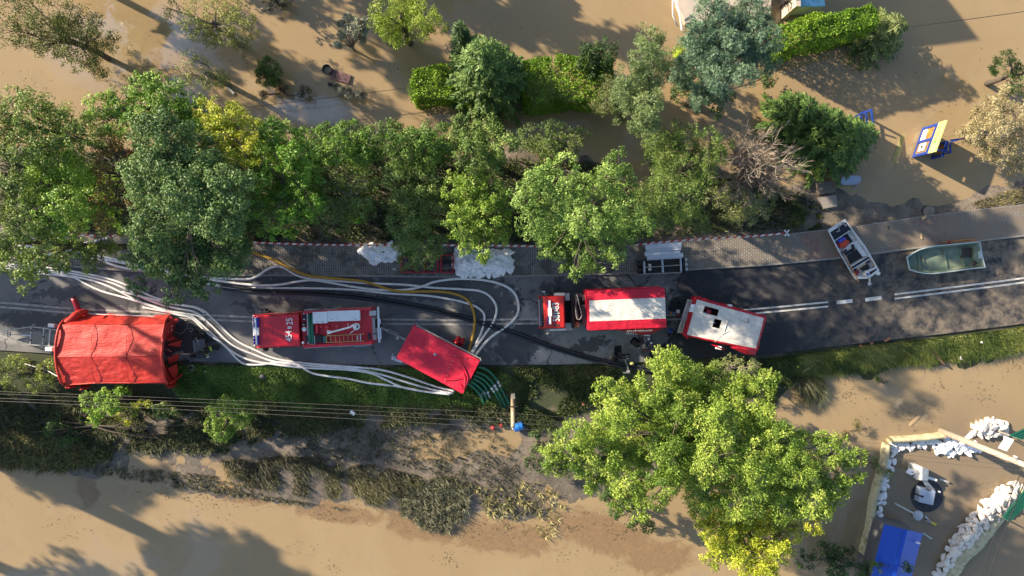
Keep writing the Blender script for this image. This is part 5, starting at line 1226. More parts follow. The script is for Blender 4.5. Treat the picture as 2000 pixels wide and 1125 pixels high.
# ------------------------------------------------------------------ lorry 581 83
F3 = Fr(1040, 550, 6.618); S3 = -.030
def q3(x0, y0, x1, y1, z, sl=S3): return quad(F3, x0, y0, x1, y1, sl, z)
def lorry():
    c = F3(900, 380, 0); t = thing('fire_lorry', 'fire service lorry numbered 581 83 with red and white tarpaulin body', 'lorry', (c.x, c.y, 0))
    ax = (F3(1000, 1000 * S3) - F3(0, 0)).normalized(); sd = Vector((-ax.y, ax.x, 0))
    mb = MB(); mb.prism(q3(120, 260, 1720, 520, .95), .6); mb.build('chassis', BLACK, t)
    for zx in (300, 1200, 1480):
        for s in (1, -1):
            p = F3(zx, 395 - (zx - 300) * .03, .5) + sd * s * 1.05; wheel(t, Vector((p.x, p.y, .5)), .5, .32, sd)
    CABR = mat('cab_red', (.52, .022, .015), .35, var=.05, coat=.4, bump=.1, bscale=3)
    top = q3(150, 186, 412, 602, 2.9); low = q3(84, 186, 425, 606, 1.8)
    mb = MB(); mb.prism(top, 0, bottom=[Vector((p.x, p.y, 1.8)) for p in low]); cab = mb.build('cab', CABR, t, bevel=.07)
    mb = MB(); mb.prism([Vector((p.x, p.y, 1.795)) for p in low], .6); sub(mb, 'lower_body', CABR, cab, bevel=.04)
    n = -ax * .012
    ws = [top[0].lerp(top[3], u).lerp(low[0].lerp(low[3], u), v) for u, v in ((.05, .1), (.95, .1), (.95, .93), (.05, .93))]
    mb = MB(); mb.add([p + n for p in ws] + [p - n for p in ws], [(0, 1, 2, 3), (7, 6, 5, 4), (0, 4, 5, 1), (1, 5, 6, 2), (2, 6, 7, 3), (3, 7, 4, 0)]); sub(mb, 'windscreen', GLASS, cab)
    for a, b_, s in ((0, 1, 1), (3, 2, -1)):
        w = [top[a].lerp(top[b_], u).lerp(low[a].lerp(low[b_], u), v) + sd * s * .012 for u, v in ((.1, .15), (.7, .15), (.7, .85), (.1, .85))]
        mb = MB(); mb.add(w, [(0, 1, 2, 3)]); sub(mb, 'side_window', GLASS, cab, solid=.01)
    mb = MB(); mb.bar(F3(84, 225, 2.1), F3(98, 575, 2.1), .05); mb.build('sun_visor_rail', ALU, t)
    lb = MB(); lb.prism(q3(212, 243, 240, 552, 3.1), 2.9); b_ = lb.build('light_bar', WHITE, t, bevel=.02)
    mb = MB(); mb.prism(q3(203, 345, 252, 450, 3.13), 2.9); sub(mb, 'lamp_housing', WHITE, b_, bevel=.02)
    for ya, yb in ((245, 340), (455, 552)):
        mb = MB(); mb.prism(q3(196, ya, 211, yb, 3.06), 2.9); sub(mb, 'lamp_lens', BLUEL, b_)
    up = sd
    text_part('581', .66, F3(312, 452, 2.925), up, -ax, LETTER, t, 'number_lettering', xscale=.68, bold=.012)
    text_part('83', .66, F3(304, 313, 2.925), up, -ax, LETTER, t, 'number_lettering', xscale=.72, bold=.012)
    mb = MB(); mb.prism(q3(280, 362, 326, 390, 2.928), 2.9); mb.build('number_plate_mark', LETTER, t)
    text_part('P', .15, F3(304, 376, 2.933), up, -ax, mat('cab_red', (.5, .02, .02)), t, 'number_lettering')
    mb = MB()
    for k in range(3): mb.prism(q3(275, 552 + k * 10, 345, 557 + k * 10, 2.935), 2.9)
    mb.build('roof_grille', DKGREY, t)
    mb = MB(); mb.prism(q3(292, 366, 345, 462, 2.912), 2.9); mb.build('roof_hatch', DKGREY, t, bevel=.01)
    # side lockers and white air deflectors
    for (x0, y0, x1, y1, z, m) in ((285, 152, 420, 184, 2.5, WHITE), (420, 152, 485, 245, 2.2, SILV), (225, 606, 430, 634, 2.3, WHITE), (425, 535, 515, 630, 2.0, SILV)):
        mb = MB(); mb.prism(q3(x0, y0, x1, y1, z), z - .9); mb.build('side_fairing', m, t, bevel=.03)
    for pts in (((165, 185), (150, 130)), ((195, 606), (195, 668))):
        mb = MB(); mb.bar(F3(*pts[0], 2.3), F3(*pts[1], 2.35), .03); a = F3(*pts[1], 2.35); mb.bar(a + Vector((-.04, 0, .25)), a + Vector((.02, 0, -.3)), .2, .06); mb.build('mirror', SILV, t)
    # crane and gear between cab and body
    mb = MB(); mb.prism(q3(425, 250, 700, 520, 1.7), .9); mb.build('gear_bay', BLACK, t, bevel=.02)
    mb = MB(); mb.prism(q3(500, 158, 545, 600, 2.3), 1.5); mb.build('gear_rack', BLACK, t, bevel=.02)
    cr = MB(); cr.bar(F3(575, 165, 2.6), F3(560, 330, 2.75), .12); cr.bar(F3(560, 330, 2.75), F3(580, 480, 2.55), .16, .2); crn = cr.build('crane_arm', mat('crane_grey', (.09, .085, .085), .5, .3, var=.2), t, bevel=.02)
    mb = MB(); mb.tube(smooth_line([F3(*p, 2.85) for p in ((578, 170), (595, 260), (625, 380), (632, 450), (605, 490), (575, 475), (560, 400), (558, 320))], 6), .028, 6); sub(mb, 'crane_hose', STEEL, crn)
    crumple('rope_bundle', None, None, F3, (560, 560), 40, 1.7, .5, mat('orange_rope', (.42, .22, .12), .8, var=.4), 2.1, parent=t, amp=.8)
    for (x0, y0, x1, y1) in ((590, 150, 640, 200), (640, 300, 690, 560), (640, 170, 700, 250)):
        mb = MB(); mb.prism(q3(x0, y0, x1, y1, 2.1), 1.0); mb.build('gear_box', DKGREY, t, bevel=.03)
    # tarpaulin body: roof of three lengthwise sheets
    Z = 3.35
    def row(l, r): return F3(*l, Z), F3(*r, Z)
    e0, e1, e2, e3 = row((708, 112), (1712, 84)), row((735, 245), (1715, 205)), row((740, 515), (1725, 477)), row((735, 632), (1737, 592))
    A = [Vector((p.x, p.y, Z - .12)) for p in e0]; B = [Vector((p.x, p.y, Z)) for p in e1]; C = [Vector((p.x, p.y, Z)) for p in e2]; D = [Vector((p.x, p.y, Z - .12)) for p in e3]
    # front edge starts further forward than the white sheet
    A0, D0 = F3(700, 118, Z - .12), F3(728, 632, Z - .12); B0, C0 = F3(712, 246, Z), F3(722, 516, Z)
    mb = MB()
    mb.patch([D0, D[1], C[1], C0], 56, 8, .028, 1.3, 0, 1.0, mi=0, aniso=(1.6, .5)); mb.patch([C[0], C[1], B[1], B[0]], 56, 18, .03, 1.2, 0, 2.0, mi=1, aniso=(1.6, .5)); mb.patch([B0, B[1], A[1], A0], 56, 9, .028, 1.3, 0, 3.0, mi=0, aniso=(1.6, .5))
    mb.add([C0, C[0], B[0], B0], [(0, 1, 2, 3)], 0)
    tp = mb.build('tarpaulin_roof', [TARP_R, TARP_W], t, smooth=True)
    for nm, a, b_ in (('side', D0, D[1]), ('side', A[1], A0), ('end', A0, D0), ('end', D[1], A[1])):
        mb = MB(); o1 = (b_ - a).normalized(); o = Vector((o1.y, -o1.x, 0)) * .03
        mb.patch([a, a + Vector((0, 0, -2.0)) + o, b_ + Vector((0, 0, -2.0)) + o, b_], 8, 30, .04, 1.2, 0, 9.0, edge=False)
        for j in range(31): mb.v[j * 9] = a.lerp(b_, j / 30)
        sub(mb, 'tarpaulin_' + nm, TARP_R, tp, smooth=True)
    mb = MB(); mb.prism(q3(715, 95, 1730, 625, 1.3), 1.0); mb.build('load_bed', DKGREY, t)
    # lifted side flap with the lettering
    a, b_, tip, tip2 = F3(1075, 622, 3.15), F3(1700, 598, 3.15), F3(1420, 690, 2.2), F3(1520, 680, 2.25)
    FL = mat('flap_red', (.40, .01, .03), .5, var=.1)
    mb = MB(); mb.add([a, tip, tip2, b_], [(0, 1, 2, 3)]); fl = mb.build('side_flap', FL, t, solid=.01)
    u = (b_ - a).normalized(); nn = (b_ - a).cross(tip - a).normalized()
    if nn.z < 0: nn = -nn
    v = nn.cross(u).normalized()
    text_part('STRAŻ POŻARNA', .36, F3(1385, 634, 3.0) + nn * .03 - v * .02, u, v, LETTER, t, 'lettering', xscale=.62, bold=.008)
    st = MB()
    for k in range(7): st.bar(F3(1218 + k * 22, 656, 1.6), F3(1218 + k * 22, 684, 1.6), .06, .03)
    st.bar(F3(1210, 658, 1.6), F3(1355, 654, 1.6), .03); st.build('access_step', WHITE, t)
lorry()

# ------------------------------------------------------------------ trailer with white sheet roof
F4 = Fr(1300, 570, 8.655)
def sheet_trailer():
    z = 2.3
    c = F4(1000, 560, 0); t = thing('equipment_trailer', 'equipment trailer under a creased white sheet with red borders', 'trailer', (c.x, c.y, 0))
    A, B, C, D = [F4(*p, z) for p in ((530, 130), (1665, 445), (1530, 960), (360, 725))]
    # white roof cut round its two openings (local u along the length)
    mb = MB(); nu, nv = 76, 36
    mb.patch([D, C, B, A], nu, nv, .05, .9, .05, 6.0, ridge=True, aniso=(.7, 1.3))
    def hole(u, v): return (.125 < u < .345 and .70 < v < .885) or (.315 < u < .425 and .365 < v < .625)
    keep = [f for k, f in enumerate(mb.f) if not hole((k % nu + .5) / nu, (k // nu + .5) / nv)]
    mb.f = keep; mb.mi = [0] * len(keep)
    WS = mat('white_sheet', (.70, .665, .61), .5, var=.1, bump=.5, bscale=3.2, dirt=(.47, .42, .36), dirt_amt=.3, stretch=((1, 3.2, 1), (0, 0, .25)))
    rf = mb.build('sheet_roof', WS, t, smooth=True)
    for pts, r in (([(1085, 285), (1050, 480), (1000, 640), (940, 860)], .03), ([(1100, 650), (960, 720), (830, 850)], .035), ([(1240, 460), (1390, 525), (1405, 410), (1500, 410)], .012), ([(960, 410), (1060, 405)], .03), ([(1460, 545), (1570, 575)], .025), ([(1050, 820), (1250, 880), (1400, 900)], .03), ([(480, 540), (560, 560), (650, 560)], .02)):
        s = MB(); pl = smooth_line([F4(a, b_, z + .0) for a, b_ in pts], 6); k = len(pl)
        s.tube(pl, [r * (.3 + math.sin(math.pi * i / (k - 1))) for i in range(k)], 6); sub(s, 'crease', WS if r > .013 else DKGREY, rf, smooth=True)
    # red border and hanging edges
    TB = mat('sheet_red', (.50, .012, .03), .45, var=.1, bump=.4, bscale=6)
    outer = [F4(*p, z - .04) for p in ((520, 95), (1705, 420), (1545, 1000), (340, 740))]
    for i, (a, b_, oa, ob) in enumerate(((A, B, outer[0], outer[1]), (B, C, outer[1], outer[2]), (C, D, outer[2], outer[3]), (D, A, outer[3], outer[0]))):
        s = MB(); s.patch([oa, ob, b_, a], 30, 3, .06, 1.5, 0, i + .5, edge=False); 
        sub(s, 'border', TB, rf, smooth=True)
        s = MB(); dz = Vector((0, 0, -.9)); o1 = (ob - oa).normalized(); o = Vector((o1.y, -o1.x, 0)) * -.08
        s.patch([oa, oa + dz + o, ob + dz + o, ob], 6, 26, .09, 1.4, 0, i + 3.0, edge=False); sub(s, 'hanging_edge', TB, rf, smooth=True)
    # loose red folds
    for pts in (((1090, 935), (1310, 890), (1560, 960), (1510, 1070), (1350, 1055)), ((260, 690), (330, 670), (400, 790), (360, 800)), ((545, 85), (580, 60), (610, 105), (560, 125)), ((760, 885), (860, 900), (1000, 975), (960, 985), (850, 940)), ((1140, 240), (1270, 300), (1130, 290))):
        s = MB(); tp = [F4(a, b_, z - .12) for a, b_ in pts]; cen = sum(tp, Vector()) / len(tp) + Vector((0, 0, .22))
        n = len(tp); s.add(tp + [cen], [(i, (i + 1) % n, n) for i in range(n)]); s.f = [f if (s.v[f[1]] - s.v[f[0]]).cross(s.v[f[2]] - s.v[f[0]]).z > 0 else (f[1], f[0], f[2]) for f in s.f]
        sub(s, 'loose_fold', TB, rf, solid=.02)
    for (x0, y0, x1, y1) in ((1060, 215, 1130, 248), (862, 920, 948, 975)):
        s = MB(); s.prism(quad(F4, x0, y0, x1, y1, .2, z - .05), z - .35); s.build('white_patch', WHITE, t, bevel=.02)
    # inside: machinery seen through the openings
    s = MB(); s.prism([F4(*p, 1.1) for p in ((540, 140), (1650, 460), (1520, 940), (370, 715))], .7); s.build('load_bed', BLACK, t)
    s = MB(); s.prism(quad(F4, 700, 300, 775, 370, .25, 1.95), 1.1); s.build('machine_cover', RED, t, bevel=.05)
    s = MB(); s.prism(quad(F4, 580, 235, 650, 290, .25, 1.9), 1.1); s.prism(quad(F4, 660, 260, 720, 300, .25, 1.85), 1.1); s.build('machine_block', mat('dark_red', (.25, .02, .03), .5, var=.2), t, bevel=.03)
    s = MB(); s.tube([F4(520, 300, 1.8), F4(640, 345, 1.85), F4(740, 380, 1.8)], .05, 8); s.build('machine_pipe', SILV, t)
    s = MB(); s.lathe(F4(712, 535, 1.9), [(.13, 0), (.15, .03), (.13, .05)], 18); s.build('hose_ring', SILV, t)
    s = MB(); s.bar(F4(690, 492, 2.2), F4(838, 525, 2.2), .04); s.build('cross_rail', ALU, t)
    # rack of aluminium tubes at the front
    for k in range(6):
        s = MB(); s.tube([F4(378 + k * 15, 124 + k * 3, 1.55 + .05 * (k % 2)), F4(202 + k * 24, 690 + k * 4, 1.55 + .05 * (k % 2))], .04, 8); s.build('rack_tube', ALU, t, smooth=True)
    s = MB(); s.prism([F4(*p, 1.45) for p in ((365, 128), (465, 140), (340, 705), (195, 690))], 1.35); s.build('tube_rack', BLACK, t)
    s = MB(); s.prism([F4(*p, 2.28) for p in ((435, 208), (508, 212), (478, 345), (392, 335))], 2.2); s.build('white_flap', WHITE, t)
    # chassis
    s = MB(); s.prism([F4(*p, .7) for p in ((480, 170), (1600, 490), (1490, 880), (370, 640))], .5); s.build('frame', STEEL, t)
    ax = (F4(1665, 445) - F4(530, 130)).normalized(); sd = Vector((-ax.y, ax.x, 0))
    for s_ in (1, -1):
        for k in (-.45, .45):
            p = F4(1020, 560, .38) + ax * k + sd * s_ * 1.05; wheel(t, Vector((p.x, p.y, .38)), .38, .24, sd)
    s = MB(); s.bar(F4(-20, 330, .7), F4(300, 380, .7), .13); db = s.build('drawbar', DKGREY, t)
    for (x, y, m, r) in ((45, 345, 'c_blue', .12), (95, 365, 'c_orange', .08), (150, 370, 'c_blue', .13), (215, 390, 'c_red', .13)):
        col = {'c_blue': (.12, .2, .4), 'c_orange': (.5, .22, .06), 'c_red': (.35, .04, .03)}[m]
        s = MB(); s.prism(quad(F4, x - 18, y - 26, x + 18, y + 26, .15, .92), .75); sub(s, 'cable_coupling', mat(m, col, .6), db, bevel=.03)
    s = MB(); s.prism(quad(F4, 190, 305, 240, 360, .15, .98), .7); sub(s, 'white_plate', WHITE, db, bevel=.01)
    for (x, y) in ((275, 190), (330, 130)):
        s = MB(); s.prism(quad(F4, x - 22, y - 25, x + 22, y + 25, .2, 1.3), .6); s.build('jerrycan', BLACK, t, bevel=.03)
sheet_trailer()

# ------------------------------------------------------------------ boat trailer frame by the tent
F5 = Fr(0, 560, 7.033)
def boat_trailer():
    z = .62
    c = F5(450, 690, 0); t = thing('boat_trailer', 'empty galvanised boat trailer pushed up against the tent', 'trailer', (c.x, c.y, 0))
    fr = MB()
    for a, b_ in (((-90, 640), (0, 610)), ((0, 610), (430, 550)), ((430, 550), (610, 570)), ((610, 570), (810, 600)), ((-90, 640), (0, 662)), ((0, 662), (400, 795)), ((400, 795), (600, 808)), ((600, 808), (770, 822))):
        fr.bar(F5(*a, z), F5(*b_, z), .07, .1)
    f = fr.build('frame', STEEL, t)
    for a, b_, w in (((105, 600), (103, 690), .06), ((140, 622), (138, 680), .05), ((435, 555), (415, 795), .1), ((608, 570), (588, 800), .1), ((692, 590), (674, 812), .13), ((785, 600), (765, 820), .1)):
        mb = MB(); mb.bar(F5(*a, z + .02), F5(*b_, z + .02), w, .08); sub(mb, 'cross_bar', STEEL, f)
    for zx, zy in ((428, 600), (415, 735), (598, 690), (770, 705)):
        mb = MB(); mb.tube([F5(zx - 14, zy, z + .1), F5(zx + 10, zy, z + .1)], .06, 10); sub(mb, 'keel_roller', DKGREY, f)
    mb = MB(); mb.bar(F5(-60, 640, z), F5(430, 670, z), .06); sub(mb, 'drawbar', STEEL, f)
    mb = MB(); mb.bar(F5(300, 662, z + .04), F5(425, 672, z + .04), .08); sub(mb, 'drawbar_sleeve', ALU, f)
    mb = MB(); mb.bar(F5(490, 545, z), F5(470, 515, z + .2), .05); mb.bar(F5(470, 515, z + .2), F5(440, 530, z + .1), .04); sub(mb, 'winch_post', STEEL, f)
    mb = MB(); mb.bar(F5(455, 815, z), F5(395, 815, z), .05); sub(mb, 'support_leg', DKGREY, f)
    PINK = mat('fender_red', (.42, .09, .08), .5, var=.1)
    for (x0, y0, x1, y1) in ((655, 510, 800, 560), (618, 832, 775, 886)):
        mid = x0 + (x1 - x0) * .6
        mb = MB(); mb.prism(quad(F5, x0, y0, mid, y1, .06, .82), .66); fd = mb.build('fender', WHITE_D, t, bevel=.02)
        mb = MB(); mb.prism(quad(F5, mid + 1, y0 + 4, x1, y1 + 4, .06, .82), .66); sub(mb, 'fender_reflector', PINK, fd, bevel=.02)
        p = F5((x0 + x1) / 2 + 40, (y0 + y1) / 2, .32); wheel(t, Vector((p.x, p.y, .32)), .32, .2, Vector((0, 1, 0)))
boat_trailer()

# ------------------------------------------------------------------ inflatable tent
F6 = Fr(0, 560, 4.0)
def tent():
    c = F6(880, 520, 0); t = thing('inflatable_tent', 'large red inflatable rescue tent with an open end', 'tent', (c.x, c.y, 0))
    ze, zr, zs = 2.25, 2.6, 2.25
    N = [F6(x, y, ze) for x, y in ((470, 297), (738, 297), (1005, 297), (1285, 292))]
    R = [F6(x, y, zr) for x, y in ((432, 548), (712, 545), (985, 545), (1262, 540))]
    S = [F6(x, y, zs) for x, y in ((498, 768), (752, 752), (1015, 752), (1305, 752))]
    NB = [F6(x, y, .05) for x, y in ((600, 215), (860, 210), (1080, 230), (1330, 215))]
    for k in range(3):
        mb = MB(); mb.patch([R[k], R[k + 1], N[k + 1], N[k]], 22, 18, .04, 1.4, .10, 1.0 + k, aniso=(.6, 1.4)); mb.build('roof_panel', TENT, t, smooth=True)
        mb = MB(); mb.patch([S[k], S[k + 1], R[k + 1], R[k]], 24, 18, .06, 1.5, .10, 4.0 + k, ridge=True, aniso=(.5, 1.6)); mb.build('roof_panel', TENT, t, smooth=True)
        mb = MB(); mb.patch([N[k], N[k + 1], NB[k + 1], NB[k]], 18, 14, .10, .9, 0, 7.0 + k, edge=False); mb.build('wall_panel', TENT, t, smooth=True)
        SB = [F6(x, y - 30, .0) for x, y in ((520, 770), (752, 765), (1015, 765), (1320, 770))]
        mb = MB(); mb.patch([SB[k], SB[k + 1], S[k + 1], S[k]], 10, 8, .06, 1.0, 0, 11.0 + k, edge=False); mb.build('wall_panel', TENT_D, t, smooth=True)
    # inflated ribs
    for k in range(4):
        r = .08 if k in (0, 3) else .018
        mb = MB(); mb.tube(smooth_line([NB[k], N[k], R[k], S[k], Vector((S[k].x, S[k].y + .25, .0))], 5), r, 10); mb.build('air_beam', TENT, t, smooth=True)
    mb = MB(); mb.tube([R[0], R[1], R[2], R[3]], .02, 8); mb.build('ridge_seam', TENT, t, smooth=True)
    mb = MB(); mb.tube([S[0], S[1], S[2], S[3]], .04, 8); mb.build('eave_seam', TENT, t, smooth=True)
    # end wall with open door flaps
    E = [F6(1360, 225, .1), F6(1372, 300, .1), F6(1385, 770, .1)]
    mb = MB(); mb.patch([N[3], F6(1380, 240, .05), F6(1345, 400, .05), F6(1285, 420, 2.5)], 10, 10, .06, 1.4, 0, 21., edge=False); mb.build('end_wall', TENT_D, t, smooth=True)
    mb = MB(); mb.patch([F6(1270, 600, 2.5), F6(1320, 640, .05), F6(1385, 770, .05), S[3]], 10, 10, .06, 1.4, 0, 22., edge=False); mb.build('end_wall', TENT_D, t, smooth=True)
    for pts in (((1300, 415, 2.2), (1350, 388, 1.2), (1395, 410, .5), (1330, 430, 1.3)), ((1310, 450, 1.9), (1420, 415, .9), (1405, 470, .6), (1320, 462, 1.2)), ((1310, 560, 1.8), (1405, 515, .9), (1388, 570, .6), (1325, 610, 1.0)), ((1310, 640, 1.7), (1380, 600, 1.0), (1390, 660, .6), (1370, 745, .4))):
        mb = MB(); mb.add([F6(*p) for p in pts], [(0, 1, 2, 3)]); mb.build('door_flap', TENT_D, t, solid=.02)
    mb = MB(); mb.tube([F6(1285, 300, 2.3), F6(1262, 540, 2.9), F6(1300, 760, 2.0)], .09, 10); mb.build('end_beam', TENT, t, smooth=True)
    for x, y in ((1340, 300), (1338, 330), (1310, 345)):
        mb = MB(); mb.tube(smooth_line([F6(x, y, 1.6), F6(x + 6, y + 8, 1.5), F6(x, y + 18, 1.4)], 4), .012, 5); mb.build('tie_cord', WHITE, t)
    mb = MB(); mb.add([F6(1290, 440, .03), F6(1345, 440, .03), F6(1345, 540, .03), F6(1290, 540, .03)], [(0, 1, 2, 3)]); mb.build('ground_sheet', mat('purple_mat', (.10, .035, .06), .8), t, solid=.02)
    # collapsed sleeve at the back corner
    mb = MB(); mb.tube(smooth_line([F6(480, 300, 1.9), F6(550, 265, 1.6), F6(610, 215, 1.0), F6(660, 195, .6), F6(680, 205, .4)], 5), [.2, .2, .22, .24, .26, .27, .28, .3, .3, .3, .28, .26, .24, .22, .2, .2, .2, .2, .2, .16, .12], 10); mb.build('side_sleeve', TENT, t, smooth=True)
    for x, y in ((560, 775), (665, 780), (1330, 768)):
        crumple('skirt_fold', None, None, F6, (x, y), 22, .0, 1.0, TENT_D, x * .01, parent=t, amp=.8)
    for x, y, r in ((1385, 265, .13), (1340, 250, .14)):
        mb = MB(); mb.tube([F6(x - 25, y, 1.2), F6(x + 5, y, 1.1)], r, 10); mb.build('inflation_valve', TENT, t)
    guy = MB(); guy.tube([F6(470, 712, 1.9), F6(380, 660, 1.2), F6(190, 600, .3)], .025, 5); guy.build('guy_rope', WHITE, t)
    guy = MB(); guy.bar(F6(700, 212, .4), F6(1300, 235, .25), .05); guy.build('ground_pole', WHITE, t)
tent()
mb = MB(); F5b = F5
mb.tube([F5(1000, 150, .75), F5(1030, 200, .72), F5(1075, 310, .65), F5(1090, 340, .6)], [.17, .19, .19, .15], 12)
cz = F5(1050, 250, 0); bagt = thing('rolled_bag', 'dark red cylinder bag leaning at the back of the tent', 'bag', (cz.x, cz.y, 0))
mb.build('bag_body', mat('bag_red', (.26, .012, .03), .4, var=.1), bagt, smooth=True)
mb = MB(); mb.tube([F5(1000, 150, .75), F5(995, 140, .76)], .19, 12); mb.tube([F5(1080, 320, .63), F5(1100, 350, .45)], .17, 12); mb.build('end_cap', BLACK, bagt)
mb = MB(); mb.bar(F5(1100, 350, .5), F5(1110, 370, .02), .06); mb.bar(F5(1005, 155, .6), F5(1010, 165, .02), .06); mb.build('stand', BLACK, bagt)
# ------------------------------------------------------------------ hoses
HOSE_W = mat('hose_white', (.78, .77, .75), .75, var=.08, scale=3, dirt=(.55, .52, .46), dirt_amt=.3)
HOSE_Y = mat('hose_orange', (.46, .26, .035), .7, var=.12, scale=3)
HOSE_B = mat('hose_black', (.022, .025, .032), .45, var=.2, scale=3)
def hose(name, label, pts, r, m, lift=0.0, group=None, zend=None, zstart=None, flat=1.0, cat='hose'):
    w = [P(a, b_, .06) for a, b_ in pts]
    pl = smooth_line(w, 7); n = len(pl); out = []
    for i, p in enumerate(pl):
        z = surf(p.x, p.y) + r * flat + lift * (0.6 + .4 * math.sin(i * .35))
        if p.y < yat(EDGE_W, p.x): z += .13
        out.append(z)
    out = [sum(out[max(0, i - 4):i + 5]) / len(out[max(0, i - 4):i + 5]) for i in range(n)]
    for i, p in enumerate(pl):
        z = out[i]
        if zend is not None and i > n - 9: z = z + (zend - z) * ((i - (n - 9)) / 8.0)
        if zstart is not None and i < 9: z = z + (zstart - z) * ((8 - i) / 8.0)
        p.z = z
    mb = MB(); mb.tube(pl, r, 9)
    c = pl[n // 2]
    return single(mb, name, m, label, cat, c, group, smooth=True)
HW = 'white fire hoses laid on the road'
hose('fire_hose', 'white hose running past the tent to the pump trailer, outermost on the bend', [(-60, 510), (75, 521), (160, 533), (230, 550), (300, 580), (350, 594), (392, 603), (420, 626), (460, 663), (500, 684), (545, 702), (620, 711), (700, 717), (750, 723), (800, 737), (850, 754), (888, 760)], .074, HOSE_W, 0.02, HW, zend=.8)
hose('fire_hose', 'white hose running past the tent to the pump trailer, second on the bend', [(-60, 514), (75, 525.5), (160, 538), (225, 555), (290, 586), (340, 601), (382, 610), (412, 634), (452, 672), (495, 692), (545, 708), (620, 715), (690, 720), (740, 730), (790, 745), (840, 759), (884, 764)], .074, HOSE_W, 0.0, HW, zend=.8)
hose('fire_hose', 'white hose on the bend that dips across the verge grass', [(-60, 519), (75, 530), (160, 543), (215, 560), (280, 592), (330, 607), (372, 616), (402, 640), (445, 680), (485, 702), (540, 712), (600, 718), (680, 722), (725, 729), (755, 742), (790, 757), (840, 765), (886, 764)], .074, HOSE_W, 0.04, HW, zend=.75)
hose('fire_hose', 'white hose crossing under the others, lowest on the verge', [(75, 534), (140, 541), (165, 553), (200, 569), (250, 583), (300, 598), (340, 613), (375, 622), (405, 650), (440, 676), (462, 700), (480, 711), (510, 712), (545, 708), (580, 712), (610, 728), (640, 734), (680, 739), (720, 748), (780, 755), (830, 764), (880, 767)], .074, HOSE_W, 0.0, HW, zend=.7)
hose('fire_hose', 'single white hose curving alone on the pavement under the tall tree', [(60, 465), (95, 472), (115, 479), (145, 480), (190, 470), (225, 462)], .085, HOSE_W, 0.0, HW)
hose('fire_hose', 'upper white hose of the bundle by the kerb under the tall tree', [(40, 478), (100, 488), (165, 493), (200, 508), (240, 522), (300, 530), (380, 540), (470, 545), (500, 541), (523, 526), (543, 520), (558, 524), (578, 536), (600, 543), (650, 548), (720, 553), (790, 556), (850, 562), (905, 565), (940, 569), (960, 582), (970, 602), (965, 626), (948, 652), (930, 678), (921, 694)], .082, HOSE_W, 0.02, HW, zend=1.2)
hose('fire_hose', 'middle white hose of the bundle by the kerb under the tall tree', [(60, 489), (110, 494), (200, 501), (260, 515), (350, 535), (440, 550), (500, 557), (545, 556), (580, 550), (610, 547), (645, 552), (690, 560), (740, 566), (790, 566), (822, 560), (850, 550), (885, 545), (925, 545), (962, 550), (990, 560), (1006, 574), (1013, 596), (1009, 617), (990, 637), (962, 656), (942, 676), (928, 693)], .088, HOSE_W, 0.03, HW, zend=1.2)
hose('fire_hose', 'lower white hose of the bundle by the kerb, ending beside the orange hose', [(60, 493), (110, 498), (200, 506), (280, 522), (370, 545), (440, 560), (500, 563), (600, 563), (690, 566), (760, 573), (830, 577), (872, 583), (905, 590), (930, 599), (944, 611), (946, 626), (939, 652), (925, 680), (916, 693)], .082, HOSE_W, 0.0, HW, zend=1.2)
hose('fire_hose', 'short white hose emerging between the tree and the tent', [(240, 570), (290, 582), (330, 592), (380, 600), (400, 610)], .08, HOSE_W, 0.08, HW)
hose('fire_hose', 'white hose lying straight near the red tent roof', [(280, 600), (310, 606), (350, 612), (385, 616), (402, 626)], .075, HOSE_W, 0.03, HW)
hose('orange_hose', 'orange hose curving into the covered pump trailer', [(455, 482), (500, 495), (530, 505), (560, 520), (590, 534), (620, 541), (700, 548), (730, 555), (760, 565), (790, 569), (850, 569), (880, 572), (905, 580), (920, 595), (927, 620), (925, 650), (917, 680), (913, 692)], .095, HOSE_Y, 0.10, zend=1.2)
BL = [(430, 560), (500, 567), (600, 571), (680, 577), (760, 588), (850, 605), (920, 624), (1000, 649), (1060, 671), (1120, 690), (1180, 706), (1240, 717), (1300, 724)]
hose('black_hose', 'thick black hose crossing the whole road, upper of the pair', [(a, b_ - 2.6) for a, b_ in BL], .10, HOSE_B, 0.0, 'black layflat hoses')
hose('black_hose', 'thick black hose crossing the whole road, lower of the pair', [(a, b_ + 3.4) for a, b_ in BL], .10, HOSE_B, 0.0, 'black layflat hoses')
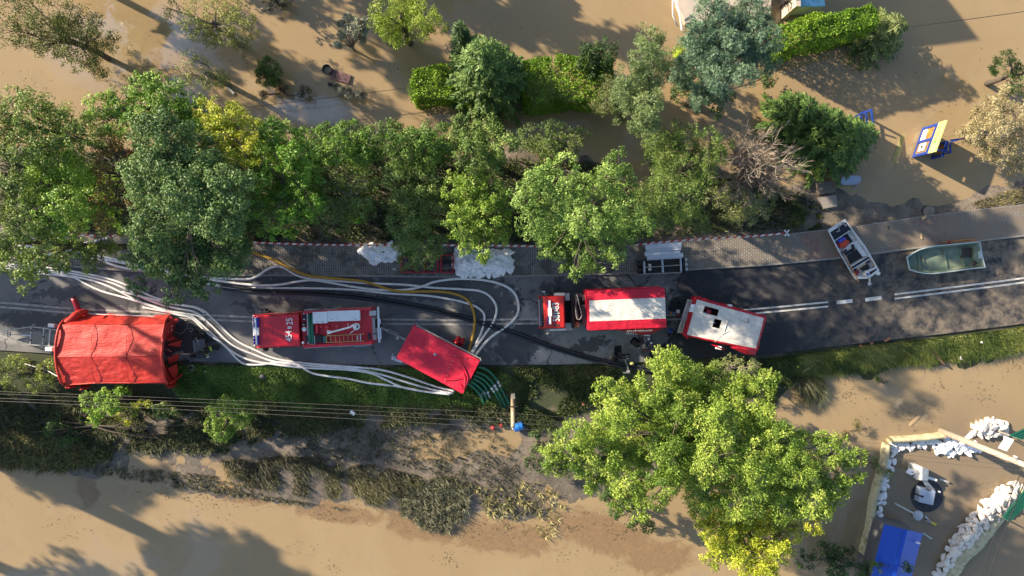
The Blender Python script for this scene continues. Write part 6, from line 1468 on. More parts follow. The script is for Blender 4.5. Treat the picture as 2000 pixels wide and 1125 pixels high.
# green suction hoses with metal couplings
GS = [([(914, 745), (930, 762), (940, 780), (946, 798)], 'green suction hose shortest and nearest the trailer corner', (938, 776)), ([(920, 741), (936, 757), (947, 775), (952, 792)], 'second green suction hose from the trailer corner', (944.5, 771)), ([(925, 736), (942, 750), (952, 768), (958, 785)], 'third green suction hose from the trailer corner', (949.5, 771)),
      ([(926, 730), (943, 740), (958, 758), (970, 778), (980, 799)], 'fourth green suction hose from the trailer corner', (960, 762)), ([(931, 724), (948, 733), (964, 752), (976, 775), (988, 799)], 'fifth green suction hose from the trailer corner', (963.5, 758)), ([(935, 714), (952, 722), (968, 741), (982, 768), (997, 797)], 'green suction hose farthest from the trailer corner', (968, 751))]
for pts, lab, cp in GS:
    pl = []
    w = smooth_line([P(a, b_, .5) for a, b_ in pts], 7); n = len(w)
    for i, p in enumerate(w):
        s = i / (n - 1); g = surf(p.x, p.y); p.z = max(1.0 * (1 - s * 1.6), 0) + max(g, WATER_Z) * min(1, s * 1.6) + .1 - .55 * max(0, s - .75)
        pl.append(p)
    c = pl[n // 2]; t = thing('suction_hose', lab, 'hose', c, 'green suction hoses')
    mb = MB(); mb.tube(pl, .085, 10); mb.build('hose_tube', GREENH, t, smooth=True)
    k = min(range(n), key=lambda i: (pl[i] - P(cp[0], cp[1], pl[i].z)).length)
    k = max(1, min(k, n - 2)); d = (pl[k + 1] - pl[k - 1]).normalized()
    for o in (-.16, .16):
        mb = MB(); mb.lathe(pl[k] + d * o, [(.09, -.12), (.115, -.08), (.115, .06), (.1, .12)], 12, axis=d); mb.build('coupling', ALU, t)
# ------------------------------------------------------------------ barrier tape
TAPE_R = mat('tape_red', (.45, .02, .02), .5, var=.1); TAPE_W = mat('tape_white', (.72, .70, .68), .5, var=.08)
def tape(label, pts, cell=.28, w=.15, z=.95):
    pl = smooth_line([P(a, b_, z) for a, b_ in pts], 10)
    d = [0]
    for i in range(1, len(pl)): d.append(d[-1] + (pl[i] - pl[i - 1]).length)
    def at(s):
        s = min(max(s, 0), d[-1]); i = max(1, next((k for k in range(len(d)) if d[k] >= s), len(d) - 1))
        f = (s - d[i - 1]) / max(d[i] - d[i - 1], 1e-6); return pl[i - 1].lerp(pl[i], f)
    c = at(d[-1] / 2); t = thing('barrier_tape', label, 'barrier tape', (c.x, c.y, surf(c.x, c.y)))
    n = int(d[-1] / cell); mb = MB()
    for k in range(n):
        a, b_ = at(k * cell), at((k + 1) * cell); dv = (b_ - a).normalized(); nn = Vector((-dv.y, dv.x, .9)).normalized()
        sag = lambda s: Vector((0, 0, -.10 * abs(math.sin(s / 4.0 * math.pi)) + .02 * math.sin(s * 2.3)))
        a2, b2 = a + sag(k * cell), b_ + sag((k + 1) * cell)
        sh = dv * cell * .35
        for row in range(2):
            l0, l1 = (row - 1) * w / 2, row * w / 2; o = sh * (row - .5) * 1.0
            m = (k + row) % 2 if False else (1 if k % 2 == 0 else 0)
            mb.add([a2 + nn * l0 + o, b2 + nn * l0 + o, b2 + nn * l1 + o, a2 + nn * l1 + o], [(0, 1, 2, 3)], m)
    mb.build('tape_band', [TAPE_R, TAPE_W], t, solid=.004)
    for s in np.arange(.3, d[-1], 4.0):
        p = at(s); mb = MB(); mb.tube([Vector((p.x, p.y + .03, surf(p.x, p.y + .05) - .2)), Vector((p.x, p.y + .03, z + .05))], .018, 6); mb.build('tape_post', STEEL, t)
    return t
tape('red and white barrier tape between the pavement and trees above the sandbags', [(478, 473), (560, 476), (640, 478), (720, 479), (800, 479), (900, 479), (1000, 480), (1058, 481)])
tape('red and white barrier tape above the aluminium planks and empty pavement', [(1240, 479), (1280, 474), (1340, 469), (1400, 465), (1460, 462), (1500, 459), (1538, 455)])
tape('red and white barrier tape half hidden under the trees near the tent', [(50, 449), (110, 455), (165, 459), (225, 463)])
kn = MB()
for a, b_ in (((1532, 449), (1541, 461)), ((1541, 449), (1533, 461))): kn.bar(P(*a, .98), P(*b_, .98), .1, .02)
kn.tube([P(1537, 455, -.2), P(1537, 455, 1.0)], .02, 6)
single(kn, 'tape_knot', TAPE_W, 'white knotted end of the barrier tape by the driveway', 'tape knot', P(1537, 455, 0))

# ------------------------------------------------------------------ sandbags
BAG = mat('sandbag_white', (.88, .88, .89), .6, var=.06, scale=5, bump=.5, bscale=7, dirt=(.62, .58, .52), dirt_amt=.2)
BAG2 = mat('sandbag_silty', (.74, .68, .61), .65, var=.1, scale=5, bump=.5, bscale=9, dirt=(.45, .37, .28), dirt_amt=.35)
def bag_mesh(seed, m):
    r = random.Random(seed); vs, fs = [], []; nu, nv = 14, 9
    for j in range(nv + 1):
        ph = math.pi * j / nv
        for i in range(nu):
            a = 2 * math.pi * i / nu
            cx, sx = math.cos(a), math.sin(a); sp = math.sin(ph)
            x = math.copysign(abs(cx) ** .7, cx) * sp ** .8 * .36; y = math.copysign(abs(sx) ** .7, sx) * sp ** .8 * .24; z = math.cos(ph) * .11
            q = Vector((x * 4 + seed, y * 4, z * 4)); k = mnoise.fractal(q, .8, 2, 3)
            x *= 1 + .22 * k; y *= 1 + .28 * mnoise.noise(q * 1.3 + Vector((5, 0, 0))); z += .05 * mnoise.noise(q * 2.2) - .05 * abs(mnoise.noise(q * 1.1 + Vector((0, 9, 0))))
            if x > .26: x += (x - .26) * 1.6; y *= .8; z += .05 * (x - .26) * r.uniform(-1, 3)      # gathered neck
            vs.append((x, y, z))
    for j in range(nv):
        for i in range(nu):
            k = (i + 1) % nu; fs.append((j * nu + i, (j + 1) * nu + i, (j + 1) * nu + k, j * nu + k))
    me = bpy.data.meshes.new('sandbag'); me.from_pydata(vs, [], fs); me.materials.append(m)
    return me
BAGS = [bag_mesh(k + 1, BAG) for k in range(6)]; BAGS2 = [bag_mesh(k + 21, BAG2) for k in range(6)]
def bags(poly, n, z0, dome, meshes, label, group, seed, scale=1.0, size_z=1.0):
    """bags heaped inside a measured outline; higher towards the middle"""
    r = random.Random(seed); xs = [p[0] for p in poly]; ys = [p[1] for p in poly]
    c = (sum(xs) / len(xs), sum(ys) / len(ys)); pts = []
    pa = [tuple(p) for p in poly]
    best = []
    tries = 0
    while len(pts) < n and tries < 20000:
        tries += 1
        x, y = r.uniform(min(xs), max(xs)), r.uniform(min(ys), max(ys))
        if not in_poly(np.array([x]), np.array([y]), pa)[0]: continue
        lim = 13 * scale * (1 - min(.9, tries / 9000))
        if all((x - q[0]) ** 2 + (y - q[1]) ** 2 > lim * lim for q in pts): pts.append((x, y))
    for x, y in pts:
        # distance to outline
        dmin = 1e9
        for i in range(len(pa)):
            (x1, y1), (x2, y2) = pa[i], pa[(i + 1) % len(pa)]
            t_ = max(0, min(1, ((x - x1) * (x2 - x1) + (y - y1) * (y2 - y1)) / ((x2 - x1) ** 2 + (y2 - y1) ** 2 + 1e-9)))
            dmin = min(dmin, math.hypot(x - x1 - t_ * (x2 - x1), y - y1 - t_ * (y2 - y1)))
        p0 = P(x, y, z0); base = max(surf(p0.x, p0.y), WATER_Z - .1) if z0 is None else z0
        h = base + .1 + dome * min(1, dmin / 22.0) * r.uniform(.6, 1.0)
        p = P(x, y, h)
        o = bpy.data.objects.new('sandbag', r.choice(meshes)); COL.objects.link(o)
        o.location = p; o.rotation_euler = (r.uniform(-.55, .55), r.uniform(-.55, .55), r.uniform(0, 6.28)); s = scale * r.uniform(.85, 1.25); o.scale = (s, s * r.uniform(.9, 1.15), s * size_z * r.uniform(1.0, 1.7))
        tag(o, label, 'sandbag', group)
bags([(700, 490), (715, 483), (760, 480), (785, 485), (782, 500), (758, 510), (735, 508), (727, 514), (718, 500)], 30, .12, .45, BAGS, 'white sandbag in the smaller heap on the pavement', 'sandbags of the smaller heap', 1, .85)
bags([(890, 490), (920, 485), (950, 490), (990, 492), (999, 515), (1000, 525), (975, 535), (938, 536), (905, 540), (895, 530), (888, 505)], 74, .12, .8, BAGS, 'white sandbag in the larger heap on the pavement', 'sandbags of the larger heap', 2, .9)
bags([(1897, 838), (1915, 825), (1945, 820), (1964, 830), (1966, 848), (1940, 852), (1905, 850)], 22, WATER_Z, 1.1, BAGS2, 'sunlit white sandbag heaped behind the concrete pole', 'sandbags heaped behind the pole', 3, .85)
bags([(1835, 868), (1850, 855), (1880, 865), (1920, 872), (1915, 880), (1880, 882), (1850, 885), (1828, 884)], 26, WATER_Z, .5, BAGS, 'white sandbag along the inside of the yellow barrier corner', 'sandbags inside the barrier corner', 4, .75)
bags([(1745, 868), (1800, 862), (1838, 860), (1838, 870), (1790, 874), (1750, 878)], 14, WATER_Z, .5, BAGS, 'white sandbag packed against the upper yellow barrier', 'sandbags against the upper barrier', 5, .7)
bags([(1746, 868), (1752, 880), (1748, 900), (1738, 925), (1730, 960), (1722, 1000), (1716, 1050), (1706, 1080), (1700, 1078), (1712, 1000), (1724, 950), (1736, 900)], 34, WATER_Z, .5, BAGS, 'small white sandbag packed along the long yellow barrier', 'sandbags along the long barrier', 6, .62)
bags([(1978, 940), (1998, 955), (1990, 975), (1972, 1000), (1950, 1010), (1930, 1030), (1905, 1060), (1870, 1090), (1850, 1125), (1825, 1130), (1838, 1095), (1850, 1070), (1875, 1040), (1890, 1015), (1915, 990), (1940, 968), (1962, 950)], 92, WATER_Z, 1.0, BAGS2, 'white sandbag in the long diagonal dyke by the green roof sheet', 'sandbags of the diagonal dyke', 7, .85)

# ------------------------------------------------------------------ flood barrier of yellow sheet
YEL = mat('yellow_sheet', (.50, .45, .28), .75, var=.2, bump=.5, bscale=3, dirt=(.16, .13, .07), dirt_amt=.45)
def barrier(label, pts, w, h, seed):
    pl = smooth_line([P(a, b_, h + WATER_Z) for a, b_ in pts], 6); n = len(pl)
    c = pl[n // 2]; mb = MB(); vs, fs = [], []
    for i, p in enumerate(pl):
        d = (pl[min(i + 1, n - 1)] - pl[max(i - 1, 0)]); d.z = 0; d.normalize(); nn = Vector((-d.y, d.x, 0))
        for s, z in ((-1, WATER_Z - .6), (-.95, WATER_Z + h * .8), (-.45, WATER_Z + h), (.45, WATER_Z + h), (.95, WATER_Z + h * .8), (1, WATER_Z - .6)):
            f = .06 * mnoise.noise(Vector((i * .5, s * 2, seed))); vs.append(Vector((p.x + nn.x * s * (w / 2 + f), p.y + nn.y * s * (w / 2 + f), z + f * .8)))
        if i:
            for k in range(5): a = (i - 1) * 6 + k; fs.append((a, a + 1, a + 7, a + 6))
    fs += [tuple(range(6)), tuple((n - 1) * 6 + k for k in range(5, -1, -1))]
    mb.add(vs, fs); return single(mb, 'flood_barrier', YEL, label, 'flood barrier', (c.x, c.y, WATER_Z), 'yellow flood barriers', smooth=True)
barrier('long yellow sheet barrier beside the largest tree', [(1738, 868), (1731, 905), (1720, 945), (1710, 985), (1704, 1030), (1690, 1085)], .38, .7, 1)
barrier('short yellow sheet barrier running to the concrete pole', [(1742, 862), (1780, 860), (1815, 857), (1848, 853)], .36, .7, 2)
barrier('yellow sheet barrier under the diagonal sandbag dyke', [(2003, 962), (1965, 1000), (1935, 1035), (1912, 1065), (1885, 1090), (1858, 1130)], .9, .35, 3)
# ------------------------------------------------------------------ concrete pole, boards, wires
CONC = mat('concrete_pole', (.42, .35, .28), .85, var=.15, scale=3, bump=.2)
TIMB = mat('weathered_timber', (.34, .285, .22), .85, var=.25, scale=6, bump=.3)
pb = P(1845, 845, 0); pole = thing('concrete_pole', 'thick concrete utility pole rising from the flood barrier', 'utility pole', (pb.x, pb.y, -1.2))
mb = MB(); mb.tube([Vector((pb.x, pb.y, -1.2)), Vector((pb.x, pb.y, 8.0))], [.25, .17], 12); mb.build('shaft', CONC, pole, smooth=True)
ptop = Vector((pb.x, pb.y, 7.6))
mb = MB(); mb.bar(ptop + Vector((-.5, .5, 0)), ptop + Vector((.5, -.5, 0)), .1); cab_ = mb.build('cross_arm', STEEL, pole)
for k in (-.45, -.15, .15, .45):
    mb = MB(); mb.lathe(ptop + Vector((k, -k, .05)), [(.05, 0), (.07, .06), (.04, .1), (.07, .14), (.03, .2), (0, .2)], 10); sub(mb, 'insulator', WHITE, cab_)
def board(name, a, b_, z0, h, parent, m=WHITE):
    p, q = P(*a, z0), P(*b_, z0); d = (q - p).normalized(); n = Vector((-d.y, d.x, 0)) * .02
    mb = MB(); mb.add([p - n, q - n, q - n + Vector((0, 0, h)), p - n + Vector((0, 0, h)), p + n, q + n, q + n + Vector((0, 0, h)), p + n + Vector((0, 0, h))], [(3, 2, 1, 0), (4, 5, 6, 7), (0, 1, 5, 4), (1, 2, 6, 5), (2, 3, 7, 6), (3, 0, 4, 7)])
    return mb.build(name, m, parent)
board('sign_board', (1873, 866), (1898, 841), 2.0, .45, pole); board('sign_board', (1950, 875), (1964, 853), 5.4, .75, pole)
# utility pole by the pump trailer (timber, twin-leg foot)
pb2 = P(1002, 768, -.2); wp = thing('timber_pole', 'timber utility pole with concrete foot beside the green hoses', 'utility pole', (pb2.x, pb2.y, -.4))
mb = MB(); mb.prism([Vector((pb2.x + x, pb2.y + y, 1.8)) for x, y in ((-.14, -.1), (.14, -.1), (.14, .1), (-.14, .1))], -.6); mb.build('concrete_foot', mat('grey_concrete', (.22, .215, .2), .9, var=.2), wp, bevel=.02)
WPH = 9.0
mb = MB(); mb.tube([Vector((pb2.x, pb2.y - .15, .4)), Vector((pb2.x - .02, pb2.y - .18, WPH))], [.17, .125], 12); mb.build('shaft', mat('sunlit_timber', (.40, .31, .20), .85, var=.2, scale=6, bump=.3), wp, smooth=True)
mb = MB(); w0 = Vector((pb2.x, pb2.y - .17, WPH - 4.4)); mb.bar(w0 + Vector((-.3, .2, 0)), w0 + Vector((.3, .25, 0)), .07); mb.build('pole_clamp', BLACK, wp)
wt = Vector((pb2.x - .02, pb2.y - .18, WPH - .15))
ATT = []
for dx, dz in ((.17, -2.5), (-.17, -2.5), (.17, 0), (-.17, 0)):
    a = wt + Vector((0, dx, dz)); mb = MB(); mb.bar(Vector((wt.x, wt.y, a.z)), a, .03); mb.lathe(a, [(.03, -.02), (.05, .03), (.05, .08), (0, .1)], 8); mb.build('insulator', WHITE, wp)
    ATT.append(a)
WIRE = mat('wire', (.12, .11, .10), .5, .3); WIRE_B = mat('wire_black', (.02, .02, .02), .6)
def wire(name, label, a, b_, sag, r, m, group=None):
    pts = []
    for i in range(17):
        t_ = i / 16; p = a.lerp(b_, t_); p.z -= sag * 4 * t_ * (1 - t_); pts.append(p)
    mb = MB(); mb.tube(pts, r, 5); c = pts[8]
    return single(mb, name, m, label, 'cable', c, group)
PW = 'power lines along the lower verge'
LW = [P(-300, 755, 6.3), P(-300, 758, 6.3), P(-300, 767, 8.6), P(-300, 771, 8.6)]
lab = ['uppermost power line over the verge', 'second power line from the road', 'third power line from the road', 'lowest power line over the verge']
for k in range(4):
    a = ATT[[0, 1, 2, 3][k]]
    wire('power_line', lab[k] + ', running past the tent', LW[k], a, .5, .010, WIRE, PW)
    wire('power_line', lab[k] + ', running to the concrete pole', a, ptop + Vector((-.45 + .3 * k, .45 - .3 * k, .2)), .6, .010, WIRE, PW)
wire('black_cable', 'thin black cable slanting over the sandbag dyke', ptop + Vector((.1, -.15, .1)), P(1895, 1180, 5.0), .2, .022, WIRE_B, 'black cables')
wire('black_cable', 'thick black cable slanting over the sandbag dyke', ptop + Vector((.45, -.45, .1)), P(1915, 1180, 5.0), .2, .034, WIRE_B, 'black cables')
wire('black_cable', 'thin cable crossing above the open water to the juniper', P(1780, 52, 4.0), P(2150, 0, 6.0), .2, .022, WIRE_B)
wire('fence_wire', 'thin wire stretched over the channel from the bright hedge', P(800, 171, .8), P(480, 210, .8), .05, .018, WIRE_B)
# ------------------------------------------------------------------ things by the utility pole
BLUEP = mat('blue_plastic', (.015, .16, .55), .4, var=.08)
def lathe_dir(t, c, prof, ax, name, m, n=18): mb = MB(); mb.lathe(c, prof, n, axis=ax); return mb.build(name, m, t)
c = P(1013, 834, -.05); br = thing('blue_barrel', 'blue plastic barrel lying beside the utility pole', 'barrel', (c.x, c.y, -.4))
axb = (P(1021, 832) - P(1004, 838)).normalized()
lathe_dir(br, Vector((c.x, c.y, -.08)) - axb * .36, [(.24, 0), (.29, .04), (.30, .3), (.33, .33), (.33, .38), (.30, .41), (.28, .66), (.22, .72), (0, .72)], axb, 'barrel_body', BLUEP)
lathe_dir(br, Vector((c.x, c.y, -.08)) + axb * .36, [(.05, 0), (.05, .05), (0, .05)], axb, 'bung', DKGREY, 10)
for (px, py, lab, m) in ((955.5, 822, 'white float beside the red buoys', WHITE_D), (979, 821, 'white float touching the red buoy', WHITE_D)):
    c = P(px, py, -.2); f = thing('float', lab, 'float', (c.x, c.y, -.45)); mb = MB(); mb.lathe((c.x, c.y, -.42), [(.08, 0), (.15, .05), (.165, .14), (.13, .24), (.05, .28), (0, .28)], 16); mb.build('float_body', m, f, smooth=True)
    mb = MB(); mb.lathe((c.x, c.y, -.15), [(.04, 0), (.04, .05), (0, .05)], 10); mb.build('cap', WHITE, f)
for (px, py, lab) in ((979, 831, 'bright red buoy by the utility pole'), (963, 836, 'dull red buoy half hidden in the weeds')):
    c = P(px, py, -.2); f = thing('buoy', lab, 'buoy', (c.x, c.y, -.45)); mb = MB(); mb.lathe((c.x, c.y, -.42), [(.08, 0), (.16, .05), (.18, .14), (.15, .24), (.08, .28), (0, .29)], 16); mb.build('buoy_body', mat('buoy_red', (.40, .02, .025), .4), f, smooth=True)
    mb = MB(); mb.lathe((c.x, c.y, -.14), [(.06, 0), (.03, .05), (0, .05)], 10); mb.build('cap', mat('buoy_pink', (.5, .15, .15), .4), f)
# ------------------------------------------------------------------ aluminium planks and roller frame
F7 = Fr(1230, 460, 13.24)
for k, (a, b_, w, z, lab) in enumerate((((400, 300), (1340, 235), .42, .5, 'widest aluminium plank, uppermost of the stack on the pavement'), ((410, 345), (1320, 300), .3, .42, 'aluminium plank second from the tape'), ((430, 405), (1320, 345), .22, .55, 'narrow aluminium plank third from the tape'), ((385, 480), (1300, 425), .32, .55, 'long aluminium plank in the middle of the stack'), ((440, 555), (1380, 495), .28, .5, 'aluminium plank next to the roller frame'), ((450, 605), (1385, 548), .2, .42, 'lowest aluminium plank touching the roller frame'))):
    p, q = F7(*a, z), F7(*b_, z); d = (q - p).normalized(); n = Vector((-d.y, d.x, 0))
    t = thing('aluminium_plank', lab, 'plank', (p.lerp(q, .5).x, p.lerp(q, .5).y, .12), 'aluminium planks stacked on the pavement')
    AP = mat('pale_aluminium', (.66, .69, .74), .5, .25, var=.08, scale=2)
    mb = MB(); mb.bar(p, q, w, .06); mb.build('deck', AP, t, bevel=.01)
    for s in (-1, 1): mb = MB(); mb.bar(p + n * s * (w / 2 - .02) + Vector((0, 0, .045)), q + n * s * (w / 2 - .02) + Vector((0, 0, .045)), .04, .03); mb.build('edge_rail', ALU, t)
    mb = MB(); mb.bar(p + d * .3 + Vector((0, 0, -.04)), p + d * .36 + Vector((0, 0, -.04)), w * .8, .02); mb.bar(Vector((p.x + d.x * .4, p.y + d.y * .4, .12)), p + d * .4, .06); mb.bar(Vector((q.x - d.x * .4, q.y - d.y * .4, .12)), q - d * .4, .06); mb.build('bearer', TIMB, t)
c = F7(850, 800, 0); rf = thing('roller_frame', 'metal frame with black troughs and paired wheels beside the planks', 'trailer frame', (c.x, c.y, .12))
for (x0, y0, x1, y1) in ((412, 640, 815, 790), (412, 815, 820, 960), (885, 610, 1290, 755), (890, 800, 1290, 935)):
    mb = MB(); mb.prism(quad(F7, x0, y0, x1, y1, -.05, .42), .2); mb.build('trough', BLACK, rf, bevel=.02)
for (xa, ya, xb, yb) in ((370, 670, 380, 990), (838, 635, 858, 955), (1312, 595, 1326, 930)):
    mb = MB(); mb.bar(F7(xa, ya, .55), F7(xb, yb, .55), .13, .1); o = mb.build('cross_beam', ALU, rf)
    for k in range(6):
        p = F7(xa, ya, .6).lerp(F7(xb, yb, .6), .1 + k * .16); mb = MB(); mb.lathe(p, [(.025, 0), (.025, .02), (0, .02)], 6); sub(mb, 'bolt', DKGREY, o)
mb = MB(); mb.tube([F7(415, 825, .58), F7(1300, 762, .58)], .035, 8); mb.build('shaft', STEEL, rf)
mb = MB(); mb.lathe(F7(510, 770, .56), [(.1, 0), (.12, .05), (.05, .1)], 12); mb.lathe(F7(515, 880, .56), [(.1, 0), (.12, .05), (.05, .1)], 12); mb.bar(F7(510, 770, .6), F7(540, 850, .6), .08); mb.build('lever_joint', SILV, rf)
for (zx, zy) in ((225, 740), (290, 735), (245, 910), (310, 905)):
    p = F7(zx, zy, .36); wheel(rf, Vector((p.x, p.y, .37)), .25, .16, Vector((1, .05, 0)))
for (zx, zy) in ((1440, 620), (1450, 750), (1460, 870)):
    p = F7(zx, zy, .45); mb = MB(); mb.lathe(Vector((p.x, p.y, .45)), [(.05, -.1), (.14, -.09), (.14, 0), (.08, .05), (.12, .08), (0, .1)], 12); mb.build('hub', SILV, rf)
for (zx, zy) in ((1385, 640), (1390, 780), (1400, 890)):
    p = F7(zx, zy, .36); wheel(rf, Vector((p.x, p.y, .37)), .25, .13, Vector((1, .05, 0)))
mb = MB(); mb.bar(F7(190, 1010, .3), F7(1350, 955, .3), .06); mb.bar(F7(410, 650, .3), F7(1300, 595, .3), .05); mb.build('side_rail', STEEL, rf)
# ------------------------------------------------------------------ red crates on the pavement
F8 = Fr(760, 470, 7.692); CR = mat('crate_red', (.40, .012, .02), .5, var=.15)
for k, (x0, y0, x1, y1, lab) in enumerate(((183, 250, 355, 475, 'red metal crate nearest the smaller sandbag heap'), (360, 250, 545, 475, 'red metal crate second from the smaller sandbag heap'), (550, 250, 730, 475, 'red metal crate third from the smaller sandbag heap'), (782, 220, 962, 478, 'red metal crate standing alone beside the larger sandbag heap'))):
    q0 = quad(F8, x0, y0, x1, y1, 0, .62); c = sum(q0, Vector()) / 4
    t = thing('red_crate', lab, 'crate', (c.x, c.y, .12), 'red metal crates on the pavement')
    for i in range(4):
        a, b_ = q0[i], q0[(i + 1) % 4]
        for z in (.18, .42, .62):
            mb = MB(); mb.bar(Vector((a.x, a.y, z)), Vector((b_.x, b_.y, z)), .09 if z > .5 else .05, .06); mb.build('rail', CR, t)
        mb = MB(); mb.bar(Vector((a.x, a.y, .12)), Vector((a.x, a.y, .68)), .08); mb.build('post', CR, t)
    for j in range(1, 4):
        a, b_ = q0[0].lerp(q0[3], j / 4), q0[1].lerp(q0[2], j / 4)
        mb = MB(); mb.bar(Vector((a.x, a.y, .17)), Vector((b_.x, b_.y, .17)), .03); mb.build('floor_bar', DKGREY if k < 3 else STEEL, t)
mb = MB(); mb.prism(quad(F8, 800, 290, 910, 360, 0, .45), .14); single(mb, 'black_case', BLACK, 'black case lying in the crate that stands alone', 'case', F8(855, 325, .14), bevel=.02)
# ------------------------------------------------------------------ white boat
F9 = Fr(1600, 420, 8.036)
BW = mat('boat_white', (.70, .70, .68), .4, var=.06, dirt=(.45, .43, .4), dirt_amt=.2); NAVY = mat('deck_navy', (.012, .016, .03), .8, var=.2); BOATW = mat('boat_wood', (.45, .22, .09), .5, var=.2, scale=8)
def white_boat():
    c = F9(540, 540, 0); t = thing('motor_boat', 'small white motor boat with outboard engine, stranded across the pavement', 'boat', (c.x, c.y, 0))
    G = [(405, 60), (480, 165), (720, 480), (945, 870), (905, 905), (800, 985), (755, 1000), (610, 1002), (580, 1022), (320, 600), (130, 235)]
    z = .62
    outer = [F9(a, b_, z) for a, b_ in G]; ce = sum(outer, Vector()) / len(outer)
    inn = [p.lerp(Vector((ce.x, ce.y, z)), .085) for p in outer]; n = len(outer)
    bot = [Vector((ce.x + (p.x - ce.x) * .8, ce.y + (p.y - ce.y) * .86, .06)) for p in outer]; fl = [Vector((ce.x + (p.x - ce.x) * .9, ce.y + (p.y - ce.y) * .93, .22)) for p in inn]
    mb = MB(); vs = outer + inn + bot + fl; fs = []
    for i in range(n):
        j = (i + 1) % n; fs += [(i, j, n + j, n + i), (j, i, 2 * n + i, 2 * n + j), (n + i, n + j, 3 * n + j, 3 * n + i)]
    fs += [tuple(3 * n + i for i in range(n)), tuple(2 * n + i for i in range(n - 1, -1, -1))]
    mb.add(vs, fs); hull = mb.build('hull', BW, t)
    md = hull.modifiers.new('fix', 'WEIGHTED_NORMAL') if False else None
    def pp(name, pts, z1, z0, m, parent=None, **k):
        mb = MB(); mb.prism([F9(a, b_, z1) for a, b_ in pts], z0); return mb.build(name, m, parent or t, **k)
    pp('fore_deck', [(145, 235), (395, 85), (512, 228), (235, 408)], .60, .5, NAVY)
    mb = MB(); mb.bar(F9(235, 408, .62), F9(475, 245, .62), .04, .04); mb.build('deck_trim', BW, t)
    mb = MB(); mb.tube(smooth_line([F9(a, b_, .64) for a, b_ in ((275, 260), (320, 245), (300, 190), (330, 150), (370, 140), (390, 110), (350, 130), (430, 160), (400, 175))], 6), .035, 6); mb.build('mooring_rope', mat('rope_grey', (.36, .36, .35), .8), t)
    pp('side_deck', [(410, 75), (485, 170), (940, 870), (905, 815), (790, 640), (640, 430), (515, 225)], .615, .5, BW)
    pp('floor_mat', [(440, 290), (525, 410), (450, 465), (360, 340)], .27, .22, BLACK)
    pp('bench', [(430, 480), (600, 385), (630, 440), (560, 500), (400, 590), (380, 555)], .42, .25, BW, bevel=.02)
    pp('seat_cushion', [(375, 570), (425, 532), (440, 558), (390, 592)], .47, .42, NAVY); pp('seat_cushion', [(395, 600), (520, 525), (540, 560), (415, 640)], .5, .38, NAVY)
    pp('backrest', [(522, 460), (552, 460), (568, 590), (540, 590)], .75, .5, BLACK, bevel=.02)
    pp('floor_mat', [(440, 640), (600, 540), (690, 655), (490, 775)], .30, .22, BLACK)
    pp('inner_side', [(560, 500), (630, 440), (760, 640), (690, 655), (600, 540)], .45, .25, BW)
    pp('bench', [(495, 800), (770, 640), (810, 690), (530, 860)], .48, .25, BW, bevel=.02)
    pp('seat_cushion', [(512, 812), (775, 652), (790, 680), (525, 842)], .53, .48, NAVY, bevel=.01)
    pp('plank_seat', [(580, 825), (730, 735), (745, 765), (600, 860)], .45, .38, mat('pale_wood', (.45, .33, .2), .6, var=.2), bevel=.01)
    for pts in (((530, 860), (580, 835), (590, 860), (545, 885)), ((735, 745), (785, 710), (800, 735), (750, 765))): pp('seat_cushion', list(pts), .5, .42, NAVY)
    pp('wood_trim', [(800, 690), (830, 700), (875, 790), (870, 810), (840, 805), (860, 790)], .55, .45, BOATW)
    pp('battery_box', [(545, 890), (620, 865), (640, 910), (580, 950)], .45, .25, mat('tank_red', (.3, .03, .02), .4), bevel=.02); pp('fuel_tank', [(655, 830), (770, 770), (800, 830), (700, 890)], .45, .25, BLACK, bevel=.02)
    pp('stern_deck', [(800, 890), (910, 840), (930, 870), (815, 945)], .6, .45, NAVY); pp('stern_shelf', [(775, 865), (890, 815), (905, 835), (790, 890)], .61, .5, BW)
    mb = MB(); mb.bar(F9(370, 580, .64), F9(620, 1050, .64), .07, .05); mb.build('oar', BOATW, t)
    mb = MB(); mb.bar(F9(340, 590, .62), F9(560, 960, .62), .05, .05); mb.bar(F9(345, 585, .65), F9(370, 600, .65), .14); mb.build('side_bracket', DKGREY, t)
    en = MB(); en.prism([F9(a, b_, .95) for a, b_ in ((725, 880), (770, 870), (800, 910), (785, 965), (735, 955))], .5); e = en.build('outboard_engine', BW, t, bevel=.05)
    pe = MB(); pe.prism([F9(a, b_, .97) for a, b_ in ((735, 915), (790, 905), (785, 945), (745, 948))], .8); sub(pe, 'engine_badge', mat('badge_blue', (.03, .06, .25), .4), e, bevel=.02)
    pe = MB(); pe.bar(F9(785, 985, .7), F9(790, 1050, .45), .1); pe.lathe(F9(790, 1075, .42), [(.04, -.08), (.13, 0), (.04, .06), (0, .1)], 10); sub(pe, 'propeller_leg', SILV, e)
    for k in range(3):
        a = k * 2.09; p = F9(790, 1075, .42); pe = MB(); pe.bar(p, p + Vector((math.cos(a) * .17, math.sin(a) * .17, 0)), .08, .03); sub(pe, 'propeller_blade', SILV, e)
    pe = MB(); pe.bar(F9(735, 930, .8), F9(660, 850, .7), .05); sub(pe, 'tiller', BLACK, e)
    mb = MB(); mb.lathe(F9(905, 915, .45), [(.05, 0), (.15, .08), (.15, .2), (.06, .28), (0, .28)], 12); mb.build('fender_ball', BW, t, smooth=True)
white_boat()
crumple('life_jacket', 'orange life jacket bundled in the white boat', 'life jacket', F9, (385, 445), 72, .26, .35, mat('jacket_orange', (.62, .07, .03), .6, var=.15), 3.0, amp=.5)
crumple('blue_jacket', 'bright blue jacket on top of the orange one in the white boat', 'jacket', F9, (350, 388), 58, .42, .25, mat('jacket_blue', (.03, .07, .5), .6, var=.15), 5.0, amp=.5, stretch=(1.1, .6), rot=.4)
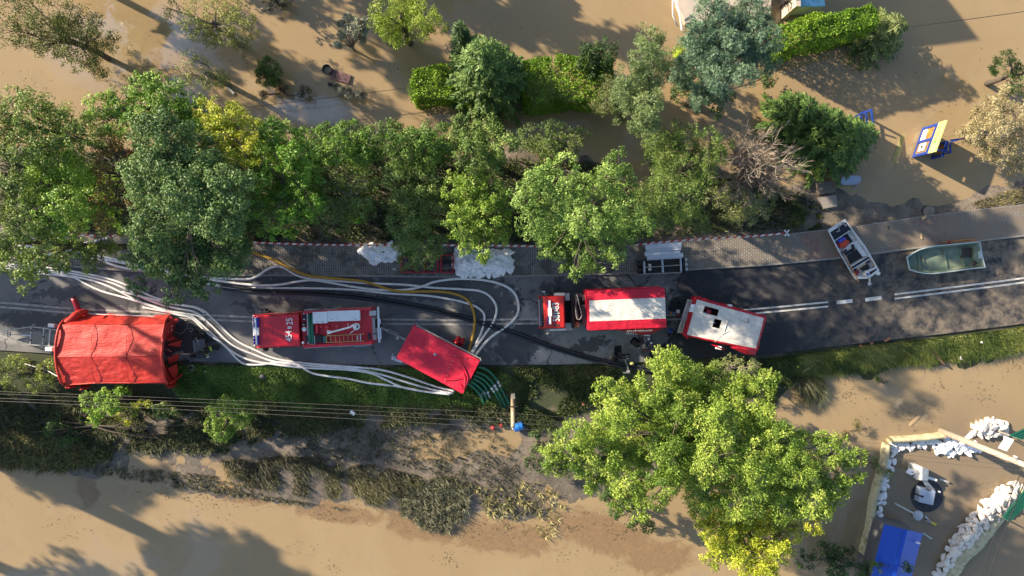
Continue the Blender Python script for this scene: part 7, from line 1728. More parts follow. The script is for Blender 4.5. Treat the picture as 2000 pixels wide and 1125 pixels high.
crumple('red_bag', 'dark red bag tucked against the white boat side', 'bag', F9, (285, 470), 42, .24, .3, mat('bag_dark_red', (.25, .015, .03), .6, var=.15), 7.0, amp=.4, stretch=(.7, 1.4), rot=.5)
# ------------------------------------------------------------------ green boat
F10 = Fr(1760, 450, 11.11)
def green_boat():
    BG = mat('boat_green', (.14, .195, .145), .6, var=.2, scale=2.5, dirt=(.30, .29, .17), dirt_amt=.5); BR = mat('boat_rim', (.42, .50, .50), .5, var=.1)
    c = F10(1000, 600, 0); t = thing('green_boat', 'flat green boat with pale rim, empty, lying on the road edge', 'boat', (c.x, c.y, 0))
    G = [(125, 585), (260, 490), (400, 415), (560, 370), (760, 340), (1000, 315), (1350, 280), (1705, 250), (1760, 560), (1820, 800), (1500, 835), (1200, 875), (900, 915), (700, 938), (520, 935), (330, 900), (180, 850)]
    z = .62; outer = [F10(a, b_, z) for a, b_ in G]; n = len(outer); ce = sum(outer, Vector()) / n
    bot = [Vector((ce.x + (p.x - ce.x) * .86, ce.y + (p.y - ce.y) * .80, .05)) for p in outer]
    fl = [Vector((ce.x + (p.x - ce.x) * .85, ce.y + (p.y - ce.y) * .78, .11)) for p in outer]
    inn = [Vector((ce.x + (p.x - ce.x) * .975, ce.y + (p.y - ce.y) * .955, z - .01)) for p in outer]
    mb = MB(); fs = []
    for i in range(n):
        j = (i + 1) % n; fs += [(j, i, 2 * n + i, 2 * n + j), (n + i, n + j, 3 * n + j, 3 * n + i), (i, j, n + j, n + i)]
    fs += [tuple(3 * n + i for i in range(n)), tuple(2 * n + i for i in range(n - 1, -1, -1))]
    mb.add(outer + inn + bot + fl, fs); mb.build('hull', BG, t)
    mb = MB(); pl = outer + [outer[0]]
    for i in range(n): mb.bar(pl[i], pl[i + 1], .07, .05)
    mb.build('gunwale', BR, t)
    for (a, b_) in (((365, 540), (405, 840)), ((450, 540), (510, 830)), ((920, 420), (1005, 830)), ((1270, 380), (1370, 790))):
        mb = MB(); mb.bar(F10(*a, .16), F10(*b_, .16), .09, .12); mb.build('floor_rib', BG, t)
    mb = MB(); mb.prism([F10(a, b_, .5) for a, b_ in ((1590, 330), (1690, 290), (1750, 570), (1790, 780), (1600, 650))], .12); mb.build('stern_bench', BG, t)
    mb = MB(); mb.prism([F10(a, b_, .66) for a, b_ in ((1690, 455), (1745, 440), (1775, 600), (1715, 610))], .45); mb.build('engine_plate', BR, t)
    mb = MB(); mb.prism([F10(a, b_, .24) for a, b_ in ((1320, 400), (1560, 370), (1575, 560), (1310, 590))], .12); mb.build('wet_mat', mat('mat_brown', (.05, .04, .03), .7, var=.3), t)
    crumple('leaf_litter', None, None, F10, (1595, 730), 40, .5, .12, mat('litter_brown', (.07, .05, .03), .9), 3.3, parent=t, amp=1.0)
green_boat()
for k, (a, b_, lab) in enumerate((((860, 250), (1170, 225), 'upper oar handle by the green boat'), ((870, 290), (1170, 250), 'lower oar handle by the green boat'))):
    t = thing('wooden_oar', lab.replace('handle', 'with wooden blade'), 'oar', F10(1000, 260, .02), 'oars behind the green boat')
    mb = MB(); mb.tube([F10(*a, .2), F10(*b_, .2)], .03, 8); mb.build('shaft', BOATW, t)
    mb = MB(); mb.bar(F10(1160, 228 + k * 22, .2), F10(1650, 195 + k * 25, .2), .13, .03); mb.build('blade', BOATW, t, bevel=.01)
    mb = MB(); mb.bar(F10(1010, 240 + k * 34, .2), F10(1060, 236 + k * 32, .2), .09, .07); mb.build('collar', CR, t)
# ------------------------------------------------------------------ silt bank by the driveway
SLAB = mat('slab_concrete', (.26, .235, .205), .9, var=.15, scale=5)
mb = MB(); mb.prism([P(a, b_, -.05) for a, b_ in ((1599, 386), (1633, 380), (1636, 403), (1609, 408))], -.4); single(mb, 'paving_slab', SLAB, 'square concrete slab lying in the silt by the driveway', 'slab', P(1618, 394, -.3), bevel=.02)
mb = MB(); mb.prism([P(a, b_, -.03) for a, b_ in ((1596, 358), (1628, 352), (1634, 374), (1600, 380))], -.4); single(mb, 'silted_slab', mat('slab_silt', (.16, .135, .11), .95, var=.2), 'silt-covered slab beyond the square concrete one', 'slab', P(1615, 366, -.3), bevel=.03)
c = P(1662, 352, .15); tb = thing('oval_table', 'overturned pale blue plastic table with rounded ends, in the water', 'table', (c.x, c.y, -.5))
TBL = mat('plastic_pale_blue', (.27, .31, .42), .5, var=.06)
mb = MB(); o = []
for k in range(28):
    a = 2 * math.pi * k / 28; ca, sa = math.cos(a), math.sin(a)
    o.append(P(1662 + math.copysign(abs(ca) ** .7, ca) * 20, 352 - math.copysign(abs(sa) ** .8, sa) * 9 - ca * 2, .1 + .12 * sa))
mb.prism(o, 0, bottom=[p + Vector((0, 0, -.05)) for p in o]); mb.build('table_top', TBL, tb)
for (px, py) in ((1674, 360), (1648, 357), (1650, 347), (1672, 344)):
    mb = MB(); a = P(px, py, .02); mb.bar(a, a + Vector((.03, -.22, -.55)), .07); mb.build('leg', TBL, tb)
c = P(1815, 414, -.1); mh_ = thing('well_cover', 'round concrete well cover at the edge of the silt', 'well cover', (c.x, c.y, -.4))
mb = MB(); mb.lathe((c.x, c.y, -.4), [(.42, 0), (.42, .3), (.38, .34), (0, .35)], 26); mb.build('cover', mat('well_concrete', (.22, .19, .15), .9, var=.2), mh_)
mb = MB(); mb.lathe((c.x, c.y, -.4), [(.46, 0), (.46, .22), (.43, .22), (.43, 0)], 26); mb.build('rim', DKGREY, mh_)
BRK = mat('brick_orange', (.42, .17, .09), .85, var=.2); WD = mat('old_wood', (.42, .30, .17), .85, var=.2)
def chip(name, label, cat, a, b_, w, h, m, z=None):
    p, q = P(*a), P(*b_); zz = (surf((p.x + q.x) / 2, (p.y + q.y) / 2) if z is None else z) + h / 2
    p.z = q.z = zz; mb = MB(); mb.bar(p, q, w, h); return single(mb, name, m, label, cat, p.lerp(q, .5), bevel=.01)
chip('wood_block', 'pale wood block beside the round well cover', 'wood', (1797, 428), (1806, 422), .2, .12, WD)
chip('brick', 'orange brick at the road edge, longest one', 'brick', (1727, 667), (1738, 660), .13, .1, BRK)
chip('brick', 'small brick piece at the road edge', 'brick', (1701, 672), (1706, 669), .16, .1, BRK)
chip('brick', 'brick at the road edge nearest the white-topped trailer', 'brick', (1681, 675), (1688, 680), .12, .1, BRK)
chip('brick', 'pinkish brick lying in the verge grass', 'brick', (1594, 703), (1600, 705), .14, .3, mat('brick_pink', (.4, .22, .17), .85))
chip('plank_piece', 'broken board standing in the verge grass', 'plank', (1568, 726), (1582, 718), .12, .35, WD)
chip('plank_piece', 'broken red board pieces in the verge grass', 'plank', (1590, 721), (1604, 715), .14, .3, BRK)
chip('plank_piece', 'dark red branch lying in the yellow verge grass', 'branch', (1821, 688), (1846, 712), .12, .35, mat('dark_branch', (.13, .06, .045), .85))
chip('yellow_cup', 'small yellow cup lying in the verge grass', 'cup', (1556, 715), (1559, 717), .12, .35, mat('cup_yellow', (.6, .55, .03), .5))
chip('white_box', 'small white box lying in the yellow verge grass', 'litter', (1878, 696), (1879, 703), .16, .35, WHITE)
chip('white_cup', 'white paper cup on the yellow verge grass', 'litter', (1915, 668), (1918, 669), .12, .35, WHITE)
chip('floating_board', 'pale board floating in the field flood', 'board', (1783, 834), (1803, 815), .2, .05, WD, WATER_Z - .01)
chip('floating_board', 'pale greenish board floating near the notice boards', 'board', (1752, 314), (1769, 266), .26, .05, mat('board_green', (.28, .27, .10), .8, var=.2), WATER_Z - .01)
chip('floating_board', 'white board sticking out of the water under the drooping tree', 'board', (432, 160), (453, 181), .17, .06, mat('board_white', (.6, .55, .5), .7), WATER_Z + .05)
chip('stick', 'brown stick on the block pavement', 'stick', (1797, 456), (1798, 467), .1, .06, WD)
chip('stick', 'dark stick on the pavement near the driveway', 'stick', (1733, 441), (1734, 448), .09, .05, DKGREY)
chip('paper_scrap', 'white paper scrap at the pavement edge', 'litter', (1706, 438), (1714, 436), .12, .03, WHITE)
chip('paper_scrap', 'white paper scrap on the pavement near the smaller sandbag heap', 'litter', (767, 525), (774, 526), .06, .02, WHITE)
chip('plastic_bag', 'white plastic bag caught in the weeds under the power lines', 'plastic bag', (686, 802), (694, 808), .22, .5, WHITE)
chip('paper_scrap', 'small white scrap in the grass near the tent', 'litter', (402, 724), (404, 726), .1, .25, WHITE)
crumple('stone', 'dark round stone in the verge grass', 'stone', FULL, (513, 736), 6, -.15, .4, DKGREY, 2.0, amp=.2)
# ------------------------------------------------------------------ tub, panel and box in the garden flood
c = P(638, 135, -.2); t = thing('black_tub', 'round black tub floating in the flood', 'tub', (c.x, c.y, -.6))
mb = MB(); mb.lathe((c.x, c.y, -.6), [(.24, 0), (.31, .42), (.34, .44), (.34, .40), (.30, .40), (.25, .08), (0, .08)], 24); mb.build('shell', mat('tub_black', (.012, .014, .02), .35, var=.1), t, smooth=True)
mb = MB(); mb.lathe((c.x, c.y, -.52), [(.22, 0), (.22, .05), (0, .06)], 18); mb.build('silt_inside', mat('silt_grey', (.12, .12, .13), .5), t)
mb = MB(); mb.prism([P(a, b_, -.33) for a, b_ in ((649, 136), (685.5, 146.5), (681.5, 164.5), (643.5, 152.5))], -.5); t = single(mb, 'floating_door', mat('panel_brown', (.115, .055, .06), .6, var=.25, dirt=(.2, .12, .11), dirt_amt=.3), 'reddish brown door floating beside the black tub', 'door', P(664, 150, -.45), bevel=.01)
mb = MB(); mb.prism(quad(FULL, 640.5, 161, 655, 167, -.03, -.3), -.5); single(mb, 'black_box', BLACK, 'small black box floating below the brown door', 'box', P(648, 164, -.45), bevel=.02)
# ------------------------------------------------------------------ notice boards in the flood
NB_ = mat('notice_blue', (.012, .05, .30), .4, var=.12); NY = mat('notice_yellow', (.58, .62, .22), .55, var=.08)
F11 = Fr(1740, 200, 8.656)
def upright(F, lo_a, lo_b, h, z0):
    """frame of a standing board: bottom corners measured at z0; returns point(u along, v up)"""
    a, b_ = F(*lo_a, z0), F(*lo_b, z0); d = (b_ - a); L_ = d.length; d.normalize(); n = Vector((d.y, -d.x, 0))
    f = lambda u, v, o=0.0: a + d * (u * L_) + Vector((0, 0, v * h)) + n * o
    return f, d, n
def slab_(f, u0, v0, u1, v1, o0, o1):
    mb = MB(); p = [f(u, v, o) for o in (o1, o0) for u, v in ((u0, v0), (u1, v0), (u1, v1), (u0, v1))]
    return mb.add(p, [(0, 1, 2, 3), (7, 6, 5, 4), (0, 4, 5, 1), (1, 5, 6, 2), (2, 6, 7, 3), (3, 7, 4, 0)])
def notice_board():
    c = F11(600, 600, WATER_Z); t = thing('notice_board', 'blue notice board with yellow header standing in the flood', 'notice board', (c.x, c.y, WATER_Z))
    f, d, n = upright(F11, (540, 455), (375, 915), 2.7, WATER_Z)
    if n.x > 0: s = -1
    else: s = 1
    F_ = lambda u0, v0, u1, v1, o0, o1, m, nm: (lambda o: o)(slab_(lambda u, v, o: f(u, v, o * s), u0, v0, u1, v1, o0, o1).build(nm, m, t))
    F_(0, -.2, 1, .66, -.03, .0, mat('board_back', (.20, .13, .07), .8), 'back_panel')
    for u in (0, .5, 1): F_(u - .045, -.3, u + .045, .70, -.05, .06, NB_, 'post')
    for v in (.02, .62): F_(0, v - .03, 1, v + .03, 0, .055, NB_, 'rail')
    F_(.06, .08, .44, .28, .0, .03, WHITE, 'poster'); F_(.06, .30, .44, .58, .0, .03, mat('poster_orange', (.45, .18, .04), .6, var=.5, scale=5), 'poster')
    F_(.58, .16, .86, .42, .0, .03, WHITE, 'poster'); F_(.66, .24, .78, .34, .031, .036, DKGREY, 'poster_mark')
    F_(-.06, .70, 1.04, 1.0, -.06, .05, NY, 'header')
    gm = mat('sign_green', (.10, .35, .06), .6); 
    up = Vector((0, 0, 1)); xd = d if s == 1 else d
    # the reader stands on the side of the camera
    nn = n * s; x_ = up.cross(nn).normalized(); xx = x_
    u0 = .30
    text_part('KOSRO', .42, f(u0, .84, s * .058), xx, up, gm, t, 'lettering', xscale=.9)
    F_(.62, .78, .70, .90, .05, .058, gm, 'leaf_mark'); F_(.93, .74, .98, .8, .05, .058, mat('mark_blue', (.03, .12, .3), .6), 'logo_mark')
    f2, d2, n2 = upright(F11, (760, 720), (690, 945), 1.35, WATER_Z)
    s2 = -1 if n2.x > 0 else 1
    t2 = thing('notice_stand', 'blue side stand leaning beside the notice board', 'notice board', (F11(850, 800, WATER_Z).x, F11(850, 800, WATER_Z).y, WATER_Z))
    def G_(u0, v0, u1, v1, o0, o1, m, nm): slab_(lambda u, v, o: f2(u, v, o * s2), u0, v0, u1, v1, o0, o1).build(nm, m, t2)
    for u in (0, 1): G_(u - .08, -.3, u + .08, 1, -.05, .06, NB_, 'post')
    for v in (.02, .95): G_(0, v - .05, 1, v + .05, -.02, .055, NB_, 'rail')
    G_(0, .05, 1, .9, -.03, 0, mat('poster_brown', (.3, .14, .07), .7, var=.5, scale=4), 'poster')
    for a, b_, z in (((720, 785), (1010, 845), 1.0), ((1000, 640), (1230, 610), 1.1), ((960, 660), (935, 810), 1.1), ((1010, 845), (1000, 700), 1.0)):
        mb = MB(); mb.bar(F11(*a, z), F11(*b_, z), .09); mb.build('brace', NB_, t2)
    for a in ((1010, 845), (1230, 610)):
        mb = MB(); p = F11(*a, 1.0); mb.bar(Vector((p.x, p.y, -1)), Vector((p.x, p.y, 1.05)), .08); mb.build('post', NB_, t2)
notice_board()
F12 = Fr(1660, 200, 12.5)
t = thing('notice_stand', 'dark blue notice stand half hidden by the spruce', 'notice board', (F12(330, 560, WATER_Z).x, F12(330, 560, WATER_Z).y, WATER_Z))
f, d, n = upright(F12, (255, 290), (330, 960), 1.6, WATER_Z)
s = -1 if n.x > 0 else 1
for u in (0, .5, 1): slab_(lambda u_, v_, o: f(u_, v_, o * s), u - .03, -.3, u + .03, 1, -.05, .06).build('post', NB_, t)
for v in (.05, .5, .97): slab_(lambda u_, v_, o: f(u_, v_, o * s), 0, v - .04, 1, v + .04, -.02, .055).build('rail', NB_, t)
slab_(lambda u_, v_, o: f(u_, v_, o * s), .52, .1, 1, .95, -.03, 0).build('panel', mat('notice_navy', (.008, .014, .09), .5), t)
mb = MB(); mb.bar(F12(90, 370, .2), F12(370, 210, 1.1), .09); mb.build('brace', NB_, t)
# ------------------------------------------------------------------ flooded yard behind the sandbags
F13 = Fr(1740, 880, 7.031)
WM = mat('zinc_white', (.60, .58, .55), .5, var=.12, dirt=(.35, .3, .25), dirt_amt=.3)
c = F13(430, 320, WATER_Z); t = thing('metal_cabinet', 'dented white metal cabinet tipped over in the flooded yard', 'cabinet', (c.x, c.y, WATER_Z))
mb = MB(); mb.prism([F13(*p) for p in ((310, 190, .35), (430, 230, .75), (425, 410, .75), (355, 400, .35))], -.9); mb.build('cabinet_body', WM, t, bevel=.01)
mb = MB(); mb.prism([F13(*p) for p in ((432, 228, .76), (522, 262, .5), (510, 415, .5), (428, 410, .76))], -.9); mb.build('cabinet_side', WM, t, bevel=.01)
mb = MB(); mb.prism([F13(*p, .3) for p in ((208, 300), (255, 242), (362, 288), (280, 342))], .22); o = mb.build('open_door', WHITE, t)
mb = MB(); mb.prism([F13(*p, .31) for p in ((285, 300), (312, 288), (318, 296), (292, 308))], .29); sub(mb, 'door_slot', BLACK, o)
mb = MB(); mb.prism([F13(*p, -.1) for p in ((282, 342), (358, 305), (352, 395), (295, 358))], -.4); mb.build('inside', BLACK, t)
mb = MB(); mb.patch([F13(430, 412, .5), F13(500, 418, .45), F13(610, 545, -.3), F13(500, 520, -.3)], 8, 8, .04, 1.5, 0, 2.0); mb.build('chute', WM, t, solid=.02)
mb = MB(); mb.bar(F13(505, 370, .1), F13(630, 408, .1), .16, .1); mb.build('side_board', WHITE, t)
c = F13(495, 625, WATER_Z); t = thing('round_tank', 'dark round tank rim just under the water with a pale hatch on top', 'tank', (c.x, c.y, WATER_Z - .6))
mb = MB(); mb.lathe((c.x, c.y, WATER_Z - .6), [(1.22, 0), (1.22, .61), (1.17, .615), (1.15, .605), (0, .606)], 48); mb.build('tank_wall', mat('wet_dark', (.035, .035, .042), .3, var=.3), t)
mb = MB(); mb.prism([F13(*p, .1) for p in ((408, 508), (616, 560), (580, 752), (378, 706))], -.45); h = mb.build('hatch', mat('hatch_blue', (.38, .44, .54), .5, var=.08), t, bevel=.015)
mb = MB(); mb.lathe(F13(432, 630, .1), [(.09, 0), (.09, .03), (.05, .035)], 14); mb.bar(F13(330, 592, .05), F13(420, 628, .12), .1, .05); sub(mb, 'hatch_lock', BLACK, h)
mb = MB(); mb.bar(F13(490, 530, .13), F13(540, 550, .13), .1, .05); sub(mb, 'hinge', DKGREY, h)
c = F13(397, 907, -.1); t = thing('lamp_globe', 'fallen street lamp with pale round shade floating in the yard', 'lamp', (c.x, c.y, WATER_Z))
mb = MB(); mb.lathe((c.x, c.y, WATER_Z), [(.37, 0), (.37, .16), (.3, .26), (.15, .31), (0, .32)], 26); mb.build('shade', mat('lamp_pale', (.45, .52, .58), .5, var=.08), t, smooth=True)
mb = MB(); mb.lathe((c.x, c.y, WATER_Z + .3), [(.1, 0), (.1, .05), (.06, .07), (0, .07)], 14); mb.build('cap', WM, t)
mb = MB(); mb.tube([F13(50, 725, WATER_Z + .05), F13(330, 870, WATER_Z + .1)], .07, 8); mb.build('lamp_arm', WM, t)
for a, b_ in (((465, 905), (560, 985)), ((475, 960), (555, 990)), ((470, 895), (510, 930))):
    mb = MB(); mb.bar(F13(*a, WATER_Z + .15), F13(*b_, WATER_Z + .12), .06); mb.build('bracket', SILV, t)
mb = MB(); mb.bar(F13(560, 985, WATER_Z + .15), F13(620, 1020, WATER_Z + .12), .18, .1); mb.build('yellow_grip', mat('grip_yellow', (.6, .48, .05), .5), t)
mb = MB(); mb.tube([F13(670, 392, WATER_Z), F13(795, 437, WATER_Z + .15)], .08, 10); single(mb, 'metal_pipe', SILV, 'short metal pipe floating by the round tank', 'pipe', F13(730, 415, WATER_Z))
mb = MB(); mb.tube([P(1802, 1041, WATER_Z + .1), P(1819, 1052, WATER_Z + .12)], .07, 8); single(mb, 'metal_pipe', SILV, 'short metal pipe at the corner of the blue roof', 'pipe', P(1810, 1046, WATER_Z))
mb = MB(); mb.lathe(F13(658, 560, WATER_Z), [(.07, 0), (.05, .15), (0, .16)], 10); single(mb, 'plastic_bottle', WHITE, 'white bottle floating next to the pale hatch', 'bottle', F13(658, 560, WATER_Z))
mb = MB(); mb.lathe(P(1909, 999, WATER_Z), [(.06, 0), (.15, .06), (.17, .16), (.12, .26), (0, .3)], 14); single(mb, 'white_ball', WM, 'pale ball floating beside the diagonal dyke', 'ball', P(1909, 999, WATER_Z), smooth=True)
# blue roofed shed
BRF = mat('roof_blue', (.012, .075, .48), .35, var=.06)
def blue_shed():
    c = P(1757, 1080, 0); t = thing('blue_shed', 'small shed with a bright blue ribbed metal roof', 'shed', (c.x, c.y, -1))
    ze, zr = 1.9, 2.5
    A, B = P(1726.7, 1023.6, ze), P(1768.5, 1034, zr); C = P(1801.4, 1041.4, ze)
    ax = (P(1711, 1086, ze) - A); ax.z = 0; ax.normalize(); Ln = 4.6
    E = [p + ax * Ln for p in (A, B, C)]
    for a, b_, e, g in ((A, B, E[0], E[1]), (B, C, E[1], E[2])):
        mb = MB(); mb.add([a, b_, g, e], [(0, 1, 2, 3)]); sl = mb.build('roof_slope', BRF, t, solid=.03)
        nrm = (b_ - a).cross(ax).normalized(); nrm = nrm if nrm.z > 0 else -nrm
        for k in range(24):
            o = ax * (.08 + k * .19); mb = MB(); mb.bar(a + o + nrm * .02, b_ + o + nrm * .02, .06, .035); sub(mb, 'rib', BRF, sl)
    mb = MB(); mb.bar(B + Vector((0, 0, .03)), E[1] + Vector((0, 0, .03)), .24, .05); mb.build('ridge_cap', BRF, t)
    s = .92
    w = [A.lerp(C, .05), A.lerp(C, .95), E[0].lerp(E[2], .95) - ax * .15, E[0].lerp(E[2], .05) - ax * .15]
    mb = MB(); mb.prism([Vector((p.x, p.y, ze - .06)) + ax * .1 for p in w], -1.2); mb.build('wall', mat('shed_wall', (.12, .12, .13), .8), t)
    mb = MB(); mb.prism([P(1792, 1060, 2.35), P(1798, 1061, 2.35), P(1798, 1063, 2.35), P(1791, 1062, 2.35)], 2.1); mb.build('roof_tag', WHITE, t)
blue_shed()
GRF = mat('roof_green', (.012, .10, .065), .45, var=.1)
def green_sheet(label, pts, z, n, grp='green roof sheets at the dyke'):
    a, b_, c, d = [P(x, y, z) for x, y in pts]; ce = (a + b_ + c + d) / 4; t = thing('green_roof_sheet', label, 'roof sheet', (ce.x, ce.y, z - .6), grp)
    mb = MB(); mb.prism([a, b_, c, d], 0, bottom=[p + Vector((0, 0, -.03)) for p in (a, b_, c, d)]); mb.build('sheet', GRF, t)
    for k in range(n):
        u = (k + .5) / n; mb = MB(); mb.bar(a.lerp(d, u) + Vector((0, 0, .02)), b_.lerp(c, u) + Vector((0, 0, .02)), .05, .05); mb.build('rib', GRF, t)
    mb = MB(); mb.bar(a, d, .07, .08); mb.build('end_trim', mat('trim_green', (.03, .2, .13), .4), t)
    for p in (a, d): mb = MB(); mb.bar(Vector((p.x, p.y, z - 1.2)), p, .08); mb.build('support_post', TIMB, t)
green_sheet('dark green ribbed roof sheet beside the diagonal dyke', [(1958, 1010), (2010, 945), (2030, 965), (1973, 1018)], .9, 6)
green_sheet('green framed panel beyond the concrete pole', [(1972, 850), (2020, 828), (2040, 848), (1996, 858)], 1.2, 4)
# ------------------------------------------------------------------ house edge at the top
PAL = mat('pale_render', (.48, .41, .34), .85, var=.1, scale=2)
mb = MB(); mb.prism([P(a, b_, .15) for a, b_ in ((1322, 8), (1340, 45), (1420, 40), (1505, 30), (1512, -70), (1330, -70))], -1); single(mb, 'terrace', PAL, 'pale concrete terrace of the flooded house', 'terrace', P(1420, -10, -.5), bevel=.03)
mb = MB(); mb.tube(smooth_line([P(a, b_, .9) for a, b_ in ((1313, 4), (1316, 2), (1322, 8), (1326, 22), (1329, 40), (1332, 60))], 6), .06, 8); mb.tube([P(1314, 4, .9), P(1314, 30, .5), P(1324, 52, .2)], .05, 8)
single(mb, 'hand_rail', WHITE, 'white curved handrail at the terrace steps', 'handrail', P(1322, 25, -.4), smooth=True)
mb = MB(); mb.patch([P(1562, 14, 1.6), P(1612, 12, 1.6), P(1606, -30, 1.6), P(1560, -30, 1.6)], 20, 16, .12, 1.2, .2, 4.0); tp = thing('blue_tarpaulin', 'light blue tarpaulin pool beyond the clipped hedge', 'tarpaulin', P(1585, -5, -.5))
mb.build('sheet', mat('pool_blue', (.22, .50, .72), .4, var=.1), tp, smooth=True, solid=.02)
mb = MB(); mb.prism([P(a, b_, 1.3) for a, b_ in ((1563, 12), (1611, 10), (1605, -28), (1562, -28))], -1); mb.build('pool_wall', WHITE_D, tp)
mb = MB(); mb.prism([P(a, b_, 2.2) for a, b_ in ((1555, 12), (1564, 12), (1564, -40), (1555, -40))], -1); single(mb, 'garden_wall', PAL, 'narrow pale wall beside the blue tarpaulin', 'wall', P(1560, -10, -.5))
def house():
    q = [P(a, b_, 0) for a, b_ in ((1345, -190), (1505, -205), (1512, -95), (1352, -80))]
    c = sum(q, Vector()) / 4; t = thing('house', 'pale flooded house beyond the terrace, seen by its shade', 'house', (c.x, c.y, -1))
    ZE, ZR = 5.6, 7.2
    mb = MB(); mb.prism([Vector((p.x, p.y, ZE)) for p in q], -1.2); w = mb.build('wall', PAL, t)
    r0, r1 = (q[0] + q[3]) / 2, (q[1] + q[2]) / 2; r0.z = r1.z = ZR
    e = [Vector((c.x + (p.x - c.x) * 1.08, c.y + (p.y - c.y) * 1.1, ZE - .05)) for p in q]
    mb = MB(); mb.add([e[3], e[2], r1, r0, e[0], e[1]], [(0, 1, 2, 3), (3, 2, 5, 4), (0, 3, 4), (1, 5, 2), (0, 4, 5, 1)]); mb.build('roof', mat('roof_tiles', (.22, .09, .06), .8, var=.2), t)
    d = (q[2] - q[3]).normalized(); n = Vector((d.y, -d.x, 0)) * .03
    for k in range(3):
        for z in (.6, 3.2):
            a = q[3] + d * (.8 + k * 2.0); p = [a + n + Vector((0, 0, z)), a + d * 1.1 + n + Vector((0, 0, z)), a + d * 1.1 + n + Vector((0, 0, z + 1.3)), a + n + Vector((0, 0, z + 1.3))]
            mb = MB(); mb.add(p, [(0, 1, 2, 3)]); sub(mb, 'window', GLASS, w, solid=.02)
house()
branchy('dead_bush', 'brown bare bush between the terrace and clipped hedge', 'bush', (1530, 10), .6, [(1515, 5, 1.6), (1540, 0, 1.8), (1525, 22, 1.4), (1545, 18, 1.5), (1510, 18, 1.2)], BARK, seed=12, twigs=6, r0=.05, depth=2)
# ------------------------------------------------------------------ camp table, chairs, small things by the lorry
F14 = Fr(1180, 630, 10.225)
FAB = mat('chair_fabric', (.02, .021, .023), .85, var=.25)
def camp_chair(label, cpx, rot, size=.46):
    c = F14(*cpx, 0); t = thing('camp_chair', label, 'chair', (c.x, c.y, 0), 'dark folding chairs round the camp table')
    R_ = Matrix.Rotation(rot, 3, 'Z'); L2 = lambda x, y, z: Vector((c.x, c.y, 0)) + R_ @ Vector((x, y, 0)) + Vector((0, 0, z))
    h = size / 2
    mb = MB(); mb.patch([L2(-h, -h, .44), L2(h, -h, .44), L2(h, h, .44), L2(-h, h, .44)], 8, 8, .02, 3, .06, 1.0); mb.build('seat', FAB, t, solid=.012, smooth=True)
    mb = MB(); mb.patch([L2(-h, h, .46), L2(h, h, .46), L2(h, h + .14, .9), L2(-h, h + .14, .9)], 8, 8, .02, 3, 0, 2.0); mb.build('backrest', FAB, t, solid=.012, smooth=True)
    for sx in (-1, 1):
        for sy in (-1, 1): mb = MB(); mb.tube([L2(sx * h, sy * h, 0), L2(sx * h, sy * h * -.9, .45)], .014, 6); mb.build('leg', DKGREY, t)
        mb = MB(); mb.bar(L2(sx * (h + .03), -h, .62), L2(sx * (h + .03), h, .64), .05, .03); mb.build('armrest', FAB, t)
camp_chair('dark folding chair nearest the blue-topped bin', (1180, 485), .5); camp_chair('dark folding chair under the largest tree branch', (955, 600), 2.8); camp_chair('dark folding chair beside the reclining person', (265, 520), 1.6); camp_chair('dark folding chair under the person at the table', (590, 370), .9); camp_chair('dark folding chair under the reclining person', (215, 670), 1.5)
c = F14(870, 400, 0); tb = thing('camp_table', 'folding camp table crowded with food and bottles', 'table', (c.x, c.y, 0))
top = [F14(*p, .72) for p in ((765, 245), (945, 240), (975, 545), (760, 560))]
mb = MB(); mb.prism(top, .68); mb.build('table_top', mat('table_navy', (.05, .055, .075), .6, var=.2), tb, bevel=.01)
mb = MB(); a, b_ = top[2], top[3]; mb.bar(a, b_, .04, .05); mb.build('red_edge', CR, tb)
for p in top: mb = MB(); q = p.lerp(Vector((c.x, c.y, .7)), .1); mb.bar(Vector((q.x, q.y, 0)), Vector((q.x, q.y, .69)), .03); mb.build('leg', STEEL, tb)
BRD = mat('carton_pink', (.45, .3, .24), .7, var=.15); BTL = mat('bottle_beige', (.45, .38, .32), .4, var=.2)
mb = MB(); mb.prism(quad(F14, 795, 243, 925, 275, 0, .86), .725); single(mb, 'white_tray', WHITE_D, 'long white tray at the head of the camp table', 'tray', F14(860, 260, .725), bevel=.02)
for k, (x, y) in enumerate(((785, 300), (815, 300), (840, 305), (785, 335), (812, 340), (838, 345), (795, 372), (825, 375), (800, 405))):
    t = thing('drink_bottle', 'beige drink bottle standing on the camp table', 'bottle', F14(x, y, .725), 'drink bottles on the camp table'); p = F14(x, y, .725)
    mb = MB(); mb.lathe(p, [(.035, 0), (.038, .02), (.038, .16), (.016, .21), (.016, .24)], 10); mb.build('bottle_body', BTL, t, smooth=True)
    mb = MB(); mb.lathe(p + Vector((0, 0, .241)), [(.019, 0), (.019, .025), (0, .026)], 8); mb.build('bottle_cap', WHITE, t)
mb = MB(); mb.prism(quad(F14, 870, 300, 915, 355, 0, .8), .725); single(mb, 'white_box', WHITE_D, 'small square white box on the camp table', 'box', F14(892, 328, .725), bevel=.01)
t = thing('kitchen_roll', 'white paper roll standing on the camp table', 'paper roll', F14(930, 400, .725)); mb = MB(); mb.lathe(F14(930, 400, .725), [(.075, 0), (.075, .22), (.02, .225)], 16); mb.build('roll', WHITE, t); mb = MB(); mb.lathe(F14(930, 400, .95), [(.018, 0), (0, .004)], 10); mb.build('core', DKGREY, t)
mb = MB(); mb.prism(quad(F14, 762, 430, 825, 520, 0, .9), .725); single(mb, 'carton', BRD, 'pinkish carton at the near end of the camp table', 'carton', F14(793, 475, .725), bevel=.01)
mb = MB(); mb.prism(quad(F14, 885, 430, 955, 475, 0, .82), .725); single(mb, 'carton', mat('carton_dim', (.2, .12, .11), .7), 'flat brown carton on the camp table', 'carton', F14(920, 452, .725), bevel=.01)
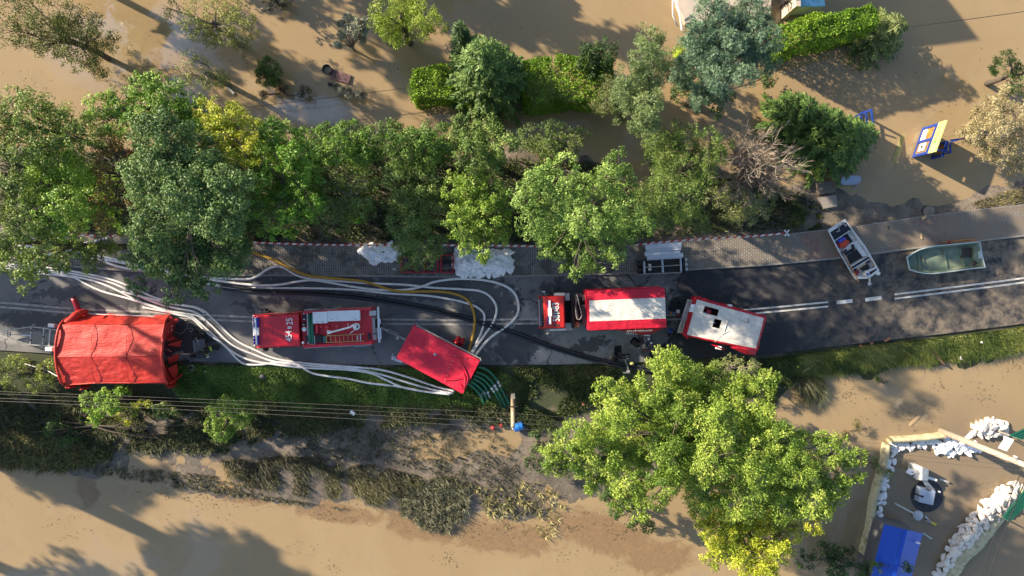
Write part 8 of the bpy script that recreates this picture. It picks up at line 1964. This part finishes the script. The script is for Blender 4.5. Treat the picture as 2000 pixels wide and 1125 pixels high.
t = thing('cup', 'pale cup near the edge of the camp table', 'cup', F14(850, 500, .725)); mb = MB(); mb.lathe(F14(850, 500, .725), [(.03, 0), (.042, .1), (.038, .1), (.028, .01), (0, .01)], 12); mb.build('cup_body', WM, t)
mb = MB(); mb.tube(smooth_line([F14(a, b_, .02) for a, b_ in ((945, 290), (965, 270), (985, 295), (960, 310), (985, 320), (1010, 330))], 5), .015, 5); single(mb, 'cable_piece', SILV, 'loose pale cable end beside the camp table', 'cable', F14(975, 300, 0))
mb = MB(); mb.patch([F14(640, 490, .05), F14(720, 485, .05), F14(740, 520, .05), F14(660, 530, .05)], 8, 8, .06, 4, 0, 3.0); single(mb, 'plastic_film', mat('film_blue', (.28, .36, .42), .3), 'pale blue plastic film on the road under the camp table', 'plastic film', F14(690, 505, 0), solid=.01)
c = F14(1328, 215, 0); t = thing('waste_bin', 'black bin bag holder with a blue top between lorry and trailer', 'bin', (c.x, c.y, 0))
mb = MB(); mb.lathe((c.x, c.y - .02, 0), [(.18, 0), (.24, .1), (.25, .55), (.22, .78), (.2, .8)], 18); mb.build('bin_body', BLACK, t, smooth=True)
crumple('blue_liner', None, None, F14, (1325, 165), 55, .7, .22, mat('liner_blue', (.02, .05, .2), .4), 6.0, parent=t, amp=.4)
# work lamp on a stand
c = F14(470, 860, 0); t = thing('work_lamp', 'grey work lamp stand fallen across the black hoses', 'lamp stand', (c.x, c.y, 0))
for a, b_, w in (((425, 715), (490, 985), .06), ((355, 730), (485, 710), .07), ((385, 1005), (520, 995), .1), ((425, 735), (440, 820), .12), ((450, 950), (452, 990), .07)):
    mb = MB(); mb.bar(F14(*a, .42), F14(*b_, .42), w, .05); mb.build('stand_bar', SILV, t)
mb = MB(); mb.prism(quad(F14, 470, 960, 520, 1000, 0, .5), .3); mb.build('lamp_head', SILV, t, bevel=.02)
for a in ((385, 1003), (515, 996), (360, 730)): mb = MB(); p = F14(*a, .4); mb.bar(Vector((p.x, p.y, surf(p.x, p.y))), p, .05); mb.build('foot', SILV, t)
crumple('yellow_sack', 'pale yellow sack lying beside the black hoses', 'sack', F14, (548, 818), 56, .0, .4, mat('sack_yellow', (.5, .46, .16), .6, var=.08), 1.0, stretch=(1, .6), amp=.12)
mb = MB(); mb.tube([F14(435, 625, .15), F14(465, 675, .12)], .035, 8); single(mb, 'white_bottle', WHITE, 'white bottle lying at the feet of the reclining person', 'bottle', F14(450, 650, 0))
mb = MB(); mb.bar(P(1031, 688, .03), P(1034, 706, .03), .16, .04); single(mb, 'dark_board', DKGREY, 'short dark board lying on dry asphalt near the black hoses', 'board', P(1032, 697, 0))
mb = MB(); mb.bar(P(1131, 775, -.05), P(1139, 789, -.05), .05, .04); mb.lathe(P(1139, 789, -.12), [(.05, 0), (.13, .06), (.1, .16), (0, .18)], 12); single(mb, 'small_buoy', mat('buoy_salmon', (.5, .2, .14), .5), 'small pinkish buoy on a rope under the largest tree', 'buoy', P(1136, 784, -.2))
# things by the tent entrance
F15 = Fr(330, 610, 9.377)
c = F15(560, 610, 0); t = thing('folding_table', 'grey square folding table by the tent entrance', 'table', (c.x, c.y, 0)); top = [F15(*p, .7) for p in ((445, 512), (645, 485), (672, 690), (470, 718))]
mb = MB(); mb.prism(top, .66); mb.build('table_top', mat('table_grey', (.13, .12, .12), .6, var=.15), t, bevel=.01); mb = MB(); mb.bar(top[0] + Vector((0, 0, .01)), top[3] + Vector((0, 0, .01)), .03, .03); mb.build('edge_trim', SILV, t)
for p in top: mb = MB(); q = p.lerp(Vector((c.x, c.y, .66)), .1); mb.bar(Vector((q.x, q.y, 0)), Vector((q.x, q.y, .66)), .03); mb.build('leg', DKGREY, t)
mb = MB(); mb.lathe(F15(533, 525, .7), [(.05, 0), (.055, .12), (.045, .12), (.04, .02), (0, .02)], 12); single(mb, 'cup', WHITE, 'white cup on the grey table by the tent', 'cup', F15(533, 525, .7))
mb = MB(); mb.lathe(F15(540, 573, .7), [(.05, 0), (.05, .06), (0, .06)], 10); single(mb, 'cup', mat('cup_pink', (.45, .25, .25), .6), 'small pink cup on the grey table by the tent', 'cup', F15(540, 573, .7))
mb = MB(); mb.prism(quad(F15, 490, 745, 650, 845, 0, .3), .0); single(mb, 'equipment_case', DKGREY, 'dark equipment case below the grey table', 'case', F15(570, 795, 0), bevel=.03)
mb = MB(); mb.lathe(F15(720, 812, 0), [(.07, 0), (.06, .18), (0, .19)], 12); single(mb, 'cup', WHITE, 'white cup standing on the road near the crouching firefighter', 'cup', F15(720, 812, 0))
crumple('black_bag', 'black bag beside the grey table', 'bag', F15, (435, 810), 45, 0, .35, BLACK, 2.0, amp=.3)
crumple('black_sack', 'black sack at the grass edge by the tent', 'sack', F15, (290, 920), 85, -.12, .4, BLACK, 8.0, amp=.4, stretch=(1.3, .6))
t = thing('cable_reel', 'black and white hose reel at the grass edge by the tent', 'hose reel', F15(420, 1010, -.1)); p = F15(420, 1010, -.1)
mb = MB(); mb.lathe(p, [(.17, 0), (.22, .02), (.22, .12), (.16, .13), (.16, .05)], 20); mb.build('coil', SILV, t)
mb = MB(); mb.lathe(p + Vector((0, 0, .02)), [(.15, 0), (.15, .14), (.06, .15), (0, .15)], 16); mb.build('drum', BLACK, t)
mb = MB(); mb.bar(F15(350, 930, .1), F15(398, 900, .1), .07, .05); single(mb, 'white_plate', WHITE, 'white plate lying near the hose reel', 'plate', F15(374, 915, 0))
mb = MB(); mb.tube(smooth_line([F15(a, b_, .06) for a, b_ in ((0, 345), (100, 348), (180, 390), (265, 360), (290, 315), (340, 295), (330, 240), (365, 190), (305, 185), (295, 150), (325, 150))], 6), .014, 5); single(mb, 'cord', SILV, 'thin white cord trailing from the tent entrance', 'cord', F15(265, 360, 0))
mb = MB(); mb.tube(smooth_line([F15(a, b_, .06) for a, b_ in ((340, 295), (420, 290), (430, 320), (400, 360), (370, 330))], 6), .014, 5); single(mb, 'cord', SILV, 'looped end of thin white cord by the seated person', 'cord', F15(400, 320, 0))
# ------------------------------------------------------------------ people
SKIN = mat('skin', (.36, .22, .16), .6, var=.06); CLOTH = mat('navy_uniform', (.014, .015, .019), .85, var=.25, bump=.3, bscale=25); BOOT = mat('boots', (.012, .012, .012), .5); HAIRD = mat('hair_dark', (.025, .018, .013), .7, var=.2); HAIRL = mat('hair_grey', (.13, .11, .09), .7, var=.2); HIVIS = mat('hi_vis', (.55, .70, .10), .5, var=.05); SILVT = mat('reflective_silver', (.55, .56, .55), .4)
def person(label, at, rz, J, hair=HAIRD, stripes=(), trousers=CLOTH, head_dir=(1, 0, 0), helmet=None):
    """J: joint places (metres, facing +x, feet level at z = 0): pelvis chest neck head; l/r shoulder elbow hand hip knee ankle toe"""
    t = thing('person', label, 'person', (at.x, at.y, at.z))
    names = list(J.keys()); V = [Vector(J[n]) for n in names]; ix = {n: i for i, n in enumerate(names)}
    E = [('pelvis', 'chest'), ('chest', 'neck'), ('neck', 'head')]
    for s in 'lr': E += [('chest', s + 'sh'), (s + 'sh', s + 'el'), (s + 'el', s + 'wr'), (s + 'wr', s + 'ha'), ('pelvis', s + 'hip'), (s + 'hip', s + 'kn'), (s + 'kn', s + 'an'), (s + 'an', s + 'to')]
    R = {'pelvis': .16, 'chest': .17, 'neck': .06, 'head': .095, 'sh': .085, 'el': .058, 'wr': .038, 'ha': .042, 'hip': .11, 'kn': .075, 'an': .052, 'to': .045}
    me = bpy.data.meshes.new('tmp'); me.from_pydata(V, [(ix[a], ix[b_]) for a, b_ in E], [])
    o = bpy.data.objects.new('tmp', me); COL.objects.link(o)
    md = o.modifiers.new('skin', 'SKIN'); md.use_smooth_shade = True
    for n in names:
        r = R.get(n, R.get(n[1:], .06)); sv = me.skin_vertices[0].data[ix[n]]
        sv.radius = (r, r * (.75 if n in ('pelvis', 'chest') else 1)); sv.use_root = (n == 'pelvis')
    s2 = o.modifiers.new('sub', 'SUBSURF'); s2.levels = 2; s2.render_levels = 2
    dg = bpy.context.evaluated_depsgraph_get(); dg.update()
    bm = bmesh.new(); bm.from_mesh(bpy.data.meshes.new_from_object(o.evaluated_get(dg)))
    bpy.data.objects.remove(o)
    # fingers, unequal and curled, rooted in the palm
    for s in 'lr':
        w, h = Vector(J[s + 'wr']), Vector(J[s + 'ha']); d = (h - w).normalized(); sdv = d.cross(Vector((0, 0, 1)))
        sdv = sdv.normalized() if sdv.length > .1 else Vector((0, 1, 0)); dn = sdv.cross(d).normalized()
        fm = MB()
        for k, ln in enumerate((.062, .075, .08, .07)):
            b0 = h + sdv * (.03 - .02 * k) + d * .02; fm.tube([b0, b0 + d * ln * .55 - dn * .012, b0 + d * ln * .8 - dn * .045], [.010, .009, .007], 6)
        b0 = w.lerp(h, .5) + sdv * .03; fm.tube([b0, b0 + sdv * .03 + d * .03, b0 + sdv * .035 + d * .06 - dn * .02], [.012, .011, .008], 6)
        vs = [bm.verts.new(v) for v in fm.v]
        for f in fm.f:
            try: bm.faces.new([vs[i] for i in f])
            except ValueError: pass
    # nose, ears
    hd = Vector(J['head']); fd = Vector(head_dir).normalized(); sd = Vector((-fd.y, fd.x, 0))
    fm = MB(); fm.tube([hd + fd * .085 + Vector((0, 0, .02)), hd + fd * .125 + Vector((0, 0, -.02)), hd + fd * .09 + Vector((0, 0, -.03))], [.01, .017, .01], 6)
    for s in (-1, 1): fm.tube([hd + sd * s * .09 + Vector((0, 0, .03)), hd + sd * s * .112, hd + sd * s * .09 + Vector((0, 0, -.03))], [.012, .02, .01], 6)
    vs = [bm.verts.new(v) for v in fm.v]
    for f in fm.f: bm.faces.new([vs[i] for i in f])
    mb_ = bpy.data.meshes.new('body')
    bm.to_mesh(mb_); bm.free()
    for m in (SKIN, CLOTH, trousers, BOOT): mb_.materials.append(m)
    def segd(p, a, b_):
        ab = b_ - a; t_ = max(0, min(1, (p - a).dot(ab) / max(ab.length_squared, 1e-9))); return (p - a - ab * t_).length
    for pl in mb_.polygons:
        c = Vector(pl.center); best = min(E, key=lambda e: segd(c, V[ix[e[0]]], V[ix[e[1]]]) / (R.get(e[0], R.get(e[0][1:], .06))))
        a, b_ = best; k = 1
        if b_ == 'head' or b_.endswith('ha'): k = 0
        elif b_ == 'neck' and (c - V[ix['neck']]).length < .06: k = 0
        elif b_[1:] in ('hip', 'kn', 'an'): k = 2
        elif b_[1:] == 'to': k = 3
        pl.material_index = k; pl.use_smooth = True
    M = Matrix.Rotation(rz, 4, 'Z'); mb_.transform(M)
    ob = bpy.data.objects.new('body', mb_); COL.objects.link(ob); ob.parent = t
    # hair cap
    vs, fs = [], []; nu, nv = 16, 7
    for j in range(nv + 1):
        ph = .62 * math.pi * j / nv
        for i in range(nu):
            a = 2 * math.pi * i / nu; d = Vector((math.sin(ph) * math.cos(a), math.sin(ph) * math.sin(a), math.cos(ph)))
            cut = 1.0 if d.dot(fd) < .55 or d.z > .55 else .9
            vs.append(M @ (hd - fd * .012 + d * (.112 + .006 * mnoise.noise(d * 6)) * cut + Vector((0, 0, .012))))
    for j in range(nv):
        for i in range(nu): k = (i + 1) % nu; fs.append((j * nu + i, (j + 1) * nu + i, (j + 1) * nu + k, j * nu + k))
    hm = MB(); hm.add([v + Vector(t.location) for v in vs], fs); hm.build('hair', hair, t, smooth=True)
    for s in (-1, 1):
        em = MB(); em.lathe(Vector(t.location) + M @ (hd + fd * .088 + sd * s * .035 + Vector((0, 0, .005))), [(.001, -.008), (.009, 0), (.001, .008)], 8); em.build('eye', BOOT, t)
    mm = MB(); mm.bar(Vector(t.location) + M @ (hd + fd * .092 - sd * .025 + Vector((0, 0, -.055))), Vector(t.location) + M @ (hd + fd * .092 + sd * .025 + Vector((0, 0, -.055))), .01); mm.build('mouth', mat('lips', (.3, .12, .1), .5), t)
    for (a, b_, u, r, m) in stripes:
        pa, pb_ = Vector(J[a]), Vector(J[b_]); c = pa.lerp(pb_, u); d = (pb_ - pa).normalized()
        sm = MB(); sm.lathe(Vector(t.location) + M @ c, [(r, -.03), (r * 1.03, 0), (r, .03)], 16, axis=M.to_3x3() @ d); sm.build('reflective_band', m, t)
    return t
SIT = dict(pelvis=(0, 0, .52), chest=(.06, 0, .92), neck=(.11, 0, 1.12), head=(.17, 0, 1.26),
           lsh=(.08, .19, 1.03), lel=(.2, .25, .78), lwr=(.42, .2, .74), lha=(.49, .17, .74), rsh=(.08, -.19, 1.03), rel=(.2, -.25, .78), rwr=(.42, -.2, .74), rha=(.49, -.17, .74),
           lhip=(.04, .1, .5), lkn=(.44, .16, .52), lan=(.46, .17, .1), lto=(.6, .18, .05), rhip=(.04, -.1, .5), rkn=(.44, -.16, .52), ran=(.48, -.17, .1), rto=(.62, -.18, .05))
LEAN = dict(SIT); LEAN.update(chest=(.2, 0, .86), neck=(.33, 0, 1.0), head=(.44, 0, 1.08), lsh=(.22, .19, .95), lel=(.4, .26, .7), lwr=(.5, .1, .62), lha=(.54, .04, .6), rsh=(.22, -.19, .95), rel=(.4, -.26, .7), rwr=(.5, -.1, .62), rha=(.54, -.04, .6))
LIE = dict(pelvis=(0, 0, .5), chest=(-.32, 0, .74), neck=(-.46, 0, .92), head=(-.52, 0, 1.06),
           lsh=(-.38, .2, .86), lel=(-.2, .3, .64), lwr=(.02, .2, .66), lha=(.09, .16, .66), rsh=(-.38, -.2, .86), rel=(-.2, -.3, .64), rwr=(.02, -.2, .66), rha=(.09, -.16, .66),
           lhip=(.05, .1, .48), lkn=(.45, .13, .5), lan=(.82, .14, .22), lto=(.92, .15, .34), rhip=(.05, -.1, .48), rkn=(.45, -.1, .5), ran=(.84, -.08, .22), rto=(.94, -.08, .34))
person('firefighter in dark uniform with yellow-green bands crouching by the grey table', F15(820, 640, 0), math.radians(215), LEAN, HAIRD, stripes=(('lel', 'lwr', .4, .068, HIVIS), ('rel', 'rwr', .4, .068, HIVIS), ('pelvis', 'chest', .25, .19, HIVIS), ('lsh', 'lel', .6, .082, HIVIS), ('lkn', 'lan', .6, .075, SILVT)))
person('person in black clothes sitting bent forward near the tent entrance', F15(540, 390, 0), math.radians(-38), LEAN, HAIRL)
person('person in black leaning over the camp table', F14(560, 370, 0), math.radians(-20), SIT, HAIRD, stripes=(('pelvis', 'chest', .75, .185, DKGREY),))
person('person in black reclining with legs stretched on a folding chair', F14(250, 660, 0), math.radians(-2), LIE, HAIRD, head_dir=(1, 0, -.2))
mb = MB(); mb.prism(quad(F15, 470, 330, 640, 440, .3, .42), 0); single(mb, 'black_stool', BLACK, 'black box stool under the seated person by the tent', 'stool', F15(540, 390, 0), bevel=.03)
mb = MB(); mb.prism(quad(F15, 790, 600, 880, 690, .3, .42), 0); single(mb, 'black_stool', BLACK, 'black box stool under the crouching firefighter', 'stool', F15(835, 645, 0), bevel=.03)
